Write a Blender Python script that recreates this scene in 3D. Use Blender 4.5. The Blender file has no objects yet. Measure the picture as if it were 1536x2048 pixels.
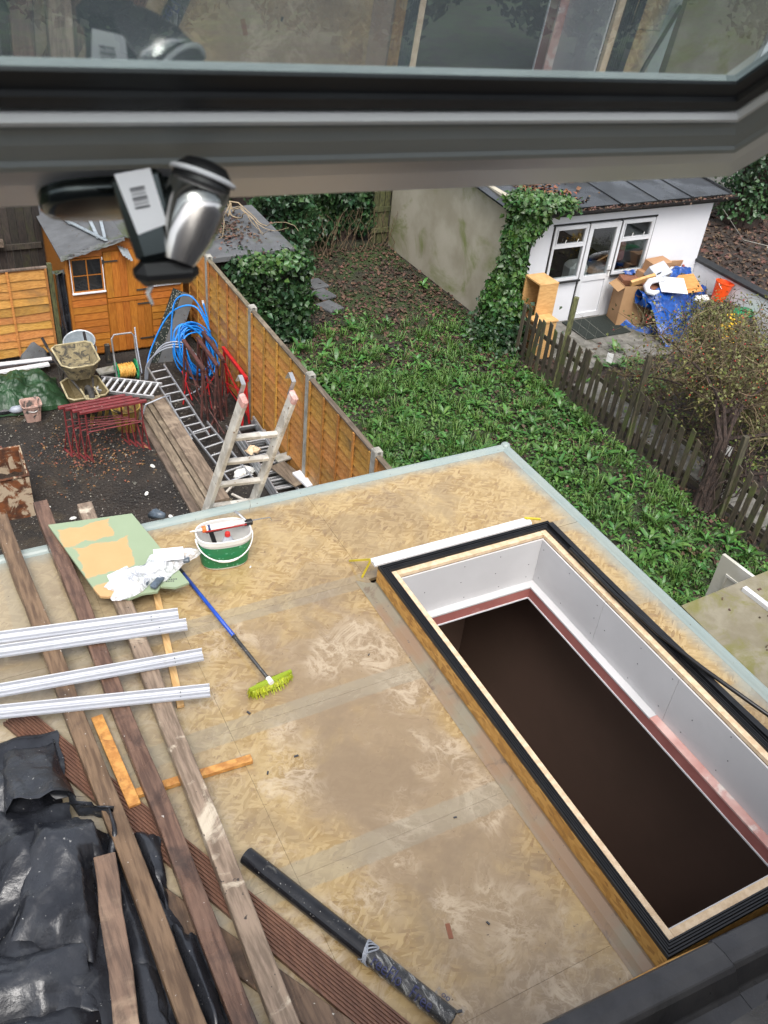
import bpy, bmesh, math, random
import numpy as np
from mathutils import Vector, Matrix, noise
R = math.radians
random.seed(7); rng = np.random.default_rng(7)
scn = bpy.context.scene
col = scn.collection

# ------------------------------------------------------------------ camera
cd = bpy.data.cameras.new('camera'); cam = bpy.data.objects.new('camera', cd); col.objects.link(cam)
scn.camera = cam
YAW, PITCH, ROLL, CAMZ = R(31.15), R(36.90), R(6.35), 7.3
fw = Vector((math.sin(YAW)*math.cos(PITCH), math.cos(YAW)*math.cos(PITCH), -math.sin(PITCH)))
rt = Vector((math.cos(YAW), -math.sin(YAW), 0)); up = rt.cross(fw)
r2 = math.cos(ROLL)*rt + math.sin(ROLL)*up; u2 = -math.sin(ROLL)*rt + math.cos(ROLL)*up
mw = Matrix((r2, u2, -fw)).transposed().to_4x4(); mw.translation = Vector((0, 0, CAMZ))
cam.matrix_world = mw
cd.sensor_fit = 'VERTICAL'; cd.sensor_height = 24.0; cd.lens = 24.0*1790.5/2048
cd.clip_start = 0.02; cd.clip_end = 500
cd.dof.use_dof = True; cd.dof.focus_distance = 7.0; cd.dof.aperture_fstop = 8.5

# ------------------------------------------------------------------ world, sun, exposure (overcast day)
SUN_EL, SUN_ROT = R(58), R(200)
w = bpy.data.worlds.new('World'); scn.world = w; w.use_nodes = True
wn = w.node_tree; bg = wn.nodes['Background']
sky = wn.nodes.new('ShaderNodeTexSky'); sky.sky_type = 'NISHITA'; sky.sun_disc = False
sky.sun_elevation = SUN_EL; sky.sun_rotation = SUN_ROT; sky.air_density = 1.0; sky.dust_density = 4.0; sky.ozone_density = 1.0
hs = wn.nodes.new('ShaderNodeHueSaturation'); hs.inputs['Saturation'].default_value = 0.35
wn.links.new(sky.outputs[0], hs.inputs['Color']); wn.links.new(hs.outputs[0], bg.inputs['Color'])
bg.inputs['Strength'].default_value = 0.15
sd = bpy.data.lights.new('sun', 'SUN'); sun = bpy.data.objects.new('sun', sd); col.objects.link(sun)
sd.energy = 1.2; sd.angle = R(35); sd.color = (1.0, 0.97, 0.93)
sdir = Vector((math.sin(SUN_ROT)*math.cos(SUN_EL), math.cos(SUN_ROT)*math.cos(SUN_EL), math.sin(SUN_EL)))
sun.rotation_euler = sdir.to_track_quat('Z', 'Y').to_euler()
vs = scn.view_settings; vs.view_transform = 'Standard'; vs.look = 'None'; vs.gamma = 1.0; vs.use_curve_mapping = False
vs.exposure = 0.95
scn.cycles.max_bounces = 6; scn.cycles.diffuse_bounces = 3; scn.cycles.glossy_bounces = 3; scn.cycles.transparent_max_bounces = 8; scn.cycles.caustics_reflective = False; scn.cycles.caustics_refractive = False

# ------------------------------------------------------------------ materials
MATS = {}
class NT:
    def __init__(s, name):
        s.m = bpy.data.materials.new(name); s.m.use_nodes = True; s.t = s.m.node_tree
        s.b = s.t.nodes['Principled BSDF']; s.out = s.t.nodes['Material Output']
        MATS[name] = s.m
    def n(s, typ, **k):
        nd = s.t.nodes.new(typ)
        for a, v in k.items(): setattr(nd, a, v)
        return nd
    def l(s, a, b): s.t.links.new(a, b)
    def math(s, op, a, b=None, clamp=False):
        nd = s.n('ShaderNodeMath', operation=op, use_clamp=clamp)
        for i, v in enumerate((a, b)):
            if v is None: continue
            if isinstance(v, (int, float)): nd.inputs[i].default_value = v
            else: s.l(v, nd.inputs[i])
        return nd.outputs[0]
    def mix(s, fac, a, b, bt='MIX'):
        nd = s.n('ShaderNodeMix', data_type='RGBA', blend_type=bt)
        for sock, v in ((nd.inputs[0], fac), (nd.inputs[6], a), (nd.inputs[7], b)):
            if isinstance(v, (int, float)): sock.default_value = v
            elif isinstance(v, tuple): sock.default_value = (*v, 1)
            else: s.l(v, sock)
        return nd.outputs[2]
    def coords(s, stretch=(1, 1, 1), rnd=True):
        tc = s.n('ShaderNodeTexCoord'); mp = s.n('ShaderNodeMapping'); mp.inputs['Scale'].default_value = stretch
        s.l(tc.outputs['Object'], mp.inputs['Vector'])
        if rnd:
            oi = s.n('ShaderNodeObjectInfo'); cx = s.n('ShaderNodeCombineXYZ')
            m1 = s.math('MULTIPLY', oi.outputs['Random'], 37.0)
            for i in range(3): s.l(m1, cx.inputs[i])
            s.l(cx.outputs[0], mp.inputs['Location'])
        return mp.outputs[0]
    def noise(s, vec, scale, detail=5, rough=.55, dist=0):
        nd = s.n('ShaderNodeTexNoise'); nd.inputs['Scale'].default_value = scale; nd.inputs['Detail'].default_value = detail
        nd.inputs['Roughness'].default_value = rough; nd.inputs['Distortion'].default_value = dist
        s.l(vec, nd.inputs['Vector']); return nd.outputs['Fac']
    def ramp(s, fac, lo, hi):
        nd = s.n('ShaderNodeMapRange', clamp=True); nd.interpolation_type = 'SMOOTHSTEP'
        nd.inputs[1].default_value = lo; nd.inputs[2].default_value = hi
        s.l(fac, nd.inputs[0]); return nd.outputs[0]
    def bump(s, h, strength, dist=.01):
        nd = s.n('ShaderNodeBump'); nd.inputs['Strength'].default_value = strength; nd.inputs['Distance'].default_value = dist
        s.l(h, nd.inputs['Height']); s.l(nd.outputs[0], s.b.inputs['Normal'])

def mat(name, c1, c2=None, scale=6, stretch=(1, 1, 1), rough=.6, bump=.0, bscale=None, bdist=.01, metal=0, coat=0,
        speck=None, dirt=None, island=0, objrnd=.0, lo=.35, hi=.65, wet=None, spec=.5):
    t = NT(name); v = t.coords(stretch); b = t.b
    c2 = c2 or c1
    n1 = t.noise(v, scale)
    c = t.mix(t.ramp(n1, lo, hi), c1, c2)
    if dirt:      # (colour, scale, lo, hi): stains with a shape of their own
        vd = t.coords((1, 1, 1)); c = t.mix(t.ramp(t.noise(vd, dirt[1], 6, .65, .6), dirt[2], dirt[3]), c, dirt[0])
    if speck:
        vd = t.coords((1, 1, 1)); c = t.mix(t.ramp(t.noise(vd, speck[1], 2), speck[2], speck[2]+.04), c, speck[0])
    if island or objrnd:
        h = t.n('ShaderNodeHueSaturation'); t.l(c, h.inputs['Color'])
        if island:
            g = t.n('ShaderNodeNewGeometry'); src = g.outputs['Random Per Island']; amt = island
        else:
            g = t.n('ShaderNodeObjectInfo'); src = g.outputs['Random']; amt = objrnd
        t.l(t.math('ADD', t.math('MULTIPLY', src, 2*amt), 1-amt), h.inputs['Value'])
        r2_ = t.math('FRACT', t.math('MULTIPLY', src, 7.31))
        t.l(t.math('ADD', t.math('MULTIPLY', r2_, .06*min(1, amt*2)), .5-.03*min(1, amt*2)), h.inputs['Hue'])
        c = h.outputs[0]
    t.l(c, b.inputs['Base Color'])
    b.inputs['Roughness'].default_value = rough; b.inputs['Metallic'].default_value = metal
    b.inputs['Coat Weight'].default_value = coat; b.inputs['Coat Roughness'].default_value = .15
    b.inputs['Specular IOR Level'].default_value = spec
    if wet:       # (scale, dry roughness, wet roughness)
        vw = t.coords((1, 1, 1)); f_ = t.ramp(t.noise(vw, wet[0], 4), .4, .6)
        mr = t.math('ADD', t.math('MULTIPLY', f_, wet[2]-wet[1]), wet[1]); t.l(mr, b.inputs['Roughness'])
    if bump:
        t.bump(t.noise(t.coords(stretch), bscale or scale*3, 6, .6), bump, bdist)
    return t.m

mat('fence_wood', (.48, .24, .062), (.35, .155, .034), 5, (1, 3, 14), .6, .35, objrnd=.22, dirt=((.22, .12, .045), 2.2, .5, .74), wet=(3, .62, .4))
mat('fence_wood_x', (.48, .24, .062), (.35, .155, .034), 5, (3, 1, 14), .6, .35, objrnd=.22, dirt=((.22, .12, .045), 2.2, .5, .74), wet=(3, .62, .4))
mat('shed_wood', (.40, .15, .022), (.30, .10, .012), 5, (2, 2, 12), .5, .25, objrnd=.14, dirt=((.25, .09, .02), 3, .55, .8))
mat('shed_wood_v', (.41, .155, .022), (.31, .105, .012), 5, (12, 12, 1.5), .5, .25, objrnd=.14, dirt=((.25, .09, .02), 3, .55, .8))
mat('fence_old', (.045, .035, .028), (.02, .017, .014), 5, (12, 12, 2), .85, .5, objrnd=.4, dirt=((.05, .055, .02), 2, .5, .7))
mat('picket_wood', (.085, .07, .045), (.04, .034, .024), 5, (10, 10, 1.5), .8, .5, objrnd=.3, dirt=((.07, .085, .025), 3, .48, .7))
mat('post_moss', (.12, .13, .05), (.06, .06, .03), 6, (8, 8, 2), .85, .5, objrnd=.2)
mat('concrete', (.36, .35, .31), (.25, .24, .21), 9, (1, 1, 1), .85, .4, 30, dirt=((.16, .16, .11), 4, .5, .75))
mat('concrete_path', (.2, .19, .17), (.13, .125, .11), 7, (1, 1, 1), .7, .3, 40, dirt=((.06, .06, .04), 2.5, .45, .7), objrnd=.1)
mat('timber', (.235, .145, .088), (.12, .07, .042), 5, (9, 1, 9), .6, .4, objrnd=.2, dirt=((.06, .04, .03), 2.0, .55, .78), speck=((.6, .57, .52), 45, .72), wet=(4, .6, .3))
mat('timber_dark', (.19, .115, .075), (.095, .055, .036), 5, (9, 1, 9), .5, .4, objrnd=.15, dirt=((.035, .024, .02), 2.2, .5, .72), speck=((.6, .57, .52), 40, .74), wet=(4, .6, .25))
mat('timber_pale', (.27, .2, .145), (.14, .1, .07), 5, (9, 1, 9), .6, .4, objrnd=.1, dirt=((.5, .43, .33), 3.6, .58, .68), speck=((.04, .03, .025), 30, .7), wet=(4, .6, .3))
mat('timber_grey', (.21, .14, .092), (.11, .074, .05), 5, (9, 1, 9), .65, .4, objrnd=.2, dirt=((.35, .26, .17), 3, .5, .7), wet=(4, .65, .35))
mat('osb_offcut', (.62, .33, .09), (.42, .19, .045), 22, (1, 1, 1), .6, .3, objrnd=.1, dirt=((.25, .1, .03), 8, .55, .7))
mat('new_pine', (.66, .43, .2), (.52, .31, .12), 6, (9, 1.2, 9), .6, .2)
mat('decking', (.18, .09, .054), (.12, .058, .036), 6, (9, 1, 9), .55, .3, objrnd=.1, dirt=((.05, .03, .02), 3, .55, .75), wet=(4, .6, .35))
mat('plank', (.2, .155, .11), (.105, .08, .056), 4, (8, 1, 8), .75, .4, objrnd=.35, dirt=((.3, .24, .17), 2, .52, .7))
mat('black_plastic', (.013, .014, .018), (.03, .033, .04), 4, (1, 1, 1), .36, .45, 22, .01, dirt=((.075, .076, .078), 5, .55, .8), speck=((.3, .3, .29), 55, .71), wet=(6, .34, .12))
mat('pipe_black', (.006, .006, .008), (.014, .015, .018), 8, (1, 1, 1), .26, .1, 60, dirt=((.13, .125, .11), 9, .58, .78), speck=((.3, .29, .27), 70, .7))
mat('rubber_black', (.005, .005, .006), (.010, .010, .011), 12, (1, 1, 1), .35, 0)
mat('white_pvc', (.66, .67, .69), (.62, .63, .65), 5, (1, 1, 1), .3, 0, dirt=((.5, .48, .44), 9, .64, .8))
mat('trim_pvc', (.42, .435, .47), (.39, .405, .44), 5, (1, 1, 1), .3, 0, dirt=((.3, .29, .28), 9, .62, .8))
mat('white_plastic', (.78, .78, .76), None, rough=.4)
mat('white_paint', (.70, .71, .74), (.66, .67, .70), 1.5, (1, 1, 1), .75, .08, 30, dirt=((.62, .62, .58), 1.2, .6, .85))
mat('black_trim', (.012, .012, .013), (.02, .02, .02), 8, (1, 1, 1), .5, .1)
mat('render_wall', (.44, .405, .32), (.31, .28, .205), .9, (1, 1, 1), .9, .3, 16, dirt=((.19, .21, .075), .75, .5, .68))
mat('block_wall', (.34, .34, .32), (.26, .26, .24), 3, (1, 1, 1), .9, .4, 25, objrnd=.08, dirt=((.14, .16, .06), 2, .55, .75))
mat('soil', (.034, .027, .021), (.016, .0135, .0115), 2.2, (1, 1, 1), .85, 1.0, 26, .05, dirt=((.07, .052, .03), 1.1, .52, .75), speck=((.16, .14, .12), 34, .72), wet=(1.3, .9, .4))
mat('garden_soil', (.042, .036, .024), (.022, .02, .013), 3, (1, 1, 1), .95, 1.0, 30, .06, dirt=((.035, .06, .014), 1.0, .4, .6))
mat('shrub_soil', (.045, .033, .026), (.025, .02, .017), 2.2, (1, 1, 1), .85, .8, 30, .05, dirt=((.08, .05, .032), 1.4, .5, .7))  # own brown tone of the earth in the shrub garden
mat('felt_roof', (.115, .12, .125), (.08, .083, .087), 3, (1, 1, 1), .75, .4, 90, dirt=((.06, .075, .03), 1.3, .55, .72), speck=((.05, .03, .018), 22, .66))
mat('felt_wet', (.03, .033, .036), (.012, .013, .014), 1.6, (1, 1, 1), .3, .2, 60, dirt=((.02, .02, .016), 2.5, .5, .7), objrnd=.25, wet=(1.1, .4, .08))
mat('plasterboard', (.56, .555, .56), (.52, .515, .52), 2.2, (1, 1, 1), .85, .05, 60)
mat('red_board', (.40, .145, .125), (.33, .11, .095), 4, (1, 1, 1), .8, .1, 40, dirt=((.5, .3, .27), 6, .6, .8))
mat('pink_edge', (.62, .42, .38), (.5, .26, .23), 5, (1, 1, 1), .85, .2, 40, dirt=((.66, .6, .56), 4, .5, .65))
mat('rim_wood', (.72, .56, .38), (.58, .42, .26), 7, (3, 3, 3), .6, .2)
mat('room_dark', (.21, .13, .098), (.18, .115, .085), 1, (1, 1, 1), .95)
mat('brick_red', (.3, .13, .08), (.2, .085, .055), 6, (1, 1, 1), .9, .4, 40, objrnd=.2)
mat('house_render', (.5, .47, .42), (.44, .41, .36), 2, (1, 1, 1), .9, .2, 30)
mat('roof_tile', (.042, .041, .044), (.062, .06, .06), 5, (1, 1, 1), .42, .35, 60, .004, dirt=((.026, .025, .025), 3, .5, .7), wet=(4, .5, .22))
mat('alu', (.55, .56, .57), (.42, .43, .44), 9, (1, 1, 1), .42, .1, metal=.75, dirt=((.3, .28, .25), 7, .55, .75))
mat('alu_dirty', (.6, .57, .51), (.42, .385, .33), 8, (1, 1, 1), .6, .3, 50, metal=.15, dirt=((.7, .67, .6), 6, .5, .62), speck=((.2, .12, .06), 26, .66))
mat('galv', (.55, .6, .63), (.42, .47, .5), 14, (1, 1, 1), .45, .05, metal=.55)
mat('maroon_paint', (.19, .03, .032), (.12, .02, .021), 9, (1, 1, 1), .5, .2, 60, dirt=((.42, .24, .2), 12, .62, .7))
mat('maroon_rust', (.10, .034, .028), (.05, .02, .017), 9, (1, 1, 1), .65, .3, 60, dirt=((.26, .17, .13), 10, .6, .7))
mat('red_paint', (.52, .02, .022), (.4, .013, .016), 6, (1, 1, 1), .4)
mat('blue_pipe', (.012, .24, .72), (.015, .19, .6), 4, (1, 1, 1), .32)
mat('grey_pipe', (.34, .37, .42), (.28, .3, .35), 4, (1, 1, 1), .4)
mat('hose_yellow', (.74, .42, .1), (.6, .32, .06), 30, (1, 1, 1), .45, island=.1)
mat('reel_green', (.01, .24, .09), (.008, .19, .07), 6, (1, 1, 1), .4)
mat('green_tarp', (.02, .062, .022), (.012, .038, .014), 5, (1, 1, 1), .42, .35, 22, dirt=((.05, .05, .03), 4, .6, .8))
mat('blue_tarp', (.008, .072, .32), (.006, .042, .2), 7, (1, 1, 1), .34, .4, 28, dirt=((.12, .22, .45), 14, .68, .78))
mat('mortar', (.3, .25, .14), (.17, .14, .08), 7, (1, 1, 1), .85, .6, 30, dirt=((.055, .05, .04), 9, .5, .6))
mat('barrow_mud', (.21, .165, .08), (.13, .1, .045), 5, (1, 1, 1), .7, .4, 25, dirt=((.1, .07, .03), 4, .55, .7))
mat('barrow_rim', (.48, .42, .26), (.3, .25, .14), 9, (1, 1, 1), .7, .2)
mat('black_steel', (.02, .02, .02), (.045, .04, .033), 10, (1, 1, 1), .6, .2, dirt=((.2, .17, .11), 9, .56, .66))
mat('tyre', (.02, .02, .021), (.05, .047, .04), 14, (1, 1, 1), .8, .4)
mat('rust', (.20, .065, .02), (.06, .024, .012), 7, (1, 1, 1), .8, .5, 30, dirt=((.42, .33, .23), 5.5, .5, .58))
mat('rust_in', (.02, .014, .01), (.035, .02, .012), 6, (1, 1, 1), .9, .4, 30)
mat('tub_pink', (.5, .32, .26), (.36, .23, .19), 8, (1, 1, 1), .7, .2, dirt=((.07, .065, .06), 9, .5, .6))
mat('tub_yellow', (.42, .29, .05), (.28, .18, .04), 6, (1, 1, 1), .7, .2, dirt=((.1, .07, .035), 4, .45, .6))
mat('cardboard', (.40, .235, .12), (.35, .2, .1), 3, (1, 1, 1), .8, .1, 30, objrnd=.1)
mat('pine_unit', (.66, .40, .17), (.55, .31, .115), 5, (2, 2, 9), .5, .1)
mat('pine_inside', (.17, .085, .035), (.12, .06, .025), 5, (2, 2, 9), .6, .1)  # darkened pine: shade of the open recess put into the colour, drawers share it
mat('door_orange', (.58, .28, .08), (.48, .21, .055), 5, (1, 6, 6), .5, .1)
mat('brown_panel', (.23, .1, .055), (.17, .07, .04), 6, (1, 6, 6), .55, .1)
mat('grey_carton', (.42, .44, .48), (.38, .4, .44), 4, (1, 1, 1), .7)
mat('orange_bucket', (.80, .085, .012), (.7, .07, .01), 4, (1, 1, 1), .4)
mat('mat_dark', (.008, .014, .011), (.015, .02, .016), 30, (1, 1, 1), .9, .5, 120)
mat('bark', (.055, .035, .027), (.025, .017, .014), 9, (3, 3, 1), .9, .8, 20, .03)
mat('twig', (.15, .11, .06), (.09, .068, .04), 9, (1, 1, 1), .85, island=.4)
mat('twig_pale', (.30, .24, .15), (.22, .17, .1), 9, (1, 1, 1), .8, island=.2)
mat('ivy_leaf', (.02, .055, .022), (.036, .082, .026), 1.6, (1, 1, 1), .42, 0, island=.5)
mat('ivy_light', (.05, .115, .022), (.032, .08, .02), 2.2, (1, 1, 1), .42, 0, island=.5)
mat('dock_leaf', (.035, .11, .018), (.065, .155, .03), 1.2, (1, 1, 1), .42, 0, island=.38)
mat('dock_obj', (.037, .115, .02), (.066, .16, .03), 3, (1, 1, 1), .4, 0, objrnd=.35)
mat('carpet_leaf', (.065, .155, .025), (.04, .11, .02), 1.2, (1, 1, 1), .55, 0, island=.4)
mat('grass', (.085, .17, .03), (.06, .13, .022), 1.2, (1, 1, 1), .55, 0, island=.35)
mat('grass_dry', (.24, .22, .06), (.16, .15, .05), 1.2, (1, 1, 1), .6, 0, island=.3)
mat('litter', (.10, .055, .034), (.055, .032, .022), 3, (1, 1, 1), .75, 0, island=.65)
mat('litter_orange', (.19, .085, .038), (.13, .06, .028), 3, (1, 1, 1), .75, 0, island=.5)
mat('shrub_leaf', (.115, .125, .03), (.085, .085, .024), 3, (1, 1, 1), .6, 0, island=.5)
mat('berry', (.5, .045, .025), (.36, .03, .02), 3, (1, 1, 1), .35, 0, island=.3)
mat('yellow_flower', (.72, .46, .02), (.6, .36, .02), 3, (1, 1, 1), .6, 0, island=.3)
mat('lime_leaf', (.13, .19, .03), (.09, .14, .025), 3, (1, 1, 1), .55, 0, island=.4)
mat('tree_leaf', (.018, .035, .016), (.03, .05, .022), 1, (1, 1, 1), .6, 0, island=.5)
mat('stone', (.34, .33, .3), (.2, .19, .17), 5, (1, 1, 1), .85, .4, 30, island=.3)
mat('gravel', (.17, .155, .13), (.06, .055, .048), 40, (1, 1, 1), .8, 0, island=.7)
mat('paper_bit', (.72, .72, .68), (.6, .6, .56), 5, (1, 1, 1), .7, 0)
mat('bucket_white', (.74, .74, .71), (.66, .66, .63), 6, (1, 1, 1), .4, 0, dirt=((.45, .42, .36), 7, .62, .8))
mat('bucket_green', (.005, .20, .07), (.006, .17, .06), 9, (1, 1, 1), .4, 0, speck=((.12, .42, .25), 38, .62))
mat('gun_red', (.55, .03, .025), None, rough=.4)
mat('gun_orange', (.8, .17, .03), None, rough=.4)
mat('gun_black', (.012, .012, .013), None, rough=.45)
mat('steel', (.5, .5, .5), None, rough=.3, metal=.9)
mat('broom_blue', (.012, .075, .45), (.01, .055, .36), 20, (1, 1, 1), .35, 0, speck=((.45, .5, .6), 90, .7))
mat('broom_dark', (.02, .022, .024), (.035, .035, .036), 20, (1, 1, 1), .5, 0, speck=((.35, .36, .36), 110, .66))
mat('bristle', (.40, .44, .015), (.28, .33, .01), 30, (1, 1, 1), .5, 0, island=.35)
mat('broom_head', (.24, .32, .015), None, rough=.5)
mat('yellow_metal', (.62, .5, .04), (.5, .4, .03), 8, (1, 1, 1), .4)
mat('mr_green', (.30, .40, .24), (.25, .35, .2), 4, (1, 1, 1), .7, .05)
mat('door_white', (.58, .57, .52), (.46, .45, .38), 2.5, (1, 1, 1), .6, .1, dirt=((.3, .28, .16), 3, .55, .75))
mat('mossy_slab', (.26, .235, .17), (.19, .165, .11), 4, (1, 1, 1), .8, .4, 40, dirt=((.17, .16, .05), 2.5, .48, .66))
mat('brown_brick', (.12, .075, .052), None, rough=.8, bump=.3)
mat('text_navy', (.02, .025, .09), None, rough=.5)
mat('label_white', (.8, .8, .82), None, rough=.4)
mat('dark_print', (.04, .042, .05), None, rough=.5)
mat('grey_fitting', (.10, .13, .17), (.06, .08, .1), 20, (1, 1, 1), .4)
mat('sash_paint', (.46, .51, .50), (.43, .48, .47), 3, (1, 1, 1), .5, 0, spec=.25)
mat('sash_bead', (.9, .93, .92), None, rough=.35)  # near-white base paints in the sky highlight along the bead
mat('sash_gasket', (.010, .012, .014), (.02, .024, .026), 9, (1, 1, 1), .5)
mat('chrome_dark', (.045, .055, .055), None, rough=.16, metal=.85)
mat('chrome', (.62, .6, .57), None, rough=.13, metal=1.0)

def special_mats():
    # sash lip: slightly metallic, brightness put into a pale blue base against brown bounce light
    t = NT('sash_lip'); t.b.inputs['Base Color'].default_value = (.82, .85, .88, 1); t.b.inputs['Metallic'].default_value = .2; t.b.inputs['Roughness'].default_value = .28
    # coated double glazing: part mirror, part clear, with a dusty film tinted pale blue to paint in haze
    t = NT('sash_glass'); g = t.n('ShaderNodeBsdfGlossy'); g.inputs['Roughness'].default_value = .012; g.inputs['Color'].default_value = (.9, .95, .95, 1)
    tr = t.n('ShaderNodeBsdfTransparent'); tr.inputs['Color'].default_value = (.6, .66, .66, 1)
    df = t.n('ShaderNodeBsdfDiffuse'); df.inputs['Color'].default_value = (.36, .42, .44, 1)
    m1 = t.n('ShaderNodeMixShader'); m1.inputs[0].default_value = .44; t.l(tr.outputs[0], m1.inputs[1]); t.l(g.outputs[0], m1.inputs[2])
    m2 = t.n('ShaderNodeMixShader'); t.l(m1.outputs[0], m2.inputs[1]); t.l(df.outputs[0], m2.inputs[2])
    f_ = t.ramp(t.noise(t.coords((1, 1, 1)), 9, 6, .7), .3, .9); t.l(t.math('ADD', t.math('MULTIPLY', f_, .25), .13), m2.inputs[0])
    tl_ = t.n('ShaderNodeBsdfTranslucent'); tl_.inputs['Color'].default_value = (.5, .6, .64, 1); m3 = t.n('ShaderNodeMixShader'); t.l(t.math('MULTIPLY', t.ramp(t.noise(t.coords((1, 1, 1)), 3.5, 4, .6), .25, .8), .10), m3.inputs[0]); t.l(m2.outputs[0], m3.inputs[1]); t.l(tl_.outputs[0], m3.inputs[2])
    t.l(m3.outputs[0], t.out.inputs['Surface'])
    # window panes of sheds and outbuilding
    t = NT('pane_dark'); t.b.inputs['Base Color'].default_value = (.012, .013, .014, 1); t.b.inputs['Roughness'].default_value = .06
    t = NT('pane_clear'); g = t.n('ShaderNodeBsdfGlossy'); g.inputs['Roughness'].default_value = .02
    tr = t.n('ShaderNodeBsdfTransparent'); tr.inputs['Color'].default_value = (.85, .88, .88, 1)
    m1 = t.n('ShaderNodeMixShader'); m1.inputs[0].default_value = .12; t.l(tr.outputs[0], m1.inputs[1]); t.l(g.outputs[0], m1.inputs[2]); t.l(m1.outputs[0], t.out.inputs['Surface'])
    # thin clear bag film
    t = NT('bag_film'); tr = t.n('ShaderNodeBsdfTransparent'); tr.inputs['Color'].default_value = (.97, .97, .99, 1)
    t.b.inputs['Base Color'].default_value = (.86, .88, .92, 1); t.b.inputs['Roughness'].default_value = .18
    t.bump(t.noise(t.coords(), 24, 3), .5, .01)
    m1 = t.n('ShaderNodeMixShader'); f_ = t.ramp(t.noise(t.coords(), 16, 5, .7, 1.0), .40, .62)
    t.l(t.math('ADD', t.math('MULTIPLY', f_, .55), .35), m1.inputs[0]); t.l(tr.outputs[0], m1.inputs[1]); t.l(t.b.outputs[0], m1.inputs[2]); t.l(m1.outputs[0], t.out.inputs['Surface'])
    t = NT('sleeve_film'); tr = t.n('ShaderNodeBsdfTransparent'); tr.inputs['Color'].default_value = (.95, .95, .96, 1); t.b.inputs['Base Color'].default_value = (.5, .5, .48, 1); t.b.inputs['Roughness'].default_value = .15
    m1 = t.n('ShaderNodeMixShader'); f_ = t.ramp(t.noise(t.coords((4, 1, 1)), 11, 5, .7, 1.0), .5, .68); t.l(t.math('ADD', t.math('MULTIPLY', f_, .5), .05), m1.inputs[0]); t.l(tr.outputs[0], m1.inputs[1]); t.l(t.b.outputs[0], m1.inputs[2]); t.l(m1.outputs[0], t.out.inputs['Surface'])
    # moisture resistant board: green with orange water-worn patches
    t = NT('mr_board'); v = t.coords((1, 1, 1), False)
    sp = t.n('ShaderNodeSeparateXYZ'); t.l(v, sp.inputs[0])
    X, Y = sp.outputs[0], sp.outputs[1]
    n_ = t.noise(v, 9, 5, .6)
    j = t.math('MULTIPLY', t.math('SUBTRACT', n_, .5), .12)
    def blob(cx, cy, hx, hy):
        a = t.math('SUBTRACT', hx, t.math('ABSOLUTE', t.math('SUBTRACT', X, cx))); b_ = t.math('SUBTRACT', hy, t.math('ABSOLUTE', t.math('SUBTRACT', Y, cy)))
        return t.ramp(t.math('ADD', t.math('MINIMUM', a, b_), j), 0, .02)
    f1 = t.math('MAXIMUM', t.math('MAXIMUM', blob(.21, .73, .17, .10), blob(.27, .44, .17, .16)), blob(.24, .12, .16, .09))
    c = t.mix(f1, t.mix(t.noise(v, 5), (.29, .36, .235), (.25, .32, .2)), t.mix(n_, (.56, .36, .17), (.50, .30, .13)))
    t.l(c, t.b.inputs['Base Color']); t.b.inputs['Roughness'].default_value = .6
    # GRP over OSB roof deck
    for nm, muddy in (('deck', 1.0), ('deck_clean', .18)):
        t = NT(nm); v = t.coords((1, 1, 1), False)
        warp = t.n('ShaderNodeMixRGB') if False else None
        vd = t.n('ShaderNodeVectorMath', operation='ADD'); nz = t.n('ShaderNodeTexNoise'); nz.inputs['Scale'].default_value = 14; nz.inputs['Detail'].default_value = 3
        t.l(v, nz.inputs['Vector']); sc_ = t.n('ShaderNodeVectorMath', operation='SCALE'); sc_.inputs['Scale'].default_value = .016
        t.l(nz.outputs['Color'], sc_.inputs[0]); t.l(v, vd.inputs[0]); t.l(sc_.outputs[0], vd.inputs[1])
        cols_ = []
        for rot_ in (.45, -.7):
            m0 = t.n('ShaderNodeMapping'); m0.inputs['Rotation'].default_value = (0, 0, rot_); t.l(vd.outputs[0], m0.inputs['Vector'])
            mp = t.n('ShaderNodeMapping'); mp.inputs['Scale'].default_value = (17, 62, 17); t.l(m0.outputs[0], mp.inputs['Vector'])
            vo = t.n('ShaderNodeTexVoronoi'); vo.inputs['Scale'].default_value = 1; t.l(mp.outputs[0], vo.inputs['Vector']); cols_.append(vo.outputs['Color'])
        bw = t.n('ShaderNodeSeparateColor'); t.l(t.mix(t.ramp(t.noise(v, 13, 2), .48, .52), cols_[0], cols_[1]), bw.inputs[0])
        kk = 1.0 if muddy > .5 else 1.1
        osb = t.mix(t.ramp(bw.outputs[0], .1, .9), (.285*kk, .186*kk, .070*kk), (.405*kk, .29*kk, .135*kk))
        osb = t.mix(t.math('MULTIPLY', t.ramp(bw.outputs[1], .8, .95), .55), osb, (.2, .115, .048))
        osb = t.mix(t.math('MULTIPLY', t.ramp(t.noise(v, 3, 4), .45, .7), .6), osb, (.42*kk, .31*kk, .15*kk))
        sp = t.n('ShaderNodeSeparateXYZ'); t.l(v, sp.inputs[0]); X, Y = sp.outputs[0], sp.outputs[1]
        nl = t.noise(v, 1.15, 4, .5); nm_ = t.noise(v, 4.2, 6, .62, .7); nf = t.noise(v, 14, 6, .65, .9)
        # dried muddy film, thickest along the dip in front of the kerb
        dip = t.ramp(t.math('ABSOLUTE', t.math('SUBTRACT', X, 1.75)), .85, .1)
        mk = t.math('ADD', t.math('MULTIPLY', nl, .8), t.math('ADD', t.math('MULTIPLY', nm_, .45), t.math('MULTIPLY', dip, .30)))
        film = t.ramp(mk, .66, .90)
        c = t.mix(t.math('MULTIPLY', film, .86*muddy), osb, t.mix(nf, (.215, .152, .09), (.285, .207, .127)))
        rid = t.ramp(t.math('ABSOLUTE', t.math('SUBTRACT', nm_, .5)), .06, .0)
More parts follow.
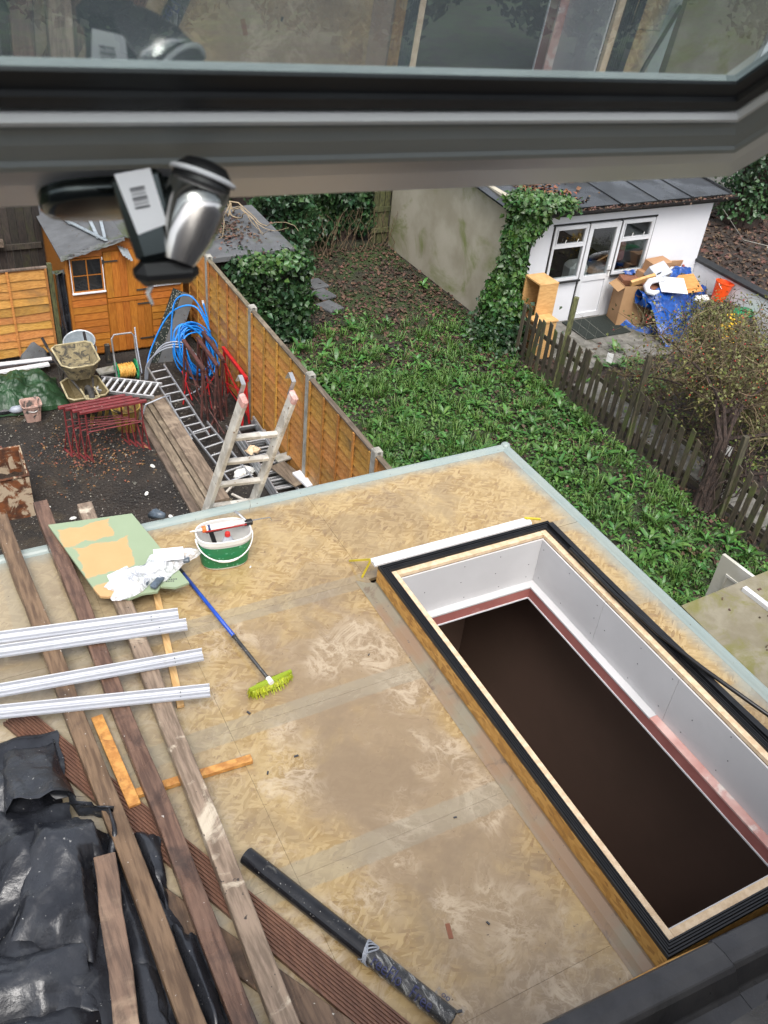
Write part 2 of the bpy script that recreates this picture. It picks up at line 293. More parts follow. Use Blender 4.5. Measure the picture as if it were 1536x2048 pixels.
        rid2 = t.ramp(t.math('ABSOLUTE', t.math('SUBTRACT', nf, .5)), .05, .0)
        scum = t.math('MULTIPLY', t.math('MULTIPLY', t.math('MAXIMUM', t.math('MULTIPLY', rid, .8), t.math('MULTIPLY', rid2, .45)), t.ramp(t.noise(v, 2.3, 3), .42, .60)), .7*muddy)
        c = t.mix(scum, c, (.56, .46, .33))
        c = t.mix(t.math('MULTIPLY', t.ramp(X, 1.2, .5), .55), c, (.31, .285, .225))
        # glass tape over the board joints
        def band(src, cpos, hw):
            return t.ramp(t.math('ADD', t.math('ABSOLUTE', t.math('SUBTRACT', src, cpos)), t.math('MULTIPLY', t.math('SUBTRACT', nf, .5), .03)), hw, hw-.012)
        bb = t.math('MAXIMUM', t.math('MAXIMUM', band(Y, 3.93, .075), band(Y, 3.08, .075)), band(Y, 2.13, .085))
        bb = t.math('MAXIMUM', bb, t.math('MULTIPLY', band(X, 0.2, .1), .6))
        c = t.mix(t.math('MULTIPLY', bb, .45), c, (.27, .25, .19))
        # thick blue-grey resin towards the trims
        nl2 = t.math('MULTIPLY', t.math('SUBTRACT', nm_, .5), .16)
        ex = t.ramp(t.math('ADD', X, nl2), 3.95, 4.11); ey = t.ramp(t.math('ADD', Y, nl2), 4.84, 5.0)
        c = t.mix(t.math('MULTIPLY', t.math('MAXIMUM', ex, ey), .85), c, (.27, .295, .265))
        c = t.mix(t.ramp(t.noise(v, 48, 2), .74, .77), c, (.12, .08, .05))
        t.l(c, t.b.inputs['Base Color'])
        wetm = t.ramp(t.noise(v, 1.7, 5, .6, .4), .50, .62); c = t.mix(t.math('MULTIPLY', wetm, .38), c, (.17, .12, .075)); t.l(c, t.b.inputs['Base Color'])
        rgh = t.math('SUBTRACT', t.math('ADD', t.math('MULTIPLY', t.noise(v, 3.1, 4), .30), .14), t.math('MULTIPLY', wetm, .16)); t.l(rgh, t.b.inputs['Roughness'])
        t.b.inputs['Coat Weight'].default_value = .7; t.b.inputs['Coat Roughness'].default_value = .12
        t.bump(t.math('ADD', t.math('MULTIPLY', nf, .5), t.math('MULTIPLY', nm_, .5)), .08, .01)
    # resin trims
    t = NT('grp_trim'); v = t.coords((1, 1, 1), False)
    c = t.mix(t.ramp(t.noise(v, 4, 5), .35, .7), (.25, .305, .295), (.29, .33, .305)); c = t.mix(t.ramp(t.noise(v, 40, 2), .72, .76), c, (.15, .15, .13))
    t.l(c, t.b.inputs['Base Color']); t.b.inputs['Roughness'].default_value = .3; t.bump(t.noise(v, 20), .15)
    # fillet along the kerb: patchy pink / grey-green resin tape
    t = NT('grp_fillet'); v = t.coords((1, 1, 1), False)
    c = t.mix(t.ramp(t.noise(v, 2.4, 4), .42, .6), (.245, .165, .105), (.225, .20, .145)); c = t.mix(t.ramp(t.noise(v, 6, 6, .7, .5), .55, .7), c, (.15, .11, .08))
    c = t.mix(t.ramp(t.noise(v, 30, 2), .72, .75), c, (.12, .1, .09)); t.l(c, t.b.inputs['Base Color']); t.b.inputs['Roughness'].default_value = .3; t.bump(t.noise(v, 18), .2)
    # OSB kerb
    t = NT('osb_kerb'); v = t.coords((1, 1, 1), False); mp = t.n('ShaderNodeMapping'); mp.inputs['Scale'].default_value = (1, .45, 1); t.l(v, mp.inputs['Vector'])
    vo = t.n('ShaderNodeTexVoronoi'); vo.inputs['Scale'].default_value = 55; t.l(mp.outputs[0], vo.inputs['Vector']); bw = t.n('ShaderNodeSeparateColor'); t.l(vo.outputs['Color'], bw.inputs[0])
    c = t.mix(bw.outputs[0], (.40, .20, .045), (.56, .32, .09)); c = t.mix(t.math('MULTIPLY', t.ramp(bw.outputs[1], .7, .9), .6), c, (.24, .11, .03)); t.l(c, t.b.inputs['Base Color']); t.b.inputs['Roughness'].default_value = .55
special_mats()

# ------------------------------------------------------------------ builders
ORG = {}
def link(o, parent=None):
    col.objects.link(o)
    if parent is not None: o.parent = parent
    return o
def tag(o, label=None, cat=None, group=None, kind=None):
    if label: o['label'] = label
    if cat: o['category'] = cat
    if group: o['group'] = group
    if kind: o['kind'] = kind
    return o
def thing(name, label, cat, loc=(0, 0, 0), group=None):
    o = bpy.data.objects.new(name, None); o.empty_display_size = .1; o.location = loc; link(o)
    ORG[o.name] = Vector(loc)
    return tag(o, label, cat, group)
V3 = Vector
def frame(a, b, upv=(0, 0, 1)):
    d = (V3(b)-V3(a)); L = d.length; d.normalize(); u = V3(upv)
    s = d.cross(u)
    if s.length < 1e-4: s = d.cross(V3((1, 0, 0)))
    s.normalize(); u = s.cross(d); return d, s, u, L
class MB:
    def __init__(s): s.v = []; s.f = []
    def add(s, vs_, fs): 
        k = len(s.v); s.v += [tuple(p) for p in vs_]; s.f += [tuple(i+k for i in q) for q in fs]; return s
    def box(s, c, d, rz=0, rot=None):
        m = rot or Matrix.Rotation(rz, 3, 'Z'); c = V3(c)
        vs_ = [c + m @ V3((x*d[0]/2, y*d[1]/2, z*d[2]/2)) for x in (-1, 1) for y in (-1, 1) for z in (-1, 1)]
        return s.add(vs_, [(0, 1, 3, 2), (4, 6, 7, 5), (0, 4, 5, 1), (2, 3, 7, 6), (0, 2, 6, 4), (1, 5, 7, 3)])
    def mm(s, x0, x1, y0, y1, z0, z1): return s.box(((x0+x1)/2, (y0+y1)/2, (z0+z1)/2), (x1-x0, y1-y0, z1-z0))
    def bar(s, a, b, w, h, upv=(0, 0, 1)):
        d, sd_, u, L = frame(a, b, upv); a, b = V3(a), V3(b)
        vs_ = [p + sd_*(i*w/2) + u*(j*h/2) for p in (a, b) for i in (-1, 1) for j in (-1, 1)]
        return s.add(vs_, [(0, 1, 3, 2), (4, 6, 7, 5), (0, 4, 5, 1), (2, 3, 7, 6), (0, 2, 6, 4), (1, 5, 7, 3)])
    def tube(s, pts, r, n=8, caps=True, closed=False):
        pts = [V3(p) for p in pts]; N = len(pts); rr = r if isinstance(r, (list, tuple)) else [r]*N
        prev = None; vs_ = []
        for i, p in enumerate(pts):
            if closed: t = pts[(i+1) % N]-pts[i-1]
            else: t = pts[min(i+1, N-1)]-pts[max(i-1, 0)]
            t.normalize()
            if prev is None:
                a = t.cross(V3((0, 0, 1)))
                if a.length < .05: a = t.cross(V3((1, 0, 0)))
            else:
                a = prev - t*prev.dot(t)
                if a.length < 1e-5: a = t.orthogonal()
            a.normalize(); prev = a; b = t.cross(a)
            for k in range(n):
                an = 2*math.pi*k/n; vs_.append(p + a*(math.cos(an)*rr[i]) + b*(math.sin(an)*rr[i]))
        fs = []
        M_ = N if closed else N-1
        for i in range(M_):
            i2 = (i+1) % N
            for k in range(n):
                k2 = (k+1) % n; fs.append((i*n+k, i2*n+k, i2*n+k2, i*n+k2))
        if caps and not closed: fs.append(tuple(range(n)));  fs.append(tuple((N-1)*n+k for k in reversed(range(n))))
        return s.add(vs_, fs)
    def lathe(s, prof, c=(0, 0, 0), n=24, sx=1, sy=1, pw=2.0, rz=0):
        c = V3(c); vs_ = []; m = Matrix.Rotation(rz, 3, 'Z')
        for (r, z) in prof:
            for k in range(n):
                a = 2*math.pi*k/n; ca, sa = math.cos(a), math.sin(a)
                q = (abs(ca)**pw + abs(sa)**pw)**(-1/pw)
                vs_.append(c + m @ V3((ca*q*r*sx, sa*q*r*sy, z)))
        fs = []
        for i in range(len(prof)-1):
            for k in range(n):
                k2 = (k+1) % n; fs.append((i*n+k, i*n+k2, (i+1)*n+k2, (i+1)*n+k))
        return s.add(vs_, fs)
    def grid(s, fn, nu, nv):
        vs_ = [fn(i/nu, j/nv) for j in range(nv+1) for i in range(nu+1)]
        return s.add(vs_, [(j*(nu+1)+i, j*(nu+1)+i+1, (j+1)*(nu+1)+i+1, (j+1)*(nu+1)+i) for j in range(nv) for i in range(nu)])
    def prism(s, poly, z0, z1):
        n = len(poly); return s.add([(x, y, z0) for x, y in poly]+[(x, y, z1) for x, y in poly], [tuple(reversed(range(n))), tuple(range(n, 2*n))]+[(i, (i+1) % n, n+(i+1) % n, n+i) for i in range(n)])
    def extr(s, prof, fn):
        """profile points -> fn(p, end) for end 0/1"""
        n = len(prof); vs_ = [fn(p, 0) for p in prof]+[fn(p, 1) for p in prof]
        return s.add(vs_, [tuple(range(n)), tuple(reversed(range(n, 2*n)))]+[(i, n+i, n+(i+1) % n, (i+1) % n) for i in range(n)])
    def mesh(s, name, org, m, smooth=False, bevel=0, thick=0):
        o_ = V3(org); me = bpy.data.meshes.new(name)
        me.from_pydata([tuple(V3(p)-o_) for p in s.v], [], s.f)
        bm = bmesh.new(); bm.from_mesh(me)
        if thick: bmesh.ops.solidify(bm, geom=list(bm.faces), thickness=thick)
        bmesh.ops.recalc_face_normals(bm, faces=bm.faces)
        if bevel:
            es = [e for e in bm.edges if len(e.link_faces) == 2 and e.calc_face_angle(0) > .5]
            bmesh.ops.bevel(bm, geom=es, offset=bevel, segments=1, affect='EDGES', profile=.5)
        bm.to_mesh(me); bm.free()
        if smooth: me.polygons.foreach_set('use_smooth', [True]*len(me.polygons))
        if m: me.materials.append(MATS[m])
        return me
    def build(s, name, m, parent=None, smooth=False, bevel=0, thick=0, label=None):
        org = ORG[parent.name] if parent is not None else V3((0, 0, 0))
        o = bpy.data.objects.new(name, s.mesh(name, org, m, smooth, bevel, thick)); link(o, parent); ORG[o.name] = org
        if label: o['label'] = label
        return o
    def solo(s, name, label, cat, m, group=None, smooth=False, bevel=0, thick=0, kind=None):
        a = np.array(s.v); org = ((a[:, 0].min()+a[:, 0].max())/2, (a[:, 1].min()+a[:, 1].max())/2, a[:, 2].min())
        o = bpy.data.objects.new(name, s.mesh(name, org, m, smooth, bevel, thick)); o.location = org; link(o); ORG[o.name] = V3(org)
        return tag(o, label, cat, group, kind)
def mm(*a): return MB().mm(*a)
def crumple(q, amp, s=9):
    q.v = [tuple(V3(p)+noise.noise_vector(V3(p)*s)*amp) for p in q.v]; return q
def fbm(x, y, z=0, s=1.0, o=4): return noise.fractal(V3((x*s, y*s, z*s)), .9, 2.0, o)
def raw_mesh(name, verts, faces_flat, nper, m, parent=None, loc=None):
    """big leaf meshes from numpy arrays"""
    me = bpy.data.meshes.new(name); nv = len(verts); nf = len(faces_flat)//nper
    me.vertices.add(nv); me.vertices.foreach_set('co', np.asarray(verts, dtype=np.float32).ravel())
    me.loops.add(len(faces_flat)); me.loops.foreach_set('vertex_index', np.asarray(faces_flat, dtype=np.int32))
    me.polygons.add(nf); me.polygons.foreach_set('loop_start', np.arange(0, nf*nper, nper, dtype=np.int32))
    me.update(calc_edges=True); me.validate()
    me.materials.append(MATS[m])
    o = bpy.data.objects.new(name, me); link(o, parent)
    return o
def unit(a): return a/np.maximum(np.linalg.norm(a, axis=1, keepdims=True), 1e-9)
def leaves(name, pts, nrm, size, m, parent=None, asp=.8, jit=.6, sizevar=.4, droop=.25, hang=None):
    """folded rhombic leaves scattered at pts facing nrm"""
    pts = np.asarray(pts, float); N = len(pts); nrm = unit(np.asarray(nrm, float)+rng.normal(0, jit, (N, 3)))
    a = rng.normal(0, 1, (N, 3))
    if hang is not None: a = a*.7+np.asarray(hang)
    a = unit(a - nrm*np.sum(a*nrm, axis=1, keepdims=True)); b = np.cross(nrm, a)
    L = size*(1+sizevar*rng.uniform(-1, 1, (N, 1)))
    base = pts; tip = pts+a*L-nrm*L*droop; m1 = pts+a*L*.42+b*L*asp*.5+nrm*L*.12; m2 = pts+a*L*.42-b*L*asp*.5+nrm*L*.12
    v = np.stack([base, m1, tip, m2], 1).reshape(-1, 3)
    if parent is not None: v = v-np.array(ORG[parent.name])
    k = np.arange(N)[:, None]*4
    f = np.concatenate([k+[0, 1, 2], k+[0, 2, 3]], 1).ravel()
    return raw_mesh(name, v, f, 3, m, parent)
def copy_tree(o, parent=None):
    c = o.copy(); link(c); c.parent = parent
    for ch in list(o.children): copy_tree(ch, c)
    return c

# ------------------------------------------------------------------ ground
def ground():
    o = MB().grid(lambda u, v: ((u-.5)*300, (v-.35)*300, -.03), 2, 2).build('ground', 'garden_soil'); tag(o, kind='structure', label='dark earth reaching far behind the gardens')
    def sheet(name, x0, x1, y0, y1, z, m, amp, n=60):
        o = MB().grid(lambda u, v: (x0+(x1-x0)*u, y0+(y1-y0)*v, z+amp*fbm(x0+(x1-x0)*u, y0+(y1-y0)*v, 0, 1.3)), n, n).build(name, m, smooth=True); tag(o, kind='structure'); return o
    sheet('yard_ground', -6, 4.2, 5.0, 19, 0, 'soil', .022, 90)
    sheet('garden_ground', 4.2, 9.62, -2, 19, 0, 'garden_soil', .03, 80)
    sheet('shrub_garden_ground', 9.62, 26, -2, 19, -.01, 'shrub_soil', .02, 60)
ground()

# ------------------------------------------------------------------ the house the view is from (unseen below and behind the lens, added to block sky light)
def house():
    t = thing('house', 'rendered house wall and tiled roof the view looks out from', 'house', (0, -.5, 0))
    mm(-6, 6, -.2, .3, 0, 5.4).build('wall', 'house_render', t)
    MB().add([(-6, .35, 5.35), (6, .35, 5.35), (6, -3.6, 9.3), (-6, -3.6, 9.3), (-6, .35, 5.25), (6, .35, 5.25), (6, -3.6, 9.2), (-6, -3.6, 9.2)],
             [(0, 1, 2, 3), (7, 6, 5, 4), (0, 4, 5, 1), (1, 5, 6, 2), (2, 6, 7, 3), (3, 7, 4, 0)]).build('roof', 'roof_tile', t)
house()

# ------------------------------------------------------------------ flat roofed extension
def extension():
    t = thing('extension', 'flat roofed extension with resin coated OSB deck around a skylight opening', 'extension', (0, 0, 0))
    mm(-3, 4.08, 4.86, 4.98, 0, 3.2).build('far_wall', 'house_render', t)
    mm(3.98, 4.1, .32, 4.859, 0, 3.2).build('side_wall', 'house_render', t)
    mm(-3.1, -3, .32, 4.98, 0, 3.2).build('end_wall', 'house_render', t)
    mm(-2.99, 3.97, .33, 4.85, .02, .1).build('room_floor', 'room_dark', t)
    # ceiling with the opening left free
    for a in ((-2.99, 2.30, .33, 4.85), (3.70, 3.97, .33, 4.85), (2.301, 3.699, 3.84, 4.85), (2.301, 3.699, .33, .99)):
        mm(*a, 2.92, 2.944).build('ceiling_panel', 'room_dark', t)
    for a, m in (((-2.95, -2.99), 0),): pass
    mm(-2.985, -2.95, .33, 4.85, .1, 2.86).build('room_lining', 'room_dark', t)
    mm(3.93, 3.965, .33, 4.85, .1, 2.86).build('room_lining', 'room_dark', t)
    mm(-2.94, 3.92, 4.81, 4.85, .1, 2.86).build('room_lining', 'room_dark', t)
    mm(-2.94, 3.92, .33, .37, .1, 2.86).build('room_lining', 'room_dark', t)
    # OSB boards of the deck, each its own piece with a fine joint
    ys = [.31, 1.22, 2.13, 3.08, 3.93, 4.97]; xs_odd = [-3.1, -1.4, 1.03, 2.315]; xs_ev = [-3.1, -.35, 1.03, 2.315]
    for i in range(5):
        xs = xs_odd if i % 2 else xs_ev
        if i == 4: xs = [-3.1, -1.4, .62, 2.3, 4.10]
        for j in range(len(xs)-1):
            g = .0007
            mm(xs[j]+g, xs[j+1]-g, ys[i]+g, ys[i+1]-g, 3.275, 3.30+random.uniform(-.0012, .0012)).build('osb_board', 'deck' if i < 4 else 'deck_clean', t)
    for y0, y1 in ((.31, 1.5), (1.5, 3.928)):
        mm(3.705, 4.10, y0+.002, y1-.002, 3.275, 3.30).build('osb_board', 'deck_clean', t)
    mm(-3.1, 4.09, .31, 4.96, 3.2, 3.25).build('deck_support', 'timber', t) if False else None
    # raised resin edge trims
    def trim(name, a, b, axis):
        prof = [(-.05, 0.001), (-.035, .008), (-.022, .018), (-.006, .026), (.012, .026), (.026, .016), (.032, 0), (.032, -.13), (.018, -.13), (.018, -.02), (-.05, -.02)]
        if axis == 'y': fn = lambda p, e: (4.135+p[0], (a, b)[e], 3.3+p[1])
        else: fn = lambda p, e: ((a, b)[e], 5.0+p[0], 3.3+p[1])
        MB().extr(prof, fn).build(name, 'grp_trim', t, smooth=False)
    trim('edge_trim', .32, 5.0, 'y'); trim('edge_trim', -3.1, 4.105, 'x')
    m = MB(); m.lathe([(0.0, .045), (.02, .043), (.038, .03), (.045, 0), (.045, -.13)], (4.135, 5.0, 3.3), 12); m.build('corner_cap', 'grp_trim', t, smooth=True)
extension()

# ------------------------------------------------------------------ skylight kerb
def skylight():
    t = thing('skylight_kerb', 'unglazed rectangular skylight opening with black sealing strips and plasterboard lining', 'skylight', (3.0, 2.4, 3.3))
    X0, X1, Y0, Y1 = 2.32, 3.70, 1.01, 3.84; Z = 3.462; r = .105
    x0, x1, y0, y1 = X0+r, X1-r, Y0+r, Y1-r
    # kerb walls
    mm(X0, X0+.022, Y0, Y1, 3.30, Z-.001).build('kerb_board', 'osb_kerb', t)
    mm(X1-.022, X1, Y0, Y1, 3.30, Z-.001).build('kerb_board', 'osb_kerb', t)
    mm(X0+.0225, X1-.0225, Y1-.022, Y1, 3.30, Z-.001).build('kerb_board', 'osb_kerb', t)
    mm(X0+.0225, X1-.0225, Y0, Y0+.022, 3.30, Z-.001).build('kerb_board', 'osb_kerb', t)
    # pale timber rim
    for a in ((X0+.0225, x0, Y0+.0225, Y1-.0225), (x1, X1-.0225, Y0+.0225, Y1-.0225), (x0+.001, x1-.001, y1, Y1-.0225), (x0+.001, x1-.001, Y0+.0225, y0)):
        mm(*a, Z-.029, Z).build('timber_rim', 'rim_wood', t, bevel=.002)
    # ridged black sealing strips, mitred
    def seal(side, off, w, h, ridges):
        pr = [(0, 0)]
        n = ridges
        for i in range(n):
            a, b = off+(w*i/n), off+(w*(i+1)/n)
            pr += [(a, h*.55), (a+.15*(b-a), h), (a+.7*(b-a), h), (a+.75*(b-a), h*.55)]
        pr[0] = (off, 0); pr += [(off+w, h*.5), (off+w, 0)]
        def fn(p, e):
            d, z = p
            if side == 'L': return (X0+d, (Y0+d, Y1-d)[e], Z+.001+z)
            if side == 'R': return (X1-d, (Y0+d, Y1-d)[e], Z+.001+z)
            if side == 'F': return ((X0+d, X1-d)[e], Y1-d, Z+.001+z)
            return ((X0+d, X1-d)[e], Y0+d, Z+.001+z)
        MB().extr(pr, fn).build('seal_strip', 'rubber_black', t)
    for s in 'LRFN':
        seal(s, .000, .026, .022, 2); seal(s, .028, .036, .016, 3)
    # resin fillet at the foot of the kerb
    def fillet(side):
        pr = [(-.10, .002), (-.085, .010), (-.05, .013), (-.006, .036), (-.003, .052), (0, .0)]
        def fn(p, e):
            d, z = p
            if side == 'L': return (X0+d, (Y0-.05, Y1-d)[e], 3.3+z)
            return ((X0+d, X1+.1)[e], Y1-d, 3.3+z)
        MB().extr(pr, fn).build('resin_fillet', 'grp_fillet', t)
    fillet('L')
    # plasterboard lining panels
    def panel(a, b, z0, z1, nm, m, th=.012):
        a, b = V3((*a, 0)), V3((*b, 0)); d = (b-a).normalized(); nrm = V3((-d.y, d.x, 0))
        q = MB(); q.add([(*(a.xy), z0), (*(b.xy), z0), (*(b.xy), z1), (*(a.xy), z1), *[(*( (p+nrm*th).xy), z) for p, z in ((a, z0), (b, z0), (b, z1), (a, z1))]],
                        [(0, 1, 2, 3), (7, 6, 5, 4), (0, 4, 5, 1), (1, 5, 6, 2), (2, 6, 7, 3), (3, 7, 4, 0)])
        o = q.build(nm, m, t)
        if nm == 'plasterboard_panel':
            L = (b-a).length
            for k in range(int(L/.3)+1):
                for zz in (z0+.05, (z0+z1)/2, z1-.05):
                    if random.random() < .75:
                        p = a+d*min(L-.03, .05+k*.3+random.uniform(-.04, .04))-nrm*.0015
                        MB().box((p.x, p.y, zz+random.uniform(-.02, .02)), (.006, .006, .006)).build('screw', 'dark_print', o)
        return o
    zt, zb = Z-.031, 3.05
    # inner faces; order so that the normal points away from the opening
    panel((x1-.002, y1-.002), (x0+.002, y1-.002), zb, zt, 'plasterboard_panel', 'plasterboard')if False else None
    g = .0025
    def lining(p, q, horizontal):
        pass
    # far side (faces -Y)
    q1 = panel((x1, y1-.014), (x0, y1-.014), zb, zt, 'plasterboard_panel', 'plasterboard', -.012)
    for a, b in ((y1-.015, 3.02), (3.02-g, 2.30), (2.30-g, 1.2), (1.2-g, y0)):
        panel((x1-.0145, b), (x1-.0145, a), zb, zt, 'plasterboard_panel', 'plasterboard', -.012)
    for a, b in ((y1-.015, 2.4), (2.4-g, y0)):
        panel((x0+.0145, a), (x0+.0145, b), zb, zt, 'plasterboard_panel', 'plasterboard', -.012)
    panel((x0, y0+.014), (x1, y0+.014), zb, zt, 'plasterboard_panel', 'plasterboard', -.012)
    # joist sides behind the lining and the pink board ring with its pale ledge below
    e = .055
    for a in ((x1-.014-e, x1+.05, y0-.05, y1+.05), (x0-.05, x0+.014+e, y0-.05, y1+.05)):
        mm(*a, 2.945, zb-.016).build('fire_board', 'red_board', t)
    for a in ((x0+.0145+e, x1-.0145-e, y1-.014-e, y1+.05), (x0+.0145+e, x1-.0145-e, y0-.05, y0+.014+e)):
        mm(*a, 2.945, zb-.016).build('fire_board', 'red_board', t)
    for a, m in (((x1-.018-e, x1+.05, 2.35, y1+.05), 'plasterboard'), ((x1-.0181-e, x1+.05, y0-.05, 2.348), 'pink_edge'), ((x0-.05, x0+.018+e, y0-.05, y1+.05), 'plasterboard')):
        mm(*a, zb-.015, zb-.002).build('ledge_board', m, t)
    for a in ((x0+.0185+e, x1-.0185-e, y1-.018-e, y1+.05), (x0+.0185+e, x1-.0185-e, y0-.05, y0+.018+e)):
        mm(*a, zb-.015, zb-.002).build('ledge_board', 'plasterboard', t)
    for a in ((x1-.0205-e, x1-.0142-e, y0, y1-.02-e), (x0+.02+e, x1-.021-e, y1-.0205-e, y1-.0142-e)):
        mm(*a, 2.938, 2.949).build('metal_bead', 'white_pvc', t)
    # outer joists so that nothing shows between the deck and the lining
    for a in ((x1+.001, X1-.023, Y0+.023, Y1-.023), (X0+.023, x0-.001, Y0+.023, Y1-.023), (x0+.001, x1-.001, y1+.001, Y1-.023), (x0+.001, x1-.001, Y0+.023, y0-.001)):
        mm(*a, 3.05, Z-.03).build('trimmer_joist', 'timber', t)
skylight()

# ------------------------------------------------------------------ dark roof tiles at the near right
def eaves():
    t = thing('tile_edging', 'dark wet concrete roof tiles beside the near end of the skylight', 'roof tiles', (2.6, .65, 3.3))
    def prof(y): pass
    pr = [(1.0, 3.33), (1.0, 3.49), (.985, 3.515), (.92, 3.53), (.865, 3.53), (.845, 3.515), (.80, 3.435), (.78, 3.425), (.60, 3.43), (.575, 3.445), (.52, 3.53), (.31, 3.54), (.31, 3.33)]
    xs = [.72, 1.63, 2.53, 3.42, 4.3]
    for i in range(4):
        dz = random.uniform(-.006, .006); lift = .012*(i % 2)
        MB().extr(pr, lambda p, e: ((xs[i]+.002, xs[i+1]-.003)[e], p[0]-.01*(i % 2)-.055*((xs[i], xs[i+1])[e]-2.3)*.8, p[1]+dz+lift)).build('roof_tile', 'roof_tile', t, bevel=.004)
    q = MB(); pts = [(1.9, 1.01, 3.47), (2.3, .995, 3.475), (2.75, .965, 3.48), (3.3, .94, 3.48)]
    q.tube(pts, [.006, .011, .009, .006], 6).build('foam_bead', 'osb_offcut', t)
    MB().lathe([(0, .018), (.014, .014), (.02, .004), (.012, 0)], (2.66, .70, 3.438), 7, 1.2, .8).solo('dead_leaf_clump', 'small curled brown leaf lying on the dark roof tiles', 'leaf', 'litter')
eaves()

# ------------------------------------------------------------------ roof window sash, out in front of the lens
def sash():
    a = R(42); G = V3((.35, .6, CAMZ-.150)); S = V3((0, math.cos(a), -math.sin(a))); T = V3((0, -math.sin(a), -math.cos(a))); XA = V3((1, 0, 0))
    t = thing('roof_window', 'open grey roof window with shiny handle seen from below at the top', 'roof window', G)
    XL, XR, SU = -.36, .672, -1.05          # glass opening: left, right, upper end
    def Pt(x, s, tt): return V3((x, G.y, G.z)) + S*s + T*tt
    def ring(pr, name, m, smooth=False):
        """profile (outward distance d, depth tt) swept round the opening, four mitred pieces"""
        for k in range(4):
            def fn(p, e):
                d, tt = p
                if k == 0: return Pt((XL-d, XR+d)[e], d, tt)
                if k == 1: return Pt(XR+d, (d, SU-d)[e], tt)
                if k == 2: return Pt((XR+d, XL-d)[e], SU-d, tt)
                return Pt(XL-d, (SU-d, d)[e], tt)
            MB().extr(pr, fn).build(name, m, t, smooth=smooth)
    ring([(-.036, .0012), (-.036, .004), (-.02, .006), (-.018, .009), (-.006, .010), (-.002, .006), (-.002, .0012)], 'gasket', 'sash_gasket')
    ring([(-.0015, 0), (-.0015, .010), (.001, .0145), (.005, .015), (.007, .0135), (.007, 0)], 'glazing_bead', 'sash_bead')
    ring([(.0072, -.03), (.0072, .011), (.012, .013), (.018, .0132), (.028, .015), (.048, .0155), (.052, .0175), (.059, .0175), (.062, .014), (.064, .006), (.064, -.03)], 'frame_rail', 'sash_paint')
    ring([(.0642, -.03), (.0642, .008), (.068, .0115), (.09, .0125), (.128, .0105), (.139, .005), (.143, -.004), (.143, -.03)], 'frame_lip', 'sash_lip')
    gl = MB(); gl.add([Pt(XL-.004, .004, 0), Pt(XR+.004, .004, 0), Pt(XR+.004, SU-.004, 0), Pt(XL-.004, SU-.004, 0)], [(0, 1, 2, 3)]); gl.build('glass_pane', 'sash_glass', t)
    # handle hanging from the bottom rail
    h = t; q = MB(); n = 28
    pr = [(1.0, 0.010), (1.0, .019), (.93, .0235), (.8, .0245)]
    vs_ = []; fs = []
    for (k_, tt) in pr:
        for i in range(n):
            an = 2*math.pi*i/n; ca, sa = math.cos(an), math.sin(an); qq = (abs(ca)**3+abs(sa)**3)**(-1/3)
            vs_.append(Pt(.147+.052*ca*qq*k_, .106+.026*sa*qq*k_, tt))
    for r_ in range(len(pr)-1):
        for i in range(n): fs.append((r_*n+i, r_*n+(i+1) % n, (r_+1)*n+(i+1) % n, (r_+1)*n+i))
    fs.append(tuple(range((len(pr)-1)*n, len(pr)*n))); h = q.add(vs_, fs).build('handle', 'chrome_dark', t, smooth=True, label='blurred dark base plate carrying a shiny handle with a white barcode sticker')
    top = V3((.148, .612, CAMZ-.199)); tip = V3((.156, .588, CAMZ-.250))
    d = (tip-top).normalized(); sx = V3((1, 0, 0)); sx = (sx-d*sx.dot(d)).normalized(); nr = sx.cross(d)
    if nr.y > 0: nr = -nr
    v_ = []
    for p, w_ in ((top, .034), (tip, .030)):
        for sgn in (-1, 1):
            for u_ in (0, 1): v_.append(p+sx*(sgn*w_/2)+nr*(u_*.012))
    MB().add(v_, [(0, 1, 3, 2), (4, 6, 7, 5), (0, 4, 5, 1), (2, 3, 7, 6), (0, 2, 6, 4), (1, 5, 7, 3)]).build('lever', 'chrome_dark', h, bevel=.004)
    a0 = top+d*.0+nr*.0132-sx*.003
    MB().add([a0-sx*.0125, a0+sx*.0115, a0+sx*.0125+d*.036, a0-sx*.0085+d*.039], [(0, 1, 2, 3)]).build('sticker', 'label_white', h, thick=.0004)
    bc = MB()
    for i in range(7):
        c0 = a0+nr*.0008+d*(.010+.0020*i)-sx*.0055; wd = .0007+.0007*(i % 3 == 0); bc.add([c0, c0+sx*.010, c0+sx*.010+d*wd, c0+d*wd], [(0, 1, 2, 3)])
    bc.build('barcode', 'dark_print', h)
    # fat tapered grip to the right: polished body, dark end, bright rim
    A = V3((.193, .600, CAMZ-.196)); Bq = V3((.166, .580, CAMZ-.252)); d2 = (Bq-A).normalized(); s2 = V3((.9, -.3, .35)); s2 = (s2-d2*s2.dot(d2)).normalized(); n2 = s2.cross(d2)
    def rod(prof, nm, m):
        q = MB(); n_ = 22; vs2 = []
        for (x, r_) in prof: vs2 += [A+d2*x+s2*(r_*math.cos(2*math.pi*k/n_))+n2*(r_*.8*math.sin(2*math.pi*k/n_)) for k in range(n_)]
        q.add(vs2, [(i*n_+k, (i+1)*n_+k, (i+1)*n_+(k+1) % n_, i*n_+(k+1) % n_) for i in range(len(prof)-1) for k in range(n_)]+[tuple(range(n_))]); q.build(nm, m, h, smooth=True)
    rod([(.009, .0212), (.025, .0215), (.045, .0185), (.062, .012)], 'grip', 'chrome')
    rod([(-.008, .005), (-.006, .014), (.000, .0195), (.010, .0208)], 'grip_end', 'gun_black')
    MB().tube([A+d2*.003+s2*(.0215*math.cos(an))+n2*(.0172*math.sin(an)) for an in [math.pi*(.1-k/14*1.25) for k in range(15)]], .002, 7).build('grip_rim', 'label_white', h, smooth=True)
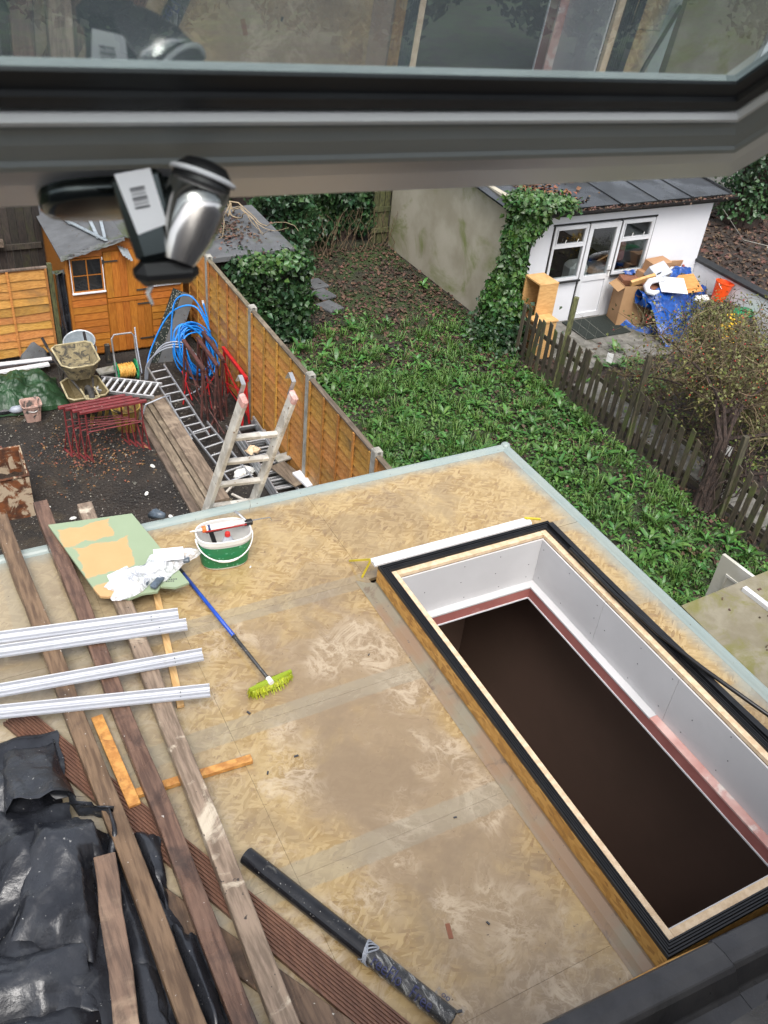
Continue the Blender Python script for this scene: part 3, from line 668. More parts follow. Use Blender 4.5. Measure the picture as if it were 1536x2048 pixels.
    MB().box(V3((.160, .582, CAMZ-.256)), (.044, .02, .016)).build('end_cap', 'gun_black', h, bevel=.006)
    MB().tube([(.150, .58, CAMZ-.262), (.146, .58, CAMZ-.270), (.149, .58, CAMZ-.278)], [.002, .0015, .001], 5).build('torn_tag', 'white_plastic', h)
    t.rotation_euler = (0, R(1.6), 0)
sash()

# ------------------------------------------------------------------ orange waney lap fence between yard and garden
def lap_panel(parent, a, b, z0, z1, face, m, nb=12, nbat=3, top=True):
    """overlapped boards between plan points a and b; face = +1/-1 side of the boards"""
    a, b = V3((*a, 0)), V3((*b, 0)); d = (b-a).normalized(); L = (b-a).length; nr = V3((-d.y, d.x, 0))*face
    p = MB(); ang = math.atan2(d.y, d.x)
    c = (a+b)/2
    # panel frame
    for zz in (z0+.02, z1-.02): p.bar(V3((*a.xy, zz))+d*.005, V3((*b.xy, zz))-d*.005, .028, .04)
    pan = p.build('panel', m, parent)
    h = (z1-z0-.05)/nb
    for i in range(nb):
        za = z0+.02+i*h+random.uniform(-.006, .006); zb = za+h*1.22; q = MB()
        w1 = random.uniform(-.006, .006); nseg = 6
        vs_ = []
        for k in range(nseg+1):
            x = a+d*(.02+(L-.04)*k/nseg); wob = .010*math.sin(k*1.7+i*2.1)+random.uniform(-.004, .004)
            vs_ += [x+nr*.034+V3((0, 0, za+wob)), x+nr*.008+V3((0, 0, zb)), x+nr*.0+V3((0, 0, zb)), x+nr*.018+V3((0, 0, za+wob))]
        fs = []
        for k in range(nseg):
            o = k*4
            for j in range(4): fs.append((o+j, o+(j+1) % 4, o+4+(j+1) % 4, o+4+j))
        fs += [(0, 1, 2, 3), (nseg*4+3, nseg*4+2, nseg*4+1, nseg*4)]
        q.add(vs_, fs).build('slat', m, pan)
    for i in range(nbat):
        x = a+d*(L*(i+.0)/(nbat-1) if nbat > 1 else L/2); x = a+d*(.03+(L-.06)*i/max(1, nbat-1))
        MB().bar(x+nr*.042+V3((0, 0, z0)), x+nr*.042+V3((0, 0, z1-.001)), .035, .022, nr).build('batten', m, pan)
    MB().bar(V3((*a.xy, z1+.012))+d*.003+nr*.01, V3((*b.xy, z1+.012))-d*.003+nr*.01, .065, .022).build('capping', 'plank', pan)
    return pan
def conc_post(parent, x, y, z, ry=0):
    q = MB(); s = .05
    q.extr([(-s, -s), (s, -s), (s, -.02), (.028, -.02), (.028, .02), (s, .02), (s, s), (-s, s), (-s, .02), (-.028, .02), (-.028, -.02), (-s, -.02)] if False else
           [(-s, -s), (-.02, -s), (-.02, -.028), (.02, -.028), (.02, -s), (s, -s), (s, s), (.02, s), (.02, .028), (-.02, .028), (-.02, s), (-s, s)],
           lambda p, e: (x+p[0], y+p[1], (0, z)[e]))
    q.add([(x-s, y-s, z), (x+s, y-s, z), (x+s, y+s, z), (x-s, y+s, z), (x-s*.7, y-s*.7, z+.02), (x+s*.7, y-s*.7, z+.02), (x+s*.7, y+s*.7, z+.02), (x-s*.7, y+s*.7, z+.02)],
          [(0, 1, 5, 4), (1, 2, 6, 5), (2, 3, 7, 6), (3, 0, 4, 7), (4, 5, 6, 7)])
    return q.build('post', 'concrete', parent)
def side_fence():
    t = thing('lap_fence', 'orange lapped board fence with concrete posts between yard and weedy garden', 'fence', (4.2, 9, 0))
    ys = [13.05, 11.13, 9.08, 7.24, 5.3]
    for y in ys: conc_post(t, 4.2, y, 1.86 if y < 13 else 1.86)
    for i in range(4):
        lap_panel(t, (4.2, ys[i]-.052), (4.2, ys[i+1]+.052), .04, 1.80, -1, 'fence_wood', 13, 5)
    lap_panel(t, (4.2, 14.9), (4.2, 13.05+.052), .04, 1.80, -1, 'fence_wood', 13, 5)
side_fence()
def left_panel():
    t = thing('boundary_fence', 'orange lapped fence panels at the far left of the yard', 'fence', (1.2, 14.09, 0))
    lap_panel(t, (-1.70, 14.09), (.08, 14.09), .06, 1.50, -1, 'fence_wood_x', 10, 4)
    lap_panel(t, (.17, 14.09), (1.93, 14.09), .06, 1.50, -1, 'fence_wood_x', 10, 4)
    mm(1.935, 2.005, 14.05, 14.13, 0, 1.56).build('post', 'post_moss', t); mm(.085, .165, 14.05, 14.13, 0, 1.56).build('post', 'post_moss', t)
    # black sheet hanging in the gap beside the shed
    q = MB().grid(lambda u, v: (2.02+.13*u, 13.93+.05*math.sin(u*9+v*3)+.03*fbm(u*3, v*4), .05+1.42*v), 10, 24)
    q.solo('black_sheet', 'black plastic sheet hanging between the fence panel and the shed', 'sheet', 'black_plastic', smooth=True, thick=.004)
    o = MB().grid(lambda u, v: (1.98+.22*u, 13.88+.12*v, 1.47+.05*fbm(u*6, v*6)), 8, 4).solo('torn_plastic', 'torn grey plastic caught on top of the fence panel corner', 'plastic', 'felt_roof', smooth=True, thick=.004)
left_panel()
def old_fence():
    t = thing('board_fence', 'old dark vertical board fence behind the left panel', 'fence', (0.6, 15.6, 0))
    x = -2.4
    while x < 2.1:
        w_ = random.uniform(.11, .15); mm(x, x+w_-.008, 15.6+random.uniform(-.01, .01), 15.63, 0, 2.15+random.uniform(-.05, .05)).build('board', 'fence_old', t); x += w_
    for z in (.5, 1.25): mm(-2.4, 2.1, 15.55, 15.588, z, z+.09).build('rail', 'fence_old', t)
    mm(1.18, 1.5, 15.42, 15.54, 1.36, 1.46).build('ledge', 'plank', t)
old_fence()

# ------------------------------------------------------------------ orange shed
def shed():
    t = thing('garden_shed', 'orange timber garden shed with double hinged door behind the yard', 'shed', (3.05, 15, 0))
    X0, X1, Y0, Y1 = 2.16, 3.99, 13.83, 16.3; ze = 1.78; xa = (X0+X1)/2; za = 2.0
    def roofz(x): return ze+(za-ze)*(1-abs(x-xa)/(xa-X0))
    # cladding boards on the front, cut round window and door
    def clad(x0, x1, z0, z1, n):
        h = (z1-z0)/n
        for i in range(n):
            a, b = z0+i*h, z0+(i+1)*h
            q = MB(); q.add([(x0, Y0-.012, a+.004), (x1, Y0-.012, a+.004), (x1, Y0-.002, b-.004), (x0, Y0-.002, b-.004), (x0, Y0+.01, a), (x1, Y0+.01, a), (x1, Y0+.01, b), (x0, Y0+.01, b)],
                    [(0, 1, 2, 3), (0, 4, 5, 1), (1, 5, 6, 2), (2, 6, 7, 3), (3, 7, 4, 0), (7, 6, 5, 4)]); q.build('cladding_board', 'shed_wood', t)
    clad(X0+.04, 2.735, .06, 1.14, 9); clad(3.455, X1-.04, .06, 1.14, 9)
    clad(X0+.04, 2.735, 1.71, 1.80, 1); clad(3.455, X1-.04, 1.71, 1.80, 1)
    mm(X0, X1, Y0+.012, Y0+.04, .03, ze).build('front_frame', 'shed_wood', t)
    MB().add([(X0, Y0+.0, ze+.002), (X1, Y0, ze+.002), (xa, Y0, za), (X0, Y0+.03, ze+.002), (X1, Y0+.03, ze+.002), (xa, Y0+.03, za)], [(0, 1, 2), (5, 4, 3), (0, 3, 4, 1), (1, 4, 5, 2), (2, 5, 3, 0)]).build('gable', 'shed_wood', t)
    for x in (X0, X1-.04): mm(x, x+.04, Y0-.022, Y0+.011, .03, ze).build('corner_board', 'shed_wood_v', t)
    # windows
    for (a, b) in ((2.24, 2.72), (3.50, 3.93)):
        wd = mm(a, b, Y0-.018, Y0+.011, 1.15, 1.70).build('window', 'shed_wood_v', t)
        c = (a+b)/2
        for xa_, xb_ in ((a+.025, c-.01), (c+.01, b-.025)):
            for z0_, z1_ in ((1.18, 1.415), (1.435, 1.675)): mm(xa_, xb_, Y0-.022, Y0-.0185, z0_, z1_).build('pane', 'pane_dark', wd)
        mm(a-.02, b+.02, Y0-.05, Y0-.0185, 1.13, 1.15).build('sill', 'white_paint', wd)
        for xx in (a-.012, b): mm(xx, xx+.012, Y0-.024, Y0-.0186, 1.151, 1.70).build('surround', 'white_paint', wd)
    # stable style door of vertical boards
    def leaf(z0, z1):
        d = mm(2.75, 3.44, Y0-.012, Y0+.0115, z0, z1).build('door', 'shed_wood_v', t)
        for i in range(6):
            x = 2.755+i*.1142; mm(x, x+.110, Y0-.020, Y0-.0125, z0+.004, z1-.004).build('door_board', 'shed_wood_v', d)
        return d
    d1 = leaf(.06, .99); d2 = leaf(1.005, 1.76)
    mm(2.752, 3.438, Y0-.032, Y0-.0205, .93, .985).build('door_rail', 'shed_wood', d1)
    for d, z, xx in ((d1, .86, 3.22), (d1, .24, 3.22), (d2, 1.10, 3.22), (d2, 1.62, 2.72)):
        mm(xx, xx+.24, Y0-.038, Y0-.0325, z-.012, z+.012).build('hinge', 'black_steel', d); mm(xx+(.22 if xx > 3 else 0), xx+(.25 if xx > 3 else .03), Y0-.0385, Y0-.033, z-.035, z+.035).build('hinge_plate', 'black_steel', d)
    # side and back walls, roof
    mm(X0, X0+.03, Y0+.041, Y1, .03, ze).build('side_wall', 'shed_wood', t); mm(X1-.03, X1, Y0+.041, Y1, .03, ze).build('side_wall', 'shed_wood', t); mm(X0+.031, X1-.031, Y1-.03, Y1, .03, ze).build('back_wall', 'shed_wood', t)
    for sgn in (-1, 1):
        xo = xa+sgn*(xa-X0+.07); zo = ze-.03
        q = MB(); q.add([(xa, Y0-.09, za+.02), (xo, Y0-.09, zo+.02), (xo, Y1+.05, zo+.02), (xa, Y1+.05, za+.02), (xa, Y0-.09, za), (xo, Y0-.09, zo), (xo, Y1+.05, zo), (xa, Y1+.05, za)],
                [(0, 1, 2, 3), (7, 6, 5, 4), (0, 4, 5, 1), (1, 5, 6, 2), (2, 6, 7, 3), (3, 7, 4, 0)]); q.build('roof_felt', 'felt_roof', t)
    # ragged felt edge along the gable
    def rag(u, v):
        x = X0-.07+(xa-X0+.07)*u; z = roofz(x)-.01
        return (x, Y0-.10-.05*v+.02*fbm(u*14, v*3), z+.028-.05*v*v+.025*fbm(u*9, v*5, 3))
    MB().grid(rag, 30, 5).build('felt_edge', 'felt_roof', t, thick=.004)
shed()
def roof_strips():
    g = 'metal studs lying on the orange shed roof'
    def stud(a, b, w_, label):
        d, s, u, L = frame(a, b); pr = [(-w_/2, 0), (w_/2, 0), (w_/2, .02), (w_/2-.004, .02), (w_/2-.004, .004), (-w_/2+.004, .004), (-w_/2+.004, .02), (-w_/2, .02)]
        A, B = V3(a), V3(b); MB().extr(pr, lambda p, e: (A, B)[e]+s*p[0]+u*p[1]).solo('metal_stud', label, 'metal strip', 'galv', g)
    def z_(x): return 1.78-.03+.05+(2.0-1.75)*(1-abs(x-3.075)/.985)
    stud((2.30, 16.05, z_(2.3)), (2.48, 14.75, z_(2.48)), .045, 'upper of two overlapping silver metal strips on the shed roof')
    stud((2.45, 14.9, z_(2.45)+.01), (2.80, 13.72, z_(2.80)+.0), .05, 'lower of two overlapping silver metal strips ending at the shed eave')
    stud((2.78, 14.9, z_(2.78)+.01), (2.72, 13.9, z_(2.72)), .05, 'short white metal strip lying down the shed roof')
    stud((2.92, 14.6, z_(2.92)+.02), (2.80, 13.80, z_(2.8)+.02), .045, 'pale metal strip crossing the lower end of another on the shed roof')
    for i in range(4):
        stud((2.95+.05*i, 14.9, z_(2.95+.05*i)+.02), (3.02+.035*i, 13.55, 1.75-.03*i+.03), .04, ('leftmost', 'second from left', 'third from left', 'rightmost')[i]+' of four bundled metal strips hanging over the shed door')
roof_strips()

# ------------------------------------------------------------------ white outbuilding on the right
def outbuilding():
    t = thing('outbuilding', 'white painted outbuilding with black trim, glazed door and two windows', 'outbuilding', (12, 14.8, 0))
    X0, X1, Y0, Y1 = 9.66, 14.43, 12.63, 17.1
    # front wall as pieces round the openings
    z1 = 2.16; o = (10.55, 13.0, .86, 1.94)
    for a in ((X0, 10.55, 0, z1), (13.0, X1, 0, z1), (10.551, 12.999, 1.945, z1), (10.551, 11.36, 0, .855), (12.15, 12.999, 0, .855)):
        mm(a[0], a[1], Y0, Y0+.12, a[2], a[3]).build('front_wall', 'white_paint', t)
    mm(X0-.0, X0+.11, Y0+.121, Y1, 0, 2.42).build('side_wall', 'render_wall', t, label='mossy grey rendered side wall')
    mm(X1-.12, X1, Y0+.121, Y1, 0, 2.2).build('side_wall', 'white_paint', t)
    mm(X0+.12, X1-.121, Y1-.1, Y1, 0, 2.2).build('back_wall', 'render_wall', t)
    mm(X0+.12, X1-.125, Y0+.125, Y1-.11, .02, .06).build('room_floor', 'mat_dark', t)
    mm(10.055, 10.10, Y0-.02, Y0-.001, .0, 2.16).build('trim_strip', 'black_trim', t)
    # windows
    def win(a, b):
        wd = MB()
        zA, zB, zM = .865, 1.935, 1.55
        for q in ((a, a+.05, zA, zB), (b-.05, b, zA, zB), (a+.051, b-.051, zA, zA+.05), (a+.051, b-.051, zB-.05, zB), (a+.051, b-.051, zM-.03, zM+.03)):
            wd.mm(q[0], q[1], Y0-.03, Y0+.05, q[2], q[3])
        f = wd.build('window', 'white_pvc', t)
        mm(a+.05, b-.05, Y0+.0, Y0+.006, zA+.05, zM-.03).build('pane', 'pane_clear', f); mm(a+.05, b-.05, Y0+.0, Y0+.006, zM+.03, zB-.05).build('pane', 'pane_clear', f)
        fr = MB()
        for q in ((a+.06, b-.06, zM+.032, zM+.05), (a+.06, b-.06, zB-.07, zB-.052), (a+.06, a+.08, zM+.052, zB-.072), (b-.08, b-.06, zM+.052, zB-.072)): fr.mm(q[0], q[1], Y0-.035, Y0-.001, q[2], q[3])
        fr.build('opening_light', 'white_pvc', f)
        mm(a-.03, b+.03, Y0-.07, Y0-.031, zA-.03, zA-.001).build('sill', 'black_trim', f)
        for q in ((a-.03, a-.002), (b+.002, b+.03)): mm(q[0], q[1], Y0-.012, Y0+.02, zA, zB).build('surround', 'black_trim', f)
        for x in ((a+b)/2-.12, (a+b)/2+.16): MB().tube([(x, Y0-.04, zM+.07), (x+.01, Y0-.05, zM+.13)], .008, 5).build('catch', 'white_plastic', f)
        return f
    w1 = win(10.58, 11.36); w2 = win(12.17, 12.97)
    mm(10.53, 13.02, Y0-.014, Y0-.001, 1.945, 1.975).build('head_trim', 'black_trim', t)
    # door
    d = MB(); a, b = 11.385, 12.125
    for q in ((a, a+.09, .03, 1.93), (b-.09, b, .03, 1.93), (a+.091, b-.091, 1.83, 1.93), (a+.091, b-.091, .03, .13), (a+.091, b-.091, .80, .90)): d.mm(q[0], q[1], Y0-.035, Y0+.03, q[2], q[3])
    dr = d.build('door', 'white_pvc', t)
    mm(a+.091, b-.091, Y0-.012, Y0+.01, .131, .799).build('door_panel', 'white_paint', dr)
    mm(a+.091, b-.091, Y0-.004, Y0+.004, .901, 1.829).build('pane', 'pane_clear', dr)
    mm(b-.06, b-.035, Y0-.06, Y0-.036, .86, 1.06).build('handle', 'white_plastic', dr); mm(b-.12, b-.04, Y0-.075, Y0-.061, .97, .99).build('lever', 'steel', dr)
    for q in ((11.362, 11.383), (12.127, 12.148)): mm(q[0], q[1], Y0-.012, Y0+.02, .0, 1.944).build('surround', 'black_trim', t)
    # roof of felt sheets, fascia and gutter
    zf, zb = 2.33, 2.62; xs = [9.45, 10.65, 11.85, 12.75, 13.6, 14.62]
    for i in range(5):
        def fn(p, e): return (xs[i+e]-.004, p[0], p[1])
        MB().extr([(Y0-.20, zf), (Y1+.1, zb), (Y1+.1, zb-.03), (Y0-.20, zf-.03)], fn).build('roof_sheet', 'felt_wet', t)
        MB().extr([(Y0-.20, zf+.002), (Y1+.1, zb+.002), (Y1+.1, zb+.014), (Y0-.20, zf+.014)], lambda p, e: (xs[i+1]-.025+.04*e, p[0], p[1])).build('roof_lap', 'felt_wet', t)
    mm(9.47, 14.60, Y0-.17, Y0-.001, 2.17, 2.295).build('fascia', 'black_trim', t)
    MB().extr([(-.075, 0), (-.06, -.05), (0, -.065), (.06, -.05), (.07, 0), (.062, 0), (.05, -.04), (0, -.055), (-.05, -.04), (-.067, 0)], lambda p, e: ((9.5, 14.72)[e], Y0-.245+p[0], 2.305+p[1])).build('gutter', 'black_trim', t)
    MB().extr([(Y0-.15, 2.36), (Y1, 2.65), (Y1, 2.45), (Y0-.15, 2.2)], lambda p, e: ((14.625, 14.66)[e], p[0], p[1])).build('barge_board', 'black_trim', t)
    # leaves in the gutter
    n = 900; p = np.stack([rng.uniform(9.6, 14.7, n), rng.normal(Y0-.24, .03, n), rng.uniform(2.27, 2.31, n)], 1); leaves('gutter_leaves', p, np.tile([0, 0, 1.], (n, 1)), .05, 'litter', t, jit=.5)['kind'] = 'stuff'
    n = 700; p = np.stack([10.2+np.abs(rng.normal(0, .45, n)), rng.uniform(Y0-.15, 14.4, n), np.zeros(n)], 1); p[:, 2] = 2.34+(p[:, 1]-Y0+.2)/(4.77)*.29
    leaves('roof_leaves', p, np.tile([0, 0, 1.], (n, 1)), .085, 'litter_orange', t, jit=.35)['kind'] = 'stuff'
    # things seen dimly inside
    mm(12.3, 12.8, 13.2, 13.6, .1, .75).solo('pale_sack', 'pale plastic wrapped bundle behind the right outbuilding window', 'bundle', 'grey_carton', bevel=.06)
    mm(12.55, 12.9, 13.05, 13.3, .85, 1.3).solo('red_jacket', 'red wrapped bundle behind the right outbuilding window', 'bundle', 'red_board', bevel=.08)
    mm(11.55, 12.0, 13.0, 13.4, .1, .95).solo('white_sack', 'white plastic bundle behind the glazed door', 'bundle', 'white_plastic', bevel=.1)
    # low white wall with black coping
    wl = thing('garden_wall', 'low white wall with black coping right of the outbuilding', 'wall', (14.55, 10.5, 0))
    mm(14.44, 14.60, 6.5, Y0+.1, 0, .90).build('wall_body', 'white_paint', wl); mm(14.40, 14.64, 6.5, Y0+.12, .901, .96).build('coping', 'black_trim', wl, bevel=.008)
    # block wall far right
    bw = thing('block_wall', 'pale grey concrete block wall behind the dark earth at top right', 'wall', (19, 18.2, 0))
    for r_ in range(8):
        x = 15.0+(r_ % 2)*.22
        while x < 24:
            mm(x, x+.435, 18.2, 18.3+random.uniform(0, .006), r_*.225, r_*.225+.215).build('block', 'block_wall', bw); x += .445
    mm(14.9, 24.5, 18.22, 18.29, 0, 1.78).build('mortar_core', 'concrete', bw); mm(14.9, 24.5, 18.15, 18.35, 1.81, 1.88).build('coping', 'concrete', bw)
outbuilding()
def far_right():
    # stump like ivy tree at the top right edge
    t = thing('ivy_tree', 'broken trunk wrapped in dark ivy at the top right edge', 'tree', (19.6, 16.2, 0))
    q = MB()
    for i in range(7):
        a = i*.9; q.tube([(19.7+.25*math.cos(a), 16.2+.25*math.sin(a), 0), (19.75+.2*math.cos(a), 16.2+.2*math.sin(a), 1.2), (19.9+.28*math.cos(a+.4), 16.2+.25*math.sin(a), 2.6+.3*math.sin(i*2)), (20.1+.3*math.cos(a), 16.2, 4.2)], [.22, .17, .13, .06], 7)
    q.build('trunk', 'bark', t)
    n = 5000; th = rng.uniform(0, 2*np.pi, n); z = rng.uniform(.3, 4.2, n); rr = .55+.25*np.sin(z*3+th*2)*.5+rng.normal(0, .12, n)
    p = np.stack([19.6+rr*np.cos(th), 16.1+rr*np.sin(th), z], 1); leaves('ivy_crown', p, np.stack([np.cos(th), np.sin(th), .3*np.ones(n)], 1), .11, 'ivy_leaf', t)
    MB().tube([(14.6, 12.5, 2.0), (15.6, 12.6, 1.25), (16.8, 12.6, .95), (18.2, 12.4, .9)], .007, 4).solo('washing_line', 'thin slack washing line strung over the dark earth behind the white wall', 'line', 'concrete')
    MB().lathe([(0, .05), (.035, .04), (.05, 0), (.03, -.04), (0, -.05)], (16.5, 12.6, 1.0), 7).solo('line_knot', 'white knotted rag tied on the washing line', 'rag', 'white_plastic')
far_right()

# ------------------------------------------------------------------ picket fence
def picket():
    t = thing('picket_fence', 'low weathered picket fence with leaning green pickets', 'fence', (9.45, 8.5, 0))
    y = 11.55; i = 0
    while y > 4.2:
        w_ = random.uniform(.075, .095); h = 1.02-.025*(11.5-y)*1.2+random.uniform(-.06, .05); lean = random.uniform(-.05, .07); x = 9.4+.012*(11.5-y)*1.5+random.uniform(-.02, .02)
        if not (7.02 < y < 7.12):
            q = MB(); q.add([(x, y, -.02), (x+.018, y, -.02), (x+.018, y+w_, -.02), (x, y+w_, -.02), (x+.02, y+lean, h-.03), (x+.038, y+lean, h-.03), (x+.038, y+w_+lean, h), (x+.02, y+w_+lean, h)],
                            [(3, 2, 1, 0), (4, 5, 6, 7), (0, 1, 5, 4), (1, 2, 6, 5), (2, 3, 7, 6), (3, 0, 4, 7)]); q.build('picket', 'picket_wood', t)
        y -= w_+random.uniform(.055, .085); i += 1
    for z in (.22, .68): MB().bar((9.47, 11.6, z), (9.6, 4.1, z-.1), .035, .07).build('rail', 'picket_wood', t)
    for (y, h, l) in ((10.45, 1.62, .05), (8.52, 1.5, .12), (6.5, 1.3, .1)): MB().bar((9.45+.01*(11-y), y, 0), (9.53, y+l, h), .075, .075).build('post', 'post_moss' if y > 10 else 'picket_wood', t, bevel=.004)
    for k, z in enumerate((.95, 1.1, 1.25, 1.4)):
        MB().tube([(9.53, 10.48, z), (9.6, 9.5, z-.06-.02*k), (9.62, 8.6, z-.05)], .0022, 3).build('wire', 'concrete_path', t)
    for k in range(9): MB().tube([(9.54, 10.3-.2*k, .9), (9.57, 10.3-.2*k, 1.4-.015*k)], .0014, 3).build('wire', 'concrete_path', t)
    for (x, y, z) in ((9.62, 9.52, 1.0), (9.75, 6.95, .8)):
        MB().box((x, y, z), (.01, .10, .15), .5).solo('white_tag', ('white plastic tag among ivy on the picket fence' if y > 9 else 'white plastic tag behind the shrub trunk'), 'tag', 'white_plastic')
    # narrow concrete path behind the pickets, slab by slab
    p = thing('slab_path', 'narrow concrete slab path running behind the picket fence', 'path', (10.1, 8, 0))
    y = 10.4
    while y > 3.5:
        L = .62; x = 9.75+.02*(10-y); MB().box((x+.33, y-L/2, .012+random.uniform(-.006, .008)), (.62, L-.02, .045), random.uniform(-.01, .01)).build('slab', 'concrete_path', p, bevel=.005); y -= L
    q = thing('patio', 'dark paved apron in front of the outbuilding door', 'paving', (11.5, 11.7, 0))
    for ix in range(7):
        for iy in range(3): MB().box((10.35+ix*.6, 12.3-iy*.6, .006+random.uniform(-.003, .003)), (.59, .59, .03)).build('slab', 'concrete_path', q, bevel=.004)
    MB().box((11.68, 12.13, .034), (1.1, .78, .02), .01).solo('doormat', 'dark green rubber mat before the outbuilding door', 'mat', 'mat_dark')
    mm(10.5, 10.9, 11.45, 11.7, .0, .03).solo('paving_offcut', 'small flat stone at the edge of the dark apron', 'stone', 'concrete_path') if False else None
picket()

# ------------------------------------------------------------------ vegetation
def sample_box(n, x0, x1, y0, y1, z0, z1, faces):
    """points on chosen faces of a box with outward normals; faces: string of l r f b t"""
    P_, N_ = [], []; areas = {'l': (y1-y0)*(z1-z0), 'r': (y1-y0)*(z1-z0), 'f': (x1-x0)*(z1-z0), 'b': (x1-x0)*(z1-z0), 't': (x1-x0)*(y1-y0)}
    tot = sum(areas[c] for c in faces)
    for c in faces:
        k = int(n*areas[c]/tot); u, v = rng.uniform(0, 1, k), rng.uniform(0, 1, k); o = np.ones(k)
        x, y, z = x0+(x1-x0)*u, y0+(y1-y0)*(u if c in 'lr' else v), z0+(z1-z0)*v
        if c == 'l': p, nn = (o*x0, y, z), (-1, 0, 0)
        elif c == 'r': p, nn = (o*x1, y, z), (1, 0, 0)
        elif c == 'f': p, nn = (x, o*y0, z), (0, -1, 0)
        elif c == 'b': p, nn = (x, o*y1, z), (0, 1, 0)
        else: p, nn = (x, y, o*z1), (0, 0, 1)
        P_.append(np.stack(p, 1)); N_.append(np.tile(np.array(nn, float), (k, 1)))
    return np.concatenate(P_), np.concatenate(N_)
def lump(p, n_, amp, s):
    d = np.array([fbm(*q, s, 3) for q in p])[:, None]; return p+n_*amp*d
def vine(t, p0, pts_, rad, m='bark'):
    MB().tube(pts_, rad, 5).build('stem', m, t)

def ivy_shed():
    t = thing('felt_roof_shed', 'low grey felt roofed shed half covered in ivy behind the orange fence', 'shed', (5.15, 14.6, 0))
    mm(4.42, 5.82, 13.75, 15.65, 0, 1.55).build('wall', 'fence_old', t)
    MB().add([(4.34, 13.62, 1.58), (5.90, 13.62, 1.62), (5.95, 15.8, 1.62), (4.34, 15.8, 1.58), (4.34, 13.62, 1.48), (5.90, 13.62, 1.50), (5.95, 15.8, 1.5), (4.34, 15.8, 1.48)], [(0, 1, 2, 3), (7, 6, 5, 4), (0, 4, 5, 1), (1, 5, 6, 2), (2, 6, 7, 3), (3, 7, 4, 0)]).build('roof', 'felt_roof', t, bevel=.012)
    n = 420; p = np.stack([rng.normal(5.0, .3, n), rng.normal(14.7, .4, n), np.full(n, 1.63)], 1); leaves('roof_litter', p, np.tile([0, 0, 1.], (n, 1)), .06, 'litter', t, jit=.3)['kind'] = 'stuff'
    v = thing('ivy_mound', 'block of glossy ivy growing down the front of the felt roofed shed', 'ivy', (5.3, 13.7, 0))
    p, nn = sample_box(8200, 4.75, 6.05, 13.30, 14.5, .02, 1.52, 'frlt'); k = ~((nn[:, 2] > .5) & (p[:, 1] > 13.95)); p, nn = p[k], nn[k]
    p = lump(p, nn, .16, 2.0)+rng.normal(0, .03, p.shape); leaves('foliage', p, nn, .08, 'ivy_leaf', v, hang=(0, 0, -.8), sizevar=.7)
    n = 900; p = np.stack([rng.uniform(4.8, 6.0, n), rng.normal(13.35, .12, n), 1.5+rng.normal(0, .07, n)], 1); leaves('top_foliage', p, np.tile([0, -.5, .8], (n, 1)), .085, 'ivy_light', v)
    mm(4.85, 5.95, 13.42, 13.74, 0, 1.4).build('core', 'fence_old', v)
    # bare pale twigs sprawling on the roof
    w_ = thing('bare_vine', 'bare pale vine stems sprawled over the grey felt roof', 'vine', (5.1, 14.3, 1.6))
    for i in range(9):
        x, y, z = 5.35+random.uniform(-.1, .1), 15.4, 1.85; dx, dy = random.uniform(-.12, .09), -.13; pts = []
        for k in range(12):
            pts.append((x, y, max(1.66, z))); x += dx+random.uniform(-.05, .05); y += dy+random.uniform(-.05, .05); z = 1.75+.12*math.sin(k*.7+i)
        MB().tube(pts, [.014-.0009*k for k in range(12)], 4).build('stem', 'twig_pale', w_)
ivy_shed()
def hedge():
    t = thing('ivy_hedge', 'tall dark ivy hedge across the back of the weedy garden', 'hedge', (7.3, 17.6, 0))
    p, nn = sample_box(17000, 5.6, 9.35, 17.25, 18.4, .25, 2.6, 'frt'); p = lump(p, nn, .5, .9)+rng.normal(0, .05, p.shape); leaves('foliage', p, nn, .10, 'ivy_leaf', t, hang=(0, 0, -.6))
    p, nn = sample_box(3500, 5.95, 7.2, 15.9, 17.4, .3, 1.75, 'frt'); p = lump(p, nn, .4, 1.2)+rng.normal(0, .05, p.shape); leaves('foliage', p, nn, .10, 'ivy_leaf', t, hang=(0, 0, -.6))
    mm(5.8, 9.3, 17.6, 18.3, 0, 2.4).build('core', 'bark', t); mm(6.1, 7.0, 16.3, 17.5, 0, 1.5).build('core', 'bark', t)
    for i in range(60):
        x = random.uniform(7.0, 9.6); y = 17.0+random.uniform(-.2, .3); pts = [(x, y, 0)]
        for k in range(4): x += random.uniform(-.18, .18); y += random.uniform(-.08, .08); pts.append((x, y, .22*(k+1)+random.uniform(-.05, .1)))
        MB().tube(pts, [.009, .007, .006, .004, .003], 4).build('stem', 'twig', t)
    g = thing('board_gate', 'mossy green timber gate boards at the back garden corner', 'gate', (9.55, 17.35, 0))
    for x in (9.33, 9.47, 9.61): mm(x, x+.12, 17.30, 17.33, 0, 2.0).build('board', 'post_moss', g)
    for z in (.25, .72): mm(9.3, 9.75, 17.26, 17.299, z, z+.10).build('rail', 'post_moss', g)
    mm(9.76, 9.86, 17.2, 17.3, 0, 2.1).build('post', 'post_moss', g)
hedge()
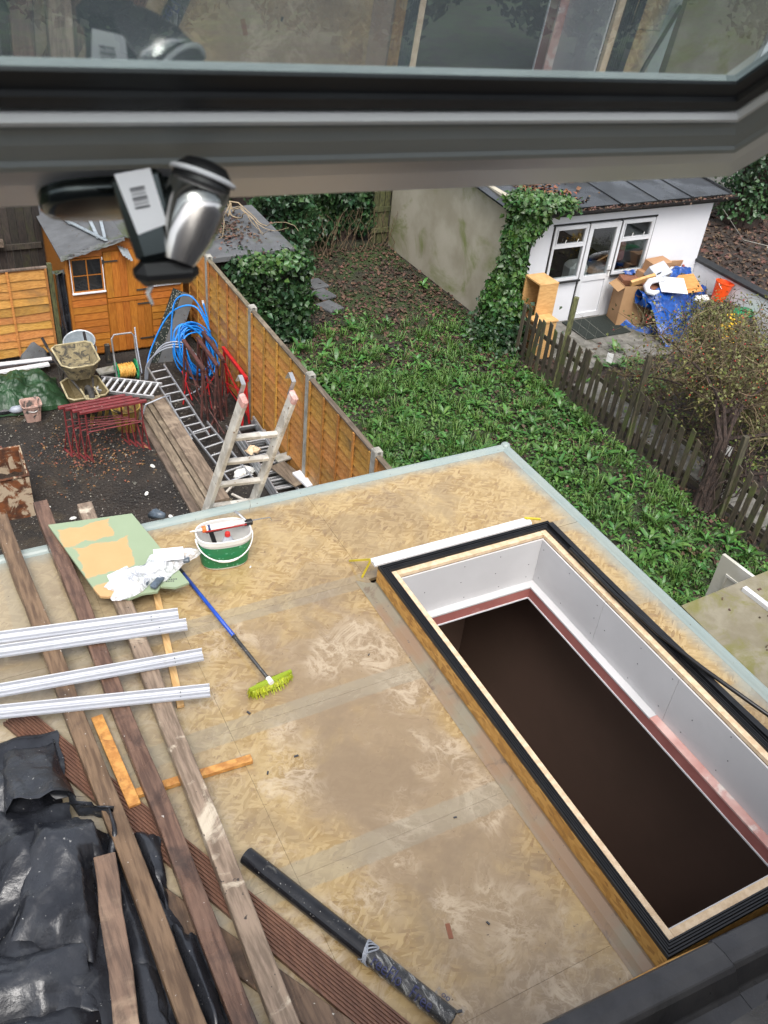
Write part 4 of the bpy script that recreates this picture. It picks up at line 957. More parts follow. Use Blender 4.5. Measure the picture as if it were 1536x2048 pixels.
def ivy_column():
    t = thing('ivy_column', 'tall column of ivy hanging from the outbuilding corner', 'ivy', (9.75, 12.4, 0))
    n = 9000; th = rng.uniform(0, 2*np.pi, n); z = rng.uniform(.1, 2.55, n)
    rr = .29+.08*np.sin(z*2.6+.5)+.10*np.array([fbm(a*.8, b*1.6, 1.0) for a, b in zip(th, z)])+.05*(z < .9)
    cx = 9.66-.08*np.sin(z*1.5)+.1*(z > 2); cy = 12.42
    p = np.stack([cx+rr*1.05*np.cos(th), cy+rr*.85*np.sin(th), z], 1)+rng.normal(0, .03, (n, 3)); nn = np.stack([np.cos(th), np.sin(th), .25*np.ones(n)], 1); k = p[:, 1] < 12.66
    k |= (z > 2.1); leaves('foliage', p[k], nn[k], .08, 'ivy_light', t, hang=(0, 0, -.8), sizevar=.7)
    n = 5200; x = rng.uniform(9.4, 10.7, n); y = 12.42+rng.normal(0, .16, n); hz = 2.44+.10*np.exp(-((x-9.75)/.4)**2)+rng.normal(0, .045, n); k = (np.abs(x-9.7) < .35+.9*rng.uniform(0, 1, n)**2); p = np.stack([x, y, hz], 1)[k]
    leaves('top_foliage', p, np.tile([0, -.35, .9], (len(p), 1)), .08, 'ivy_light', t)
    n = 2600; x = rng.normal(9.62, .3, n); p = np.stack([x, 12.2+rng.normal(0, .28, n), np.abs(rng.normal(0, .28, n))], 1); leaves('foot_foliage', p, np.tile([0, -.4, .8], (n, 1)), .085, 'ivy_leaf', t)
    for i in range(5): MB().tube([(9.62+.07*i, 12.25-.03*i, 0), (9.68+.05*i, 12.35, .7), (9.7+.03*i, 12.45, 1.6), (9.75, 12.5, 2.4)], [.06, .045, .03, .02], 6).build('stem', 'bark', t)
ivy_column()

# broad leaved weeds: one leaf mesh per variant, shared
def leaf_mesh(L, W, arch, twist):
    vs_, fs = [], []; n = 5
    for i in range(n+1):
        u = i/n; wd = W*math.sin(math.pi*min(.98, u*.86+.06))**.8*(.35+.65*min(1, u*2.4)) if i < n else .002
        y = L*u; z = arch*L*(u*1.5-1.35*u*u)
        vs_ += [(-wd/2+twist*u, y, z+.10*wd), (twist*u, y, z), (wd/2+twist*u, y, z+.10*wd)]
    for i in range(n):
        o = i*3; fs += [(o, o+1, o+4, o+3), (o+1, o+2, o+5, o+4)]
    return np.array(vs_), fs
LV = [leaf_mesh(L_, W_, a_, t_) for L_, W_, a_, t_ in ((.22, .062, .55, .01), (.28, .07, .42, -.02), (.17, .06, .75, .01), (.25, .055, .6, .02))]
LM = []
for i, (v_, f_) in enumerate(LV):
    me = bpy.data.meshes.new('leaf'); me.from_pydata([tuple(p) for p in v_], [], f_); me.polygons.foreach_set('use_smooth', [True]*len(f_)); me.materials.append(MATS['dock_obj']); LM.append(me)
def in_garden(x, y):
    return 4.4 < x < 9.3 and 3.3 < y < 16.9 and not (x < 6.1 and y > 13.1)
def density(x, y):
    d = .5+.9*fbm(x, y, 5, .55, 3)
    if y > 12.9: d -= .30+.12*(y-12.9)
    if x < 6.0 and y > 7: d -= .25
    if 4.3 < x < 6.2 and 7 < y < 9.8: d -= .2
    return d
def weeds():
    spots = []; tries = 0
    while len(spots) < 400 and tries < 30000:
        tries += 1; x, y = random.uniform(4.4, 9.3), random.uniform(3.4, 15.8)
        if not in_garden(x, y) or random.random() > density(x, y)*1.1: continue
        if any((x-a)**2+(y-b)**2 < .16**2 for a, b in spots): continue
        spots.append((x, y))
    # visible weeds nearest the lens as plants of leaf parts, the rest as ground cover
    vis = [s for s in spots if s[1] > 5.2 or s[0] > 6.4]
    random.shuffle(vis); ind = vis[:80]; rest = [s for s in spots if s not in ind]
    for (x, y) in ind:
        t = thing('broadleaf_weed', 'rosette of long bright green dock like leaves growing in the weedy garden', 'weed', (x, y, .0), 'broad leaved weeds in the garden')
        k = random.randint(7, 11); a0 = random.uniform(0, 6.3); sc = random.uniform(.55, 1.1)
        for i in range(k):
            o = bpy.data.objects.new('leaf', LM[random.randrange(4)]); link(o, t)
            o.rotation_euler = (random.uniform(.05, .75), random.uniform(-.2, .2), a0+i*2.4); s = sc*random.uniform(.6, 1.1); o.scale = (s, s, s); o.location = (0, 0, .02)
    V_, F_ = [], []; off = 0
    for (x, y) in rest+[(random.uniform(9.9, 13.2), random.uniform(9.7, 11.2)) for _ in range(26)]:
        k = random.randint(7, 12); a0 = random.uniform(0, 6.3); sc = random.uniform(.4, 1.0)
        for i in range(k):
            v_, f_ = LV[random.randrange(4)]; s = sc*random.uniform(.55, 1.1); m3 = (Matrix.Rotation(a0+i*2.4, 3, 'Z') @ Matrix.Rotation(random.uniform(-.2, .2), 3, 'Y') @ Matrix.Rotation(random.uniform(.05, .8), 3, 'X'))
            V_.append((np.array(m3) @ (v_.T*s)).T+[x, y, .015]); F_.append(np.array(f_)+off); off += len(v_)
    o = raw_mesh('weed_cover', np.concatenate(V_), np.concatenate(F_).ravel(), 4, 'dock_leaf'); tag(o, 'broad green weeds covering the garden soil', 'weeds', kind='stuff')
    # low green carpet of small leaves
    n = 110000; x = rng.uniform(4.3, 9.4, n); y = rng.uniform(3.2, 16.8, n)
    den = np.array([fbm(a, b, 2, .9, 3) for a, b in zip(x, y)])
    pr = .48+.55*den+.55*np.exp(-((x-5.6)/1.1)**2-((y-8.4)/1.5)**2)-.17*np.clip(y-11.0, 0, 5); k = (rng.uniform(0, 1, n) < pr) & ~((x < 6.1) & (y > 13.1)); p = np.stack([x, y, np.abs(rng.normal(.02, .035, n))], 1)[k]
    o = leaves('ground_cover', p, np.tile([0, 0, 1.], (len(p), 1)), .05, 'carpet_leaf', asp=.7, jit=.6, sizevar=.7); tag(o, 'low carpet of small green leaves over the garden soil', 'ground cover', kind='stuff')
    # grass blades in tufts
    c = [(rng.uniform(4.4, 9.2), rng.uniform(4.2, 13.5)) for _ in range(480)]+[(rng.normal(5.8, .6), rng.normal(7.6, .9)) for _ in range(230)]
    B0, B1, B2 = [], [], []
    for (x, y) in c:
        if not in_garden(x, y): continue
        k = 22; a = rng.uniform(0, 6.28, k); L = rng.uniform(.10, .26, k); sp = rng.uniform(.2, .9, k); r_ = rng.uniform(0, .07, k)
        bx, by = x+r_*np.cos(a), y+r_*np.sin(a); B0.append(np.stack([bx, by, 0*a], 1)); B1.append(np.stack([bx+np.cos(a)*sp*L*.45, by+np.sin(a)*sp*L*.45, L*.75], 1)); B2.append(np.stack([bx+np.cos(a)*sp*L*1.1, by+np.sin(a)*sp*L*1.1, L*.8], 1))
    b0, b1, b2 = map(np.concatenate, (B0, B1, B2)); w_ = rng.normal(0, 1, b0.shape); w_[:, 2] = 0; w_ = unit(w_)*.006
    v = np.stack([b0-w_, b0+w_, b1+w_*.8, b1-w_*.8, b2], 1).reshape(-1, 3); kk = np.arange(len(b0))[:, None]*5
    f = np.concatenate([kk+[0, 1, 2], kk+[0, 2, 3], kk+[3, 2, 4]], 1).ravel(); o = raw_mesh('grass_tufts', v, f, 3, 'grass'); tag(o, 'tufts of grass blades between the weeds', 'grass', kind='stuff')
    n = 1600; a = rng.uniform(0, 6.28, n); r_ = np.abs(rng.normal(0, .16, n)); cx = rng.choice([7.0, 7.02, 6.3], n); cy = np.where(cx == 6.3, 6.9, np.where(cx == 7.0, 6.35, 6.1))
    b0 = np.stack([cx+r_*np.cos(a), cy+r_*np.sin(a), 0*a], 1); L = rng.uniform(.12, .28, n); b1 = b0+np.stack([np.cos(a)*L*.5, np.sin(a)*L*.5, L*.7], 1); b2 = b0+np.stack([np.cos(a)*L*1.1, np.sin(a)*L*1.1, L*.5], 1)
    w_ = rng.normal(0, 1, b0.shape); w_[:, 2] = 0; w_ = unit(w_)*.006; v = np.stack([b0-w_, b0+w_, b1+w_*.8, b1-w_*.8, b2], 1).reshape(-1, 3); kk = np.arange(n)[:, None]*5
    f = np.concatenate([kk+[0, 1, 2], kk+[0, 2, 3], kk+[3, 2, 4]], 1).ravel(); o = raw_mesh('dry_grass', v, f, 3, 'grass_dry'); tag(o, 'yellowed grass tussocks among the weeds', 'grass', kind='stuff')
    # leaf litter
    n = 15000; x = rng.uniform(4.4, 9.6, n); y = rng.uniform(4, 17.2, n); den = np.array([fbm(a, b, 9, .8, 3) for a, b in zip(x, y)]); k = rng.uniform(0, 1, n) < (.30+.75*(y > 12.0)+.5*den+.4*(x > 8.6)); p = np.stack([x, y, rng.uniform(.01, .035, n)], 1)[k]
    o = leaves('leaf_litter', p, np.tile([0, 0, 1.], (len(p), 1)), .075, 'litter', asp=.75, jit=.4); tag(o, 'fallen brown leaves at the back of the weedy garden', 'leaves', kind='stuff')
    n = 9000; x = rng.uniform(14.7, 24, n); y = rng.uniform(8, 18, n); p = np.stack([x, y, rng.uniform(.0, .03, n)], 1)
    o = leaves('leaf_litter', p, np.tile([0, 0, 1.], (n, 1)), .11, 'litter', asp=.75, jit=.4); tag(o, 'fallen brown leaves on the dark earth behind the white wall', 'leaves', kind='stuff')
    n = 2600; x = rng.uniform(9.7, 14.3, n); y = rng.uniform(4.5, 11.5, n); p = np.stack([x, y, rng.uniform(.0, .03, n)], 1)
    o = leaves('leaf_litter', p, np.tile([0, 0, 1.], (n, 1)), .07, 'litter', asp=.75, jit=.4); tag(o, 'fallen brown leaves under the berry shrub', 'leaves', kind='stuff')
    n = 9000; x = rng.uniform(9.9, 13.0, n); y = rng.uniform(5.2, 10.2, n); den = np.array([fbm(a, b, 4, 1.1, 3) for a, b in zip(x, y)]); k = rng.uniform(0, 1, n) < (.15+1.0*den); p = np.stack([x, y, np.abs(rng.normal(.03, .06, n))], 1)[k]
    o = leaves('ground_cover', p, np.tile([0, 0, 1.], (len(p), 1)), .06, 'lime_leaf', jit=.6); tag(o, 'yellow green low plants beneath the berry shrub', 'ground cover', kind='stuff')
    # dark stepping slabs near the back
    for i, (x, y) in enumerate(((7.2, 15.5), (7.12, 15.0), (7.02, 14.45))): MB().box((x, y, .035), (.36, .42, .05), .15+.1*i).solo('stepping_slab', ('farthest of three dark stepping slabs in the weedy garden', 'middle one of three dark stepping slabs in the weedy garden', 'nearest of three dark stepping slabs in the weedy garden')[i], 'slab', 'felt_roof', 'dark stepping slabs', bevel=.01)
weeds()

def berry_shrub():
    t = thing('berry_shrub', 'tangled twiggy shrub with red berries growing through the picket fence', 'shrub', (9.45, 6.8, 0))
    q = MB()
    for i in range(7):
        a = i*.9; q.tube([(9.40+.10*math.cos(a), 6.78+.10*math.sin(a), 0), (9.5+.06*math.cos(a), 6.88+.06*math.sin(a), .5), (9.62+.08*math.cos(a+1), 7.02+.07*math.sin(a+1), 1.0), (9.85+.2*math.cos(a), 7.3+.2*math.sin(a), 1.4)], [.06, .042, .035, .022], 6)
    q.build('trunk', 'bark', t)
    s = MB()
    for i in range(70):
        x, y = 9.5+random.uniform(-.2, .4), 6.8+random.uniform(-.25, .25); pts = [(x, y, random.uniform(0, .5))]
        for k in range(4): p = pts[-1]; pts.append((p[0]+random.uniform(-.05, .12), p[1]+random.uniform(-.08, .10), p[2]+random.uniform(.05, .25)))
        s.tube(pts, [.012, .01, .008, .006, .004], 4, False)
    s.build('stems', 'bark', t)['kind'] = 'stuff'
    br = MB(); tips = []
    for i in range(16):
        a = random.uniform(-.4, 2.2); el = random.uniform(.1, .9); L = random.uniform(.9, 2.0); p = V3((9.8, 7.25, 1.25)); d = V3((math.cos(a)*math.cos(el), math.sin(a)*math.cos(el), math.sin(el))); pts = [p.copy()]
        for k in range(6): d += V3((random.uniform(-.2, .25), random.uniform(-.2, .2), random.uniform(-.25, .12))); d.normalize(); p = p+d*L/6; pts.append(p.copy()); tips.append(p.copy())
        br.tube(pts, [.03, .024, .02, .016, .012, .009, .006], 5, False)
    for a, b in (((9.75, 7.1, .9), (11.2, 5.9, 1.35)), ((9.7, 6.8, .45), (10.3, 6.0, .75))): br.tube([a, ((V3(a)+V3(b))/2)+V3((0, 0, .12)), b], [.035, .025, .012], 5)
    br.build('branches', 'bark', t)
    tw = MB(); ends = []
    for i in range(3600):
        b = random.choice(tips) if random.random() < .3 else V3((11.3+.85*max(-1.7, min(1.7, random.gauss(0, 1))), 8.0+.85*max(-1.6, min(1.6, random.gauss(0, 1))), 1.0+.48*max(-1.6, min(1.6, random.gauss(0, 1)))))
        if b.z < .15: b.z = .15+random.random()*.5
        d = V3((random.gauss(.1, .6), random.gauss(.1, .6), random.gauss(.25, .5))).normalized(); p = b.copy(); pts = [p.copy()]
        for k in range(3): d += V3((random.uniform(-.5, .5), random.uniform(-.5, .5), random.uniform(-.5, .4))); d.normalize(); p = p+d*random.uniform(.06, .17); pts.append(p.copy())
        tw.tube(pts, [.0065, .005, .004, .0025], 3, False); ends.append(pts[-1]); ends.append(pts[1])
    tw.build('twigs', 'twig', t)['kind'] = 'stuff'
    E_ = np.array([tuple(e) for e in ends]); n = len(E_); k = rng.choice(n, 9500); p = E_[k]+rng.normal(0, .07, (9500, 3)); leaves('sparse_leaves', p, np.tile([0, -.3, .8], (9500, 1)), .045, 'shrub_leaf', t, jit=.9)['kind'] = 'stuff'
    bq = MB(); hi = E_[E_[:, 2] > 1.05]
    for i in range(330):
        c = hi[rng.integers(len(hi))]+rng.normal(0, .03, 3); r_ = .013
        bq.add([c+[0, 0, r_], c+[r_, 0, 0], c+[0, r_, 0], c+[-r_, 0, 0], c+[0, -r_, 0], c-[0, 0, r_]], [(0, 1, 2), (0, 2, 3), (0, 3, 4), (0, 4, 1), (5, 2, 1), (5, 3, 2), (5, 4, 3), (5, 1, 4)])
    bq.build('berries', 'berry', t, smooth=True)['kind'] = 'stuff'
    f = thing('yellow_flower_clump', 'clump of bright yellow blossom behind the twiggy berry shrub', 'flowers', (13.3, 10.3, 0))
    n = 300; p = np.stack([13.3+rng.normal(0, .11, n), 10.3+rng.normal(0, .13, n), .55+rng.normal(0, .14, n)], 1); leaves('blossom', p, np.tile([0, -.4, .8], (n, 1)), .05, 'yellow_flower', f, jit=.9)
    q = MB()
    for i in range(18): a = random.uniform(0, 6.3); q.tube([(13.3, 10.3, 0), (13.3+.06*math.cos(a), 10.3+.06*math.sin(a), .3), (13.3+.14*math.cos(a), 10.3+.14*math.sin(a), .6)], .006, 3)
    q.build('stems', 'twig', f)
    # second, lower bush right of the heap
    g = thing('olive_bush', 'loose olive green bush beside the white wall and orange bucket', 'bush', (13.6, 11.2, 0))
    n = 4200; p = np.stack([rng.normal(13.6, .38, n), rng.normal(11.0, .35, n), np.abs(rng.normal(.3, .2, n))], 1); leaves('foliage', p, np.tile([0, -.3, .8], (n, 1)), .05, 'shrub_leaf', g, jit=.9)
    tw = MB()
    for i in range(220):
        p = V3((random.gauss(13.6, .35), random.gauss(11.0, .35), 0)); d = V3((random.gauss(0, .3), random.gauss(0, .3), 1)).normalized(); pts = [p.copy()]
        for k in range(4): d += V3((random.uniform(-.35, .35), random.uniform(-.35, .35), 0)); d.normalize(); p = p+d*random.uniform(.1, .25); pts.append(p.copy())
        tw.tube(pts, [.008, .006, .005, .004, .002], 3, False)
    tw.build('twigs', 'twig', g)
berry_shrub()
def back_fence():
    t = thing('back_board_fence', 'long dark vertical board fence far behind hedge and sheds', 'fence', (9, 19.3, 0))
    me = mm(-.095, .095, -.012, .012, 0, 1.85).mesh('board', (0, 0, 0), 'fence_old')
    for i in range(150):
        o = bpy.data.objects.new('board', me); link(o, t); o.location = (-15+.2*i, random.uniform(-.012, .012), random.uniform(-.05, .05)); o.rotation_euler = (0, random.uniform(-.012, .012), 0)
    for z in (.4, 1.4): mm(-6, 24, 19.24, 19.28, z, z+.09).build('rail', 'fence_old', t)
back_fence()
def far_trees():
    g = 'dark trees far behind the gardens'
    lab = ('leftmost dark round crowned tree far beyond the back fence', 'second dark tree from the left far beyond the gardens', 'third dark tree from the left far beyond the gardens', 'dark tree standing far behind the outbuilding roof', 'rightmost dark tree far beyond the block wall')
    for i, (x, y, h, r_) in enumerate(((-1, 30, 7, 4.2), (8, 33, 7.5, 4.5), (17, 34, 7, 4.4), (27, 33, 8, 5), (38, 30, 7.5, 5))):
        t = thing('background_tree', lab[i], 'tree', (x, y, 0), g)
        MB().tube([(x, y, 0), (x+.1, y, 2.2), (x-.1, y, 4.2)], [.28, .22, .12], 7).build('trunk', 'bark', t)
        n = 3600; d = unit(rng.normal(0, 1, (n, 3))); rr = r_*rng.uniform(.55, 1.0, (n, 1)); p = d*rr*np.array([1, .8, .62]); p = lump(p, d, 1.2, .5)+[x, y, h*.55]; p = p[p[:, 2] > .4]
        leaves('crown', p, unit(p-np.array([x, y, h*.5])), .42, 'tree_leaf', t)
far_trees()

# ------------------------------------------------------------------ yard
def ladder(t, a, b, width, n, side, rr, m, hw=.07, hh=.028, wdir=None, mr=None, flat=True):
    """ladder from a to b (centre line), width along wdir"""
    a, b = V3(a), V3(b); d, s, u, L = frame(a, b)
    if wdir is not None: s = V3(wdir); s = (s-d*s.dot(d)).normalized(); u = s.cross(d)
    for k in (-1, 1):
        MB().bar(a+s*(k*width/2), b+s*(k*width/2), hh, hw, u).build('stile', m, t, bevel=.004)
    for i in range(n):
        p = a+d*(L*(i+.6)/(n+.2)); MB().bar(p-s*(width/2), p+s*(width/2), rr, rr, u).build('rung', mr or m, t, bevel=.004)
    return d, s, u
def leaning_ladder():
    t = thing('leaning_ladder', 'paint splashed double rail ladder leaning on the roof edge with hooks', 'ladder', (1.5, 6.1, 0))
    a, b = V3((1.29, 6.15, 0)), V3((1.925, 4.80, 4.30)); d, s, u, L = frame(a, b); s = V3((1, .03, -.1)); s = (s-d*s.dot(d)).normalized(); u = s.cross(d)
    if u.y > 0: u = -u
    for k in (-1, 1):
        e = b+s*(k*.18); MB().bar(a+s*(k*.19), e, .036, .085, u).build('stile', 'alu_dirty', t, bevel=.006)
        MB().bar(e-d*.05+u*.002, e+d*.02+u*.002, .042, .092, u).build('end_cap', 'pink_edge', t, bevel=.012)
        # roof hook bent over the far side
        hq = MB(); p0 = e+d*.0-u*.05; hq.bar(p0-d*.04, p0+d*.08, .03, .006, u); hq.bar(p0+d*.08, p0+d*.09-u*.075, .03, .006, d); hq.bar(p0+d*.09-u*.075, p0+d*.03-u*.085, .03, .006, u); hq.build('hook', 'alu', t)
    n = 17
    for i in range(n):
        p = a+d*(.15+i*.2515); w_ = .19-.01*i/n
        if i*.2515+.15 < L-.1: MB().bar(p-s*w_, p+s*w_, .036, .04, u).build('rung', 'alu_dirty', t, bevel=.005)
leaning_ladder()
def small_ladders():
    t = thing('aluminium_ladder', 'narrow silver ladder lying along the planks by the blue pipe', 'ladder', (3.2, 11.7, 0))
    ladder(t, (3.16, 12.66, .30), (3.26, 10.75, .10), .26, 9, None, .024, 'alu', .05, .024, (1, .1, .05))
    t = thing('aluminium_ladder', 'silver ladder section lying tied across the far end of the plank stack', 'ladder', (2.6, 12.1, 0))
    ladder(t, (2.16, 12.3, .36), (2.95, 11.78, .38), .40, 9, None, .03, 'alu', .055, .026, (.55, .8, 0), 'white_pvc')
    t = thing('aluminium_ladder', 'silver ladder half hidden behind the leaning ladder on the yard floor', 'ladder', (3.3, 10, 0))
    ladder(t, (3.30, 11.0, .16), (3.44, 9.45, .12), .30, 7, None, .024, 'alu', .05, .022, (1, .12, .1))
    t = thing('extension_ladder', 'triple stacked aluminium ladder lying against the foot of the orange fence', 'ladder', (3.9, 9.9, 0))
    for k in range(3): ladder(t, (3.92, 10.95-.1*k, .08+.075*k), (3.92-.03*k, 8.7+.1*k, .08+.075*k), .40-.05*k, 9, None, .028, 'alu', .065, .022, (1, 0, 0))
    t = thing('ladder_stile', 'single long aluminium rail leaning along the fence base', 'rail', (4.1, 9.6, 0))
    MB().bar((4.10, 10.4, .25), (4.12, 8.75, .06), .03, .07).build('rail', 'alu', t); MB().bar((4.05, 10.7, .32), (4.08, 9.3, .2), .024, .05).build('rail', 'alu', t)
    t = thing('zigzag_frame', 'pale metal cross braces folded on the yard floor beneath the leaning ladder', 'brace', (3.3, 8.9, 0))
    for a, b in (((3.1, 9.3, .1), (3.6, 9.75, .1)), ((3.2, 9.25, .13), (3.5, 8.75, .13)), ((3.05, 8.8, .1), (3.35, 9.12, .1)), ((3.3, 9.1, .1), (3.6, 8.6, .1))): MB().bar(a, b, .03, .02).build('brace_bar', 'alu_dirty', t)
    MB().box((4.0, 9.2, .30), (.24, .56, .025), .25, None).solo('brown_board', 'short brown board lying on the ladders by the fence', 'board', 'plank', bevel=.004)
    MB().box((4.08, 9.62, .29), (.25, .16, .02), .12).solo('grey_board', 'small grey board lying across the ladders by the fence', 'board', 'concrete')
    MB().box((4.12, 8.98, .33), (.13, .38, .03), .15).solo('white_board', 'white plaster smeared strip beside the short brown board', 'board', 'white_paint')
    crumple(MB().lathe([(.0, .10), (.05, .09), (.08, .07), (.11, .05), (.12, .02), (.12, 0), (0, 0)], (3.55, 9.75, .05), 16, 1.3, .7), .06, 12).solo('white_bag', 'crumpled white bag beside the ladders at the fence foot', 'bag', 'bucket_white')
    crumple(MB().lathe([(.0, .12), (.06, .11), (.10, .05), (.12, 0), (0, 0)], (3.7, 8.55, .05), 14, 1.3, .9), .06, 12).solo('grey_bag', 'crumpled grey bag by the roof edge below the leaning ladder', 'bag', 'concrete')
    crumple(MB().lathe([(.0, .06), (.05, .05), (.08, .03), (.10, .0), (0, 0)], (3.75, 9.95, .26), 14, 1.3, .8), .05, 14).solo('yellow_rag', 'yellowish rag lying between the aluminium ladders', 'rag', 'rim_wood')
small_ladders()
def planks():
    lab = ('bottom left long scaffold plank of the stack in the yard', 'bottom middle long scaffold plank of the yard stack', 'bottom right long scaffold plank of the yard stack', 'narrow plank edge second layer of the stack, left', 'middle long plank in the second layer of the yard stack', 'top wide plank of the stack in the yard', 'short wide plank under the near end of the stack')
    g = 'scaffold planks stacked in the yard'
    L_ = (((2.66, 11.85, .03), (2.70, 8.4, .03), .16, .05), ((2.83, 11.8, .03), (2.89, 8.3, .03), .16, .05), ((3.02, 11.8, .03), (3.10, 8.4, .03), .18, .05),
          ((2.72, 11.9, .082), (2.80, 8.6, .082), .12, .045), ((2.86, 12.0, .084), (2.94, 8.7, .084), .13, .05), ((2.97, 12.02, .138), (3.03, 9.15, .138), .21, .045), ((3.05, 9.2, .09), (3.1, 8.3, .09), .24, .04))
    for i, (a, b, w_, h_) in enumerate(L_): MB().bar(a, b, w_, h_).solo('scaffold_plank', lab[i], 'plank', 'plank', g, bevel=.004)
    MB().tube([(2.62, 11.6, .05), (2.7, 11.58, .3), (2.95, 11.6, .36), (3.1, 11.72, .3), (3.12, 11.7, .1)], .012, 5).solo('blue_rope', 'pale blue rope tied round the ladder end on the planks', 'rope', 'grey_pipe')
    for i, (x, y) in enumerate(((.42, 5.75), )): pass
planks()
def trestle(name, label, o, dx, dy, h, W, m, group, spread=.13, feet=True):
    """builder's trestle: top bar along dx with two splayed leg pairs and cross bars"""
    t = thing(name, label, 'trestle', o, group); o = V3(o); X = V3(dx).normalized(); Y = V3(dy).normalized(); Z = V3((0, 0, 1))
    P_ = lambda x, y, z: o+X*x+Y*y+Z*z
    MB().bar(P_(-W/2, 0, h), P_(W/2, 0, h), .045, .04).build('top_bar', m, t, bevel=.004)
    for sx in (-1, 1):
        x = sx*W*.42
        MB().tube([P_(x, 0, h-.02), P_(x, .0, h*.55)], .013, 6).build('upright', m, t)
        for sy in (-1, 1): MB().tube([P_(x, .0, h*.58), P_(x+sx*.02, sy*spread, .01)], .011, 6).build('leg', m, t)
        MB().bar(P_(x+sx*.02, -spread-.02, .008), P_(x+sx*.02, spread+.02, .008), .03, .012).build('foot', m, t)
    MB().tube([P_(-W*.42, 0, h*.57), P_(W*.42, 0, h*.57)], .011, 6).build('cross_bar', m, t)
    MB().tube([P_(-W*.42, .005, h*.72), P_(W*.42, .005, h*.60)], .007, 5).build('tie_bar', m, t)
    return t
def trestles():
    pos = ('farthest', 'second farthest', 'third', 'nearest')
    for i in range(4):
        trestle('steel_trestle', pos[i]+' of four nested maroon trestles beside the wheelbarrows', (1.87+.078*i, 11.14-.075*i, 0), (1, .05, 0), (.25, -.97, 0), .75, .92, 'maroon_paint', 'maroon trestles nested in the yard', .11)
    # taller trestle frames stood by the fence, top bars running towards the lens
    def tall(i, x, yn, yf, h, m, label, g):
        t = thing('trestle_frame', label, 'trestle', (x, (yn+yf)/2, 0), g)
        MB().bar((x, yf, h), (x, yn, h), .05, .045).build('top_bar', m, t, bevel=.004); MB().bar((x+.03, yf+.02, h-.06), (x+.03, yn+.02, h-.06), .03, .03).build('lower_bar', m, t)
        for y in (yn+.04, yf-.04):
            for s in (-1, 1): MB().tube([(x, y, h-.02), (x+s*.06, y+.01*s, .01)], .018, 7).build('leg', m, t)
        for za, zb in ((.75*h, .25*h), (.3*h, .62*h)): MB().tube([(x, yf-.05, za), (x+.02, yn+.05, zb)], .010, 5).build('brace', m, t)
        for z in (.2*h, .5*h): MB().tube([(x+.03, yf-.05, z), (x+.03, yn+.05, z)], .010, 5).build('cross_bar', m, t)
    g = 'tall trestle frames by the orange fence'
    tall(0, 3.47, 11.16, 12.12, .97, 'maroon_rust', 'leftmost rusty maroon trestle frame standing before the blue pipe coil', g)
    tall(1, 3.68, 11.18, 12.1, .99, 'maroon_rust', 'second rusty maroon trestle frame from the left by the fence', g)
    tall(2, 3.80, 11.27, 12.2, 1.02, 'maroon_rust', 'third rusty maroon trestle frame, next to the bright red one', g)
    tall(3, 4.05, 10.98, 12.0, .82, 'red_paint', 'bright red trestle frame standing against the orange fence', g)
    q = MB()
    for i in range(10):
        a = (3.3+random.uniform(0, .5), 10.7+random.uniform(0, 1.2), .05+random.random()*.1); q = MB().tube([a, (a[0]+random.uniform(-.3, .4), a[1]+random.uniform(.3, .9), a[2]+.15)], .012, 5)
        q.solo('loose_bar', ('rusty thin steel bar lying among the trestle frames' if i > 3 else 'red thin steel bar lying under the blue pipe coil'), 'bar', 'maroon_rust' if i > 3 else 'red_paint', 'loose rusty bars' if i > 3 else 'loose red bars')
trestles()
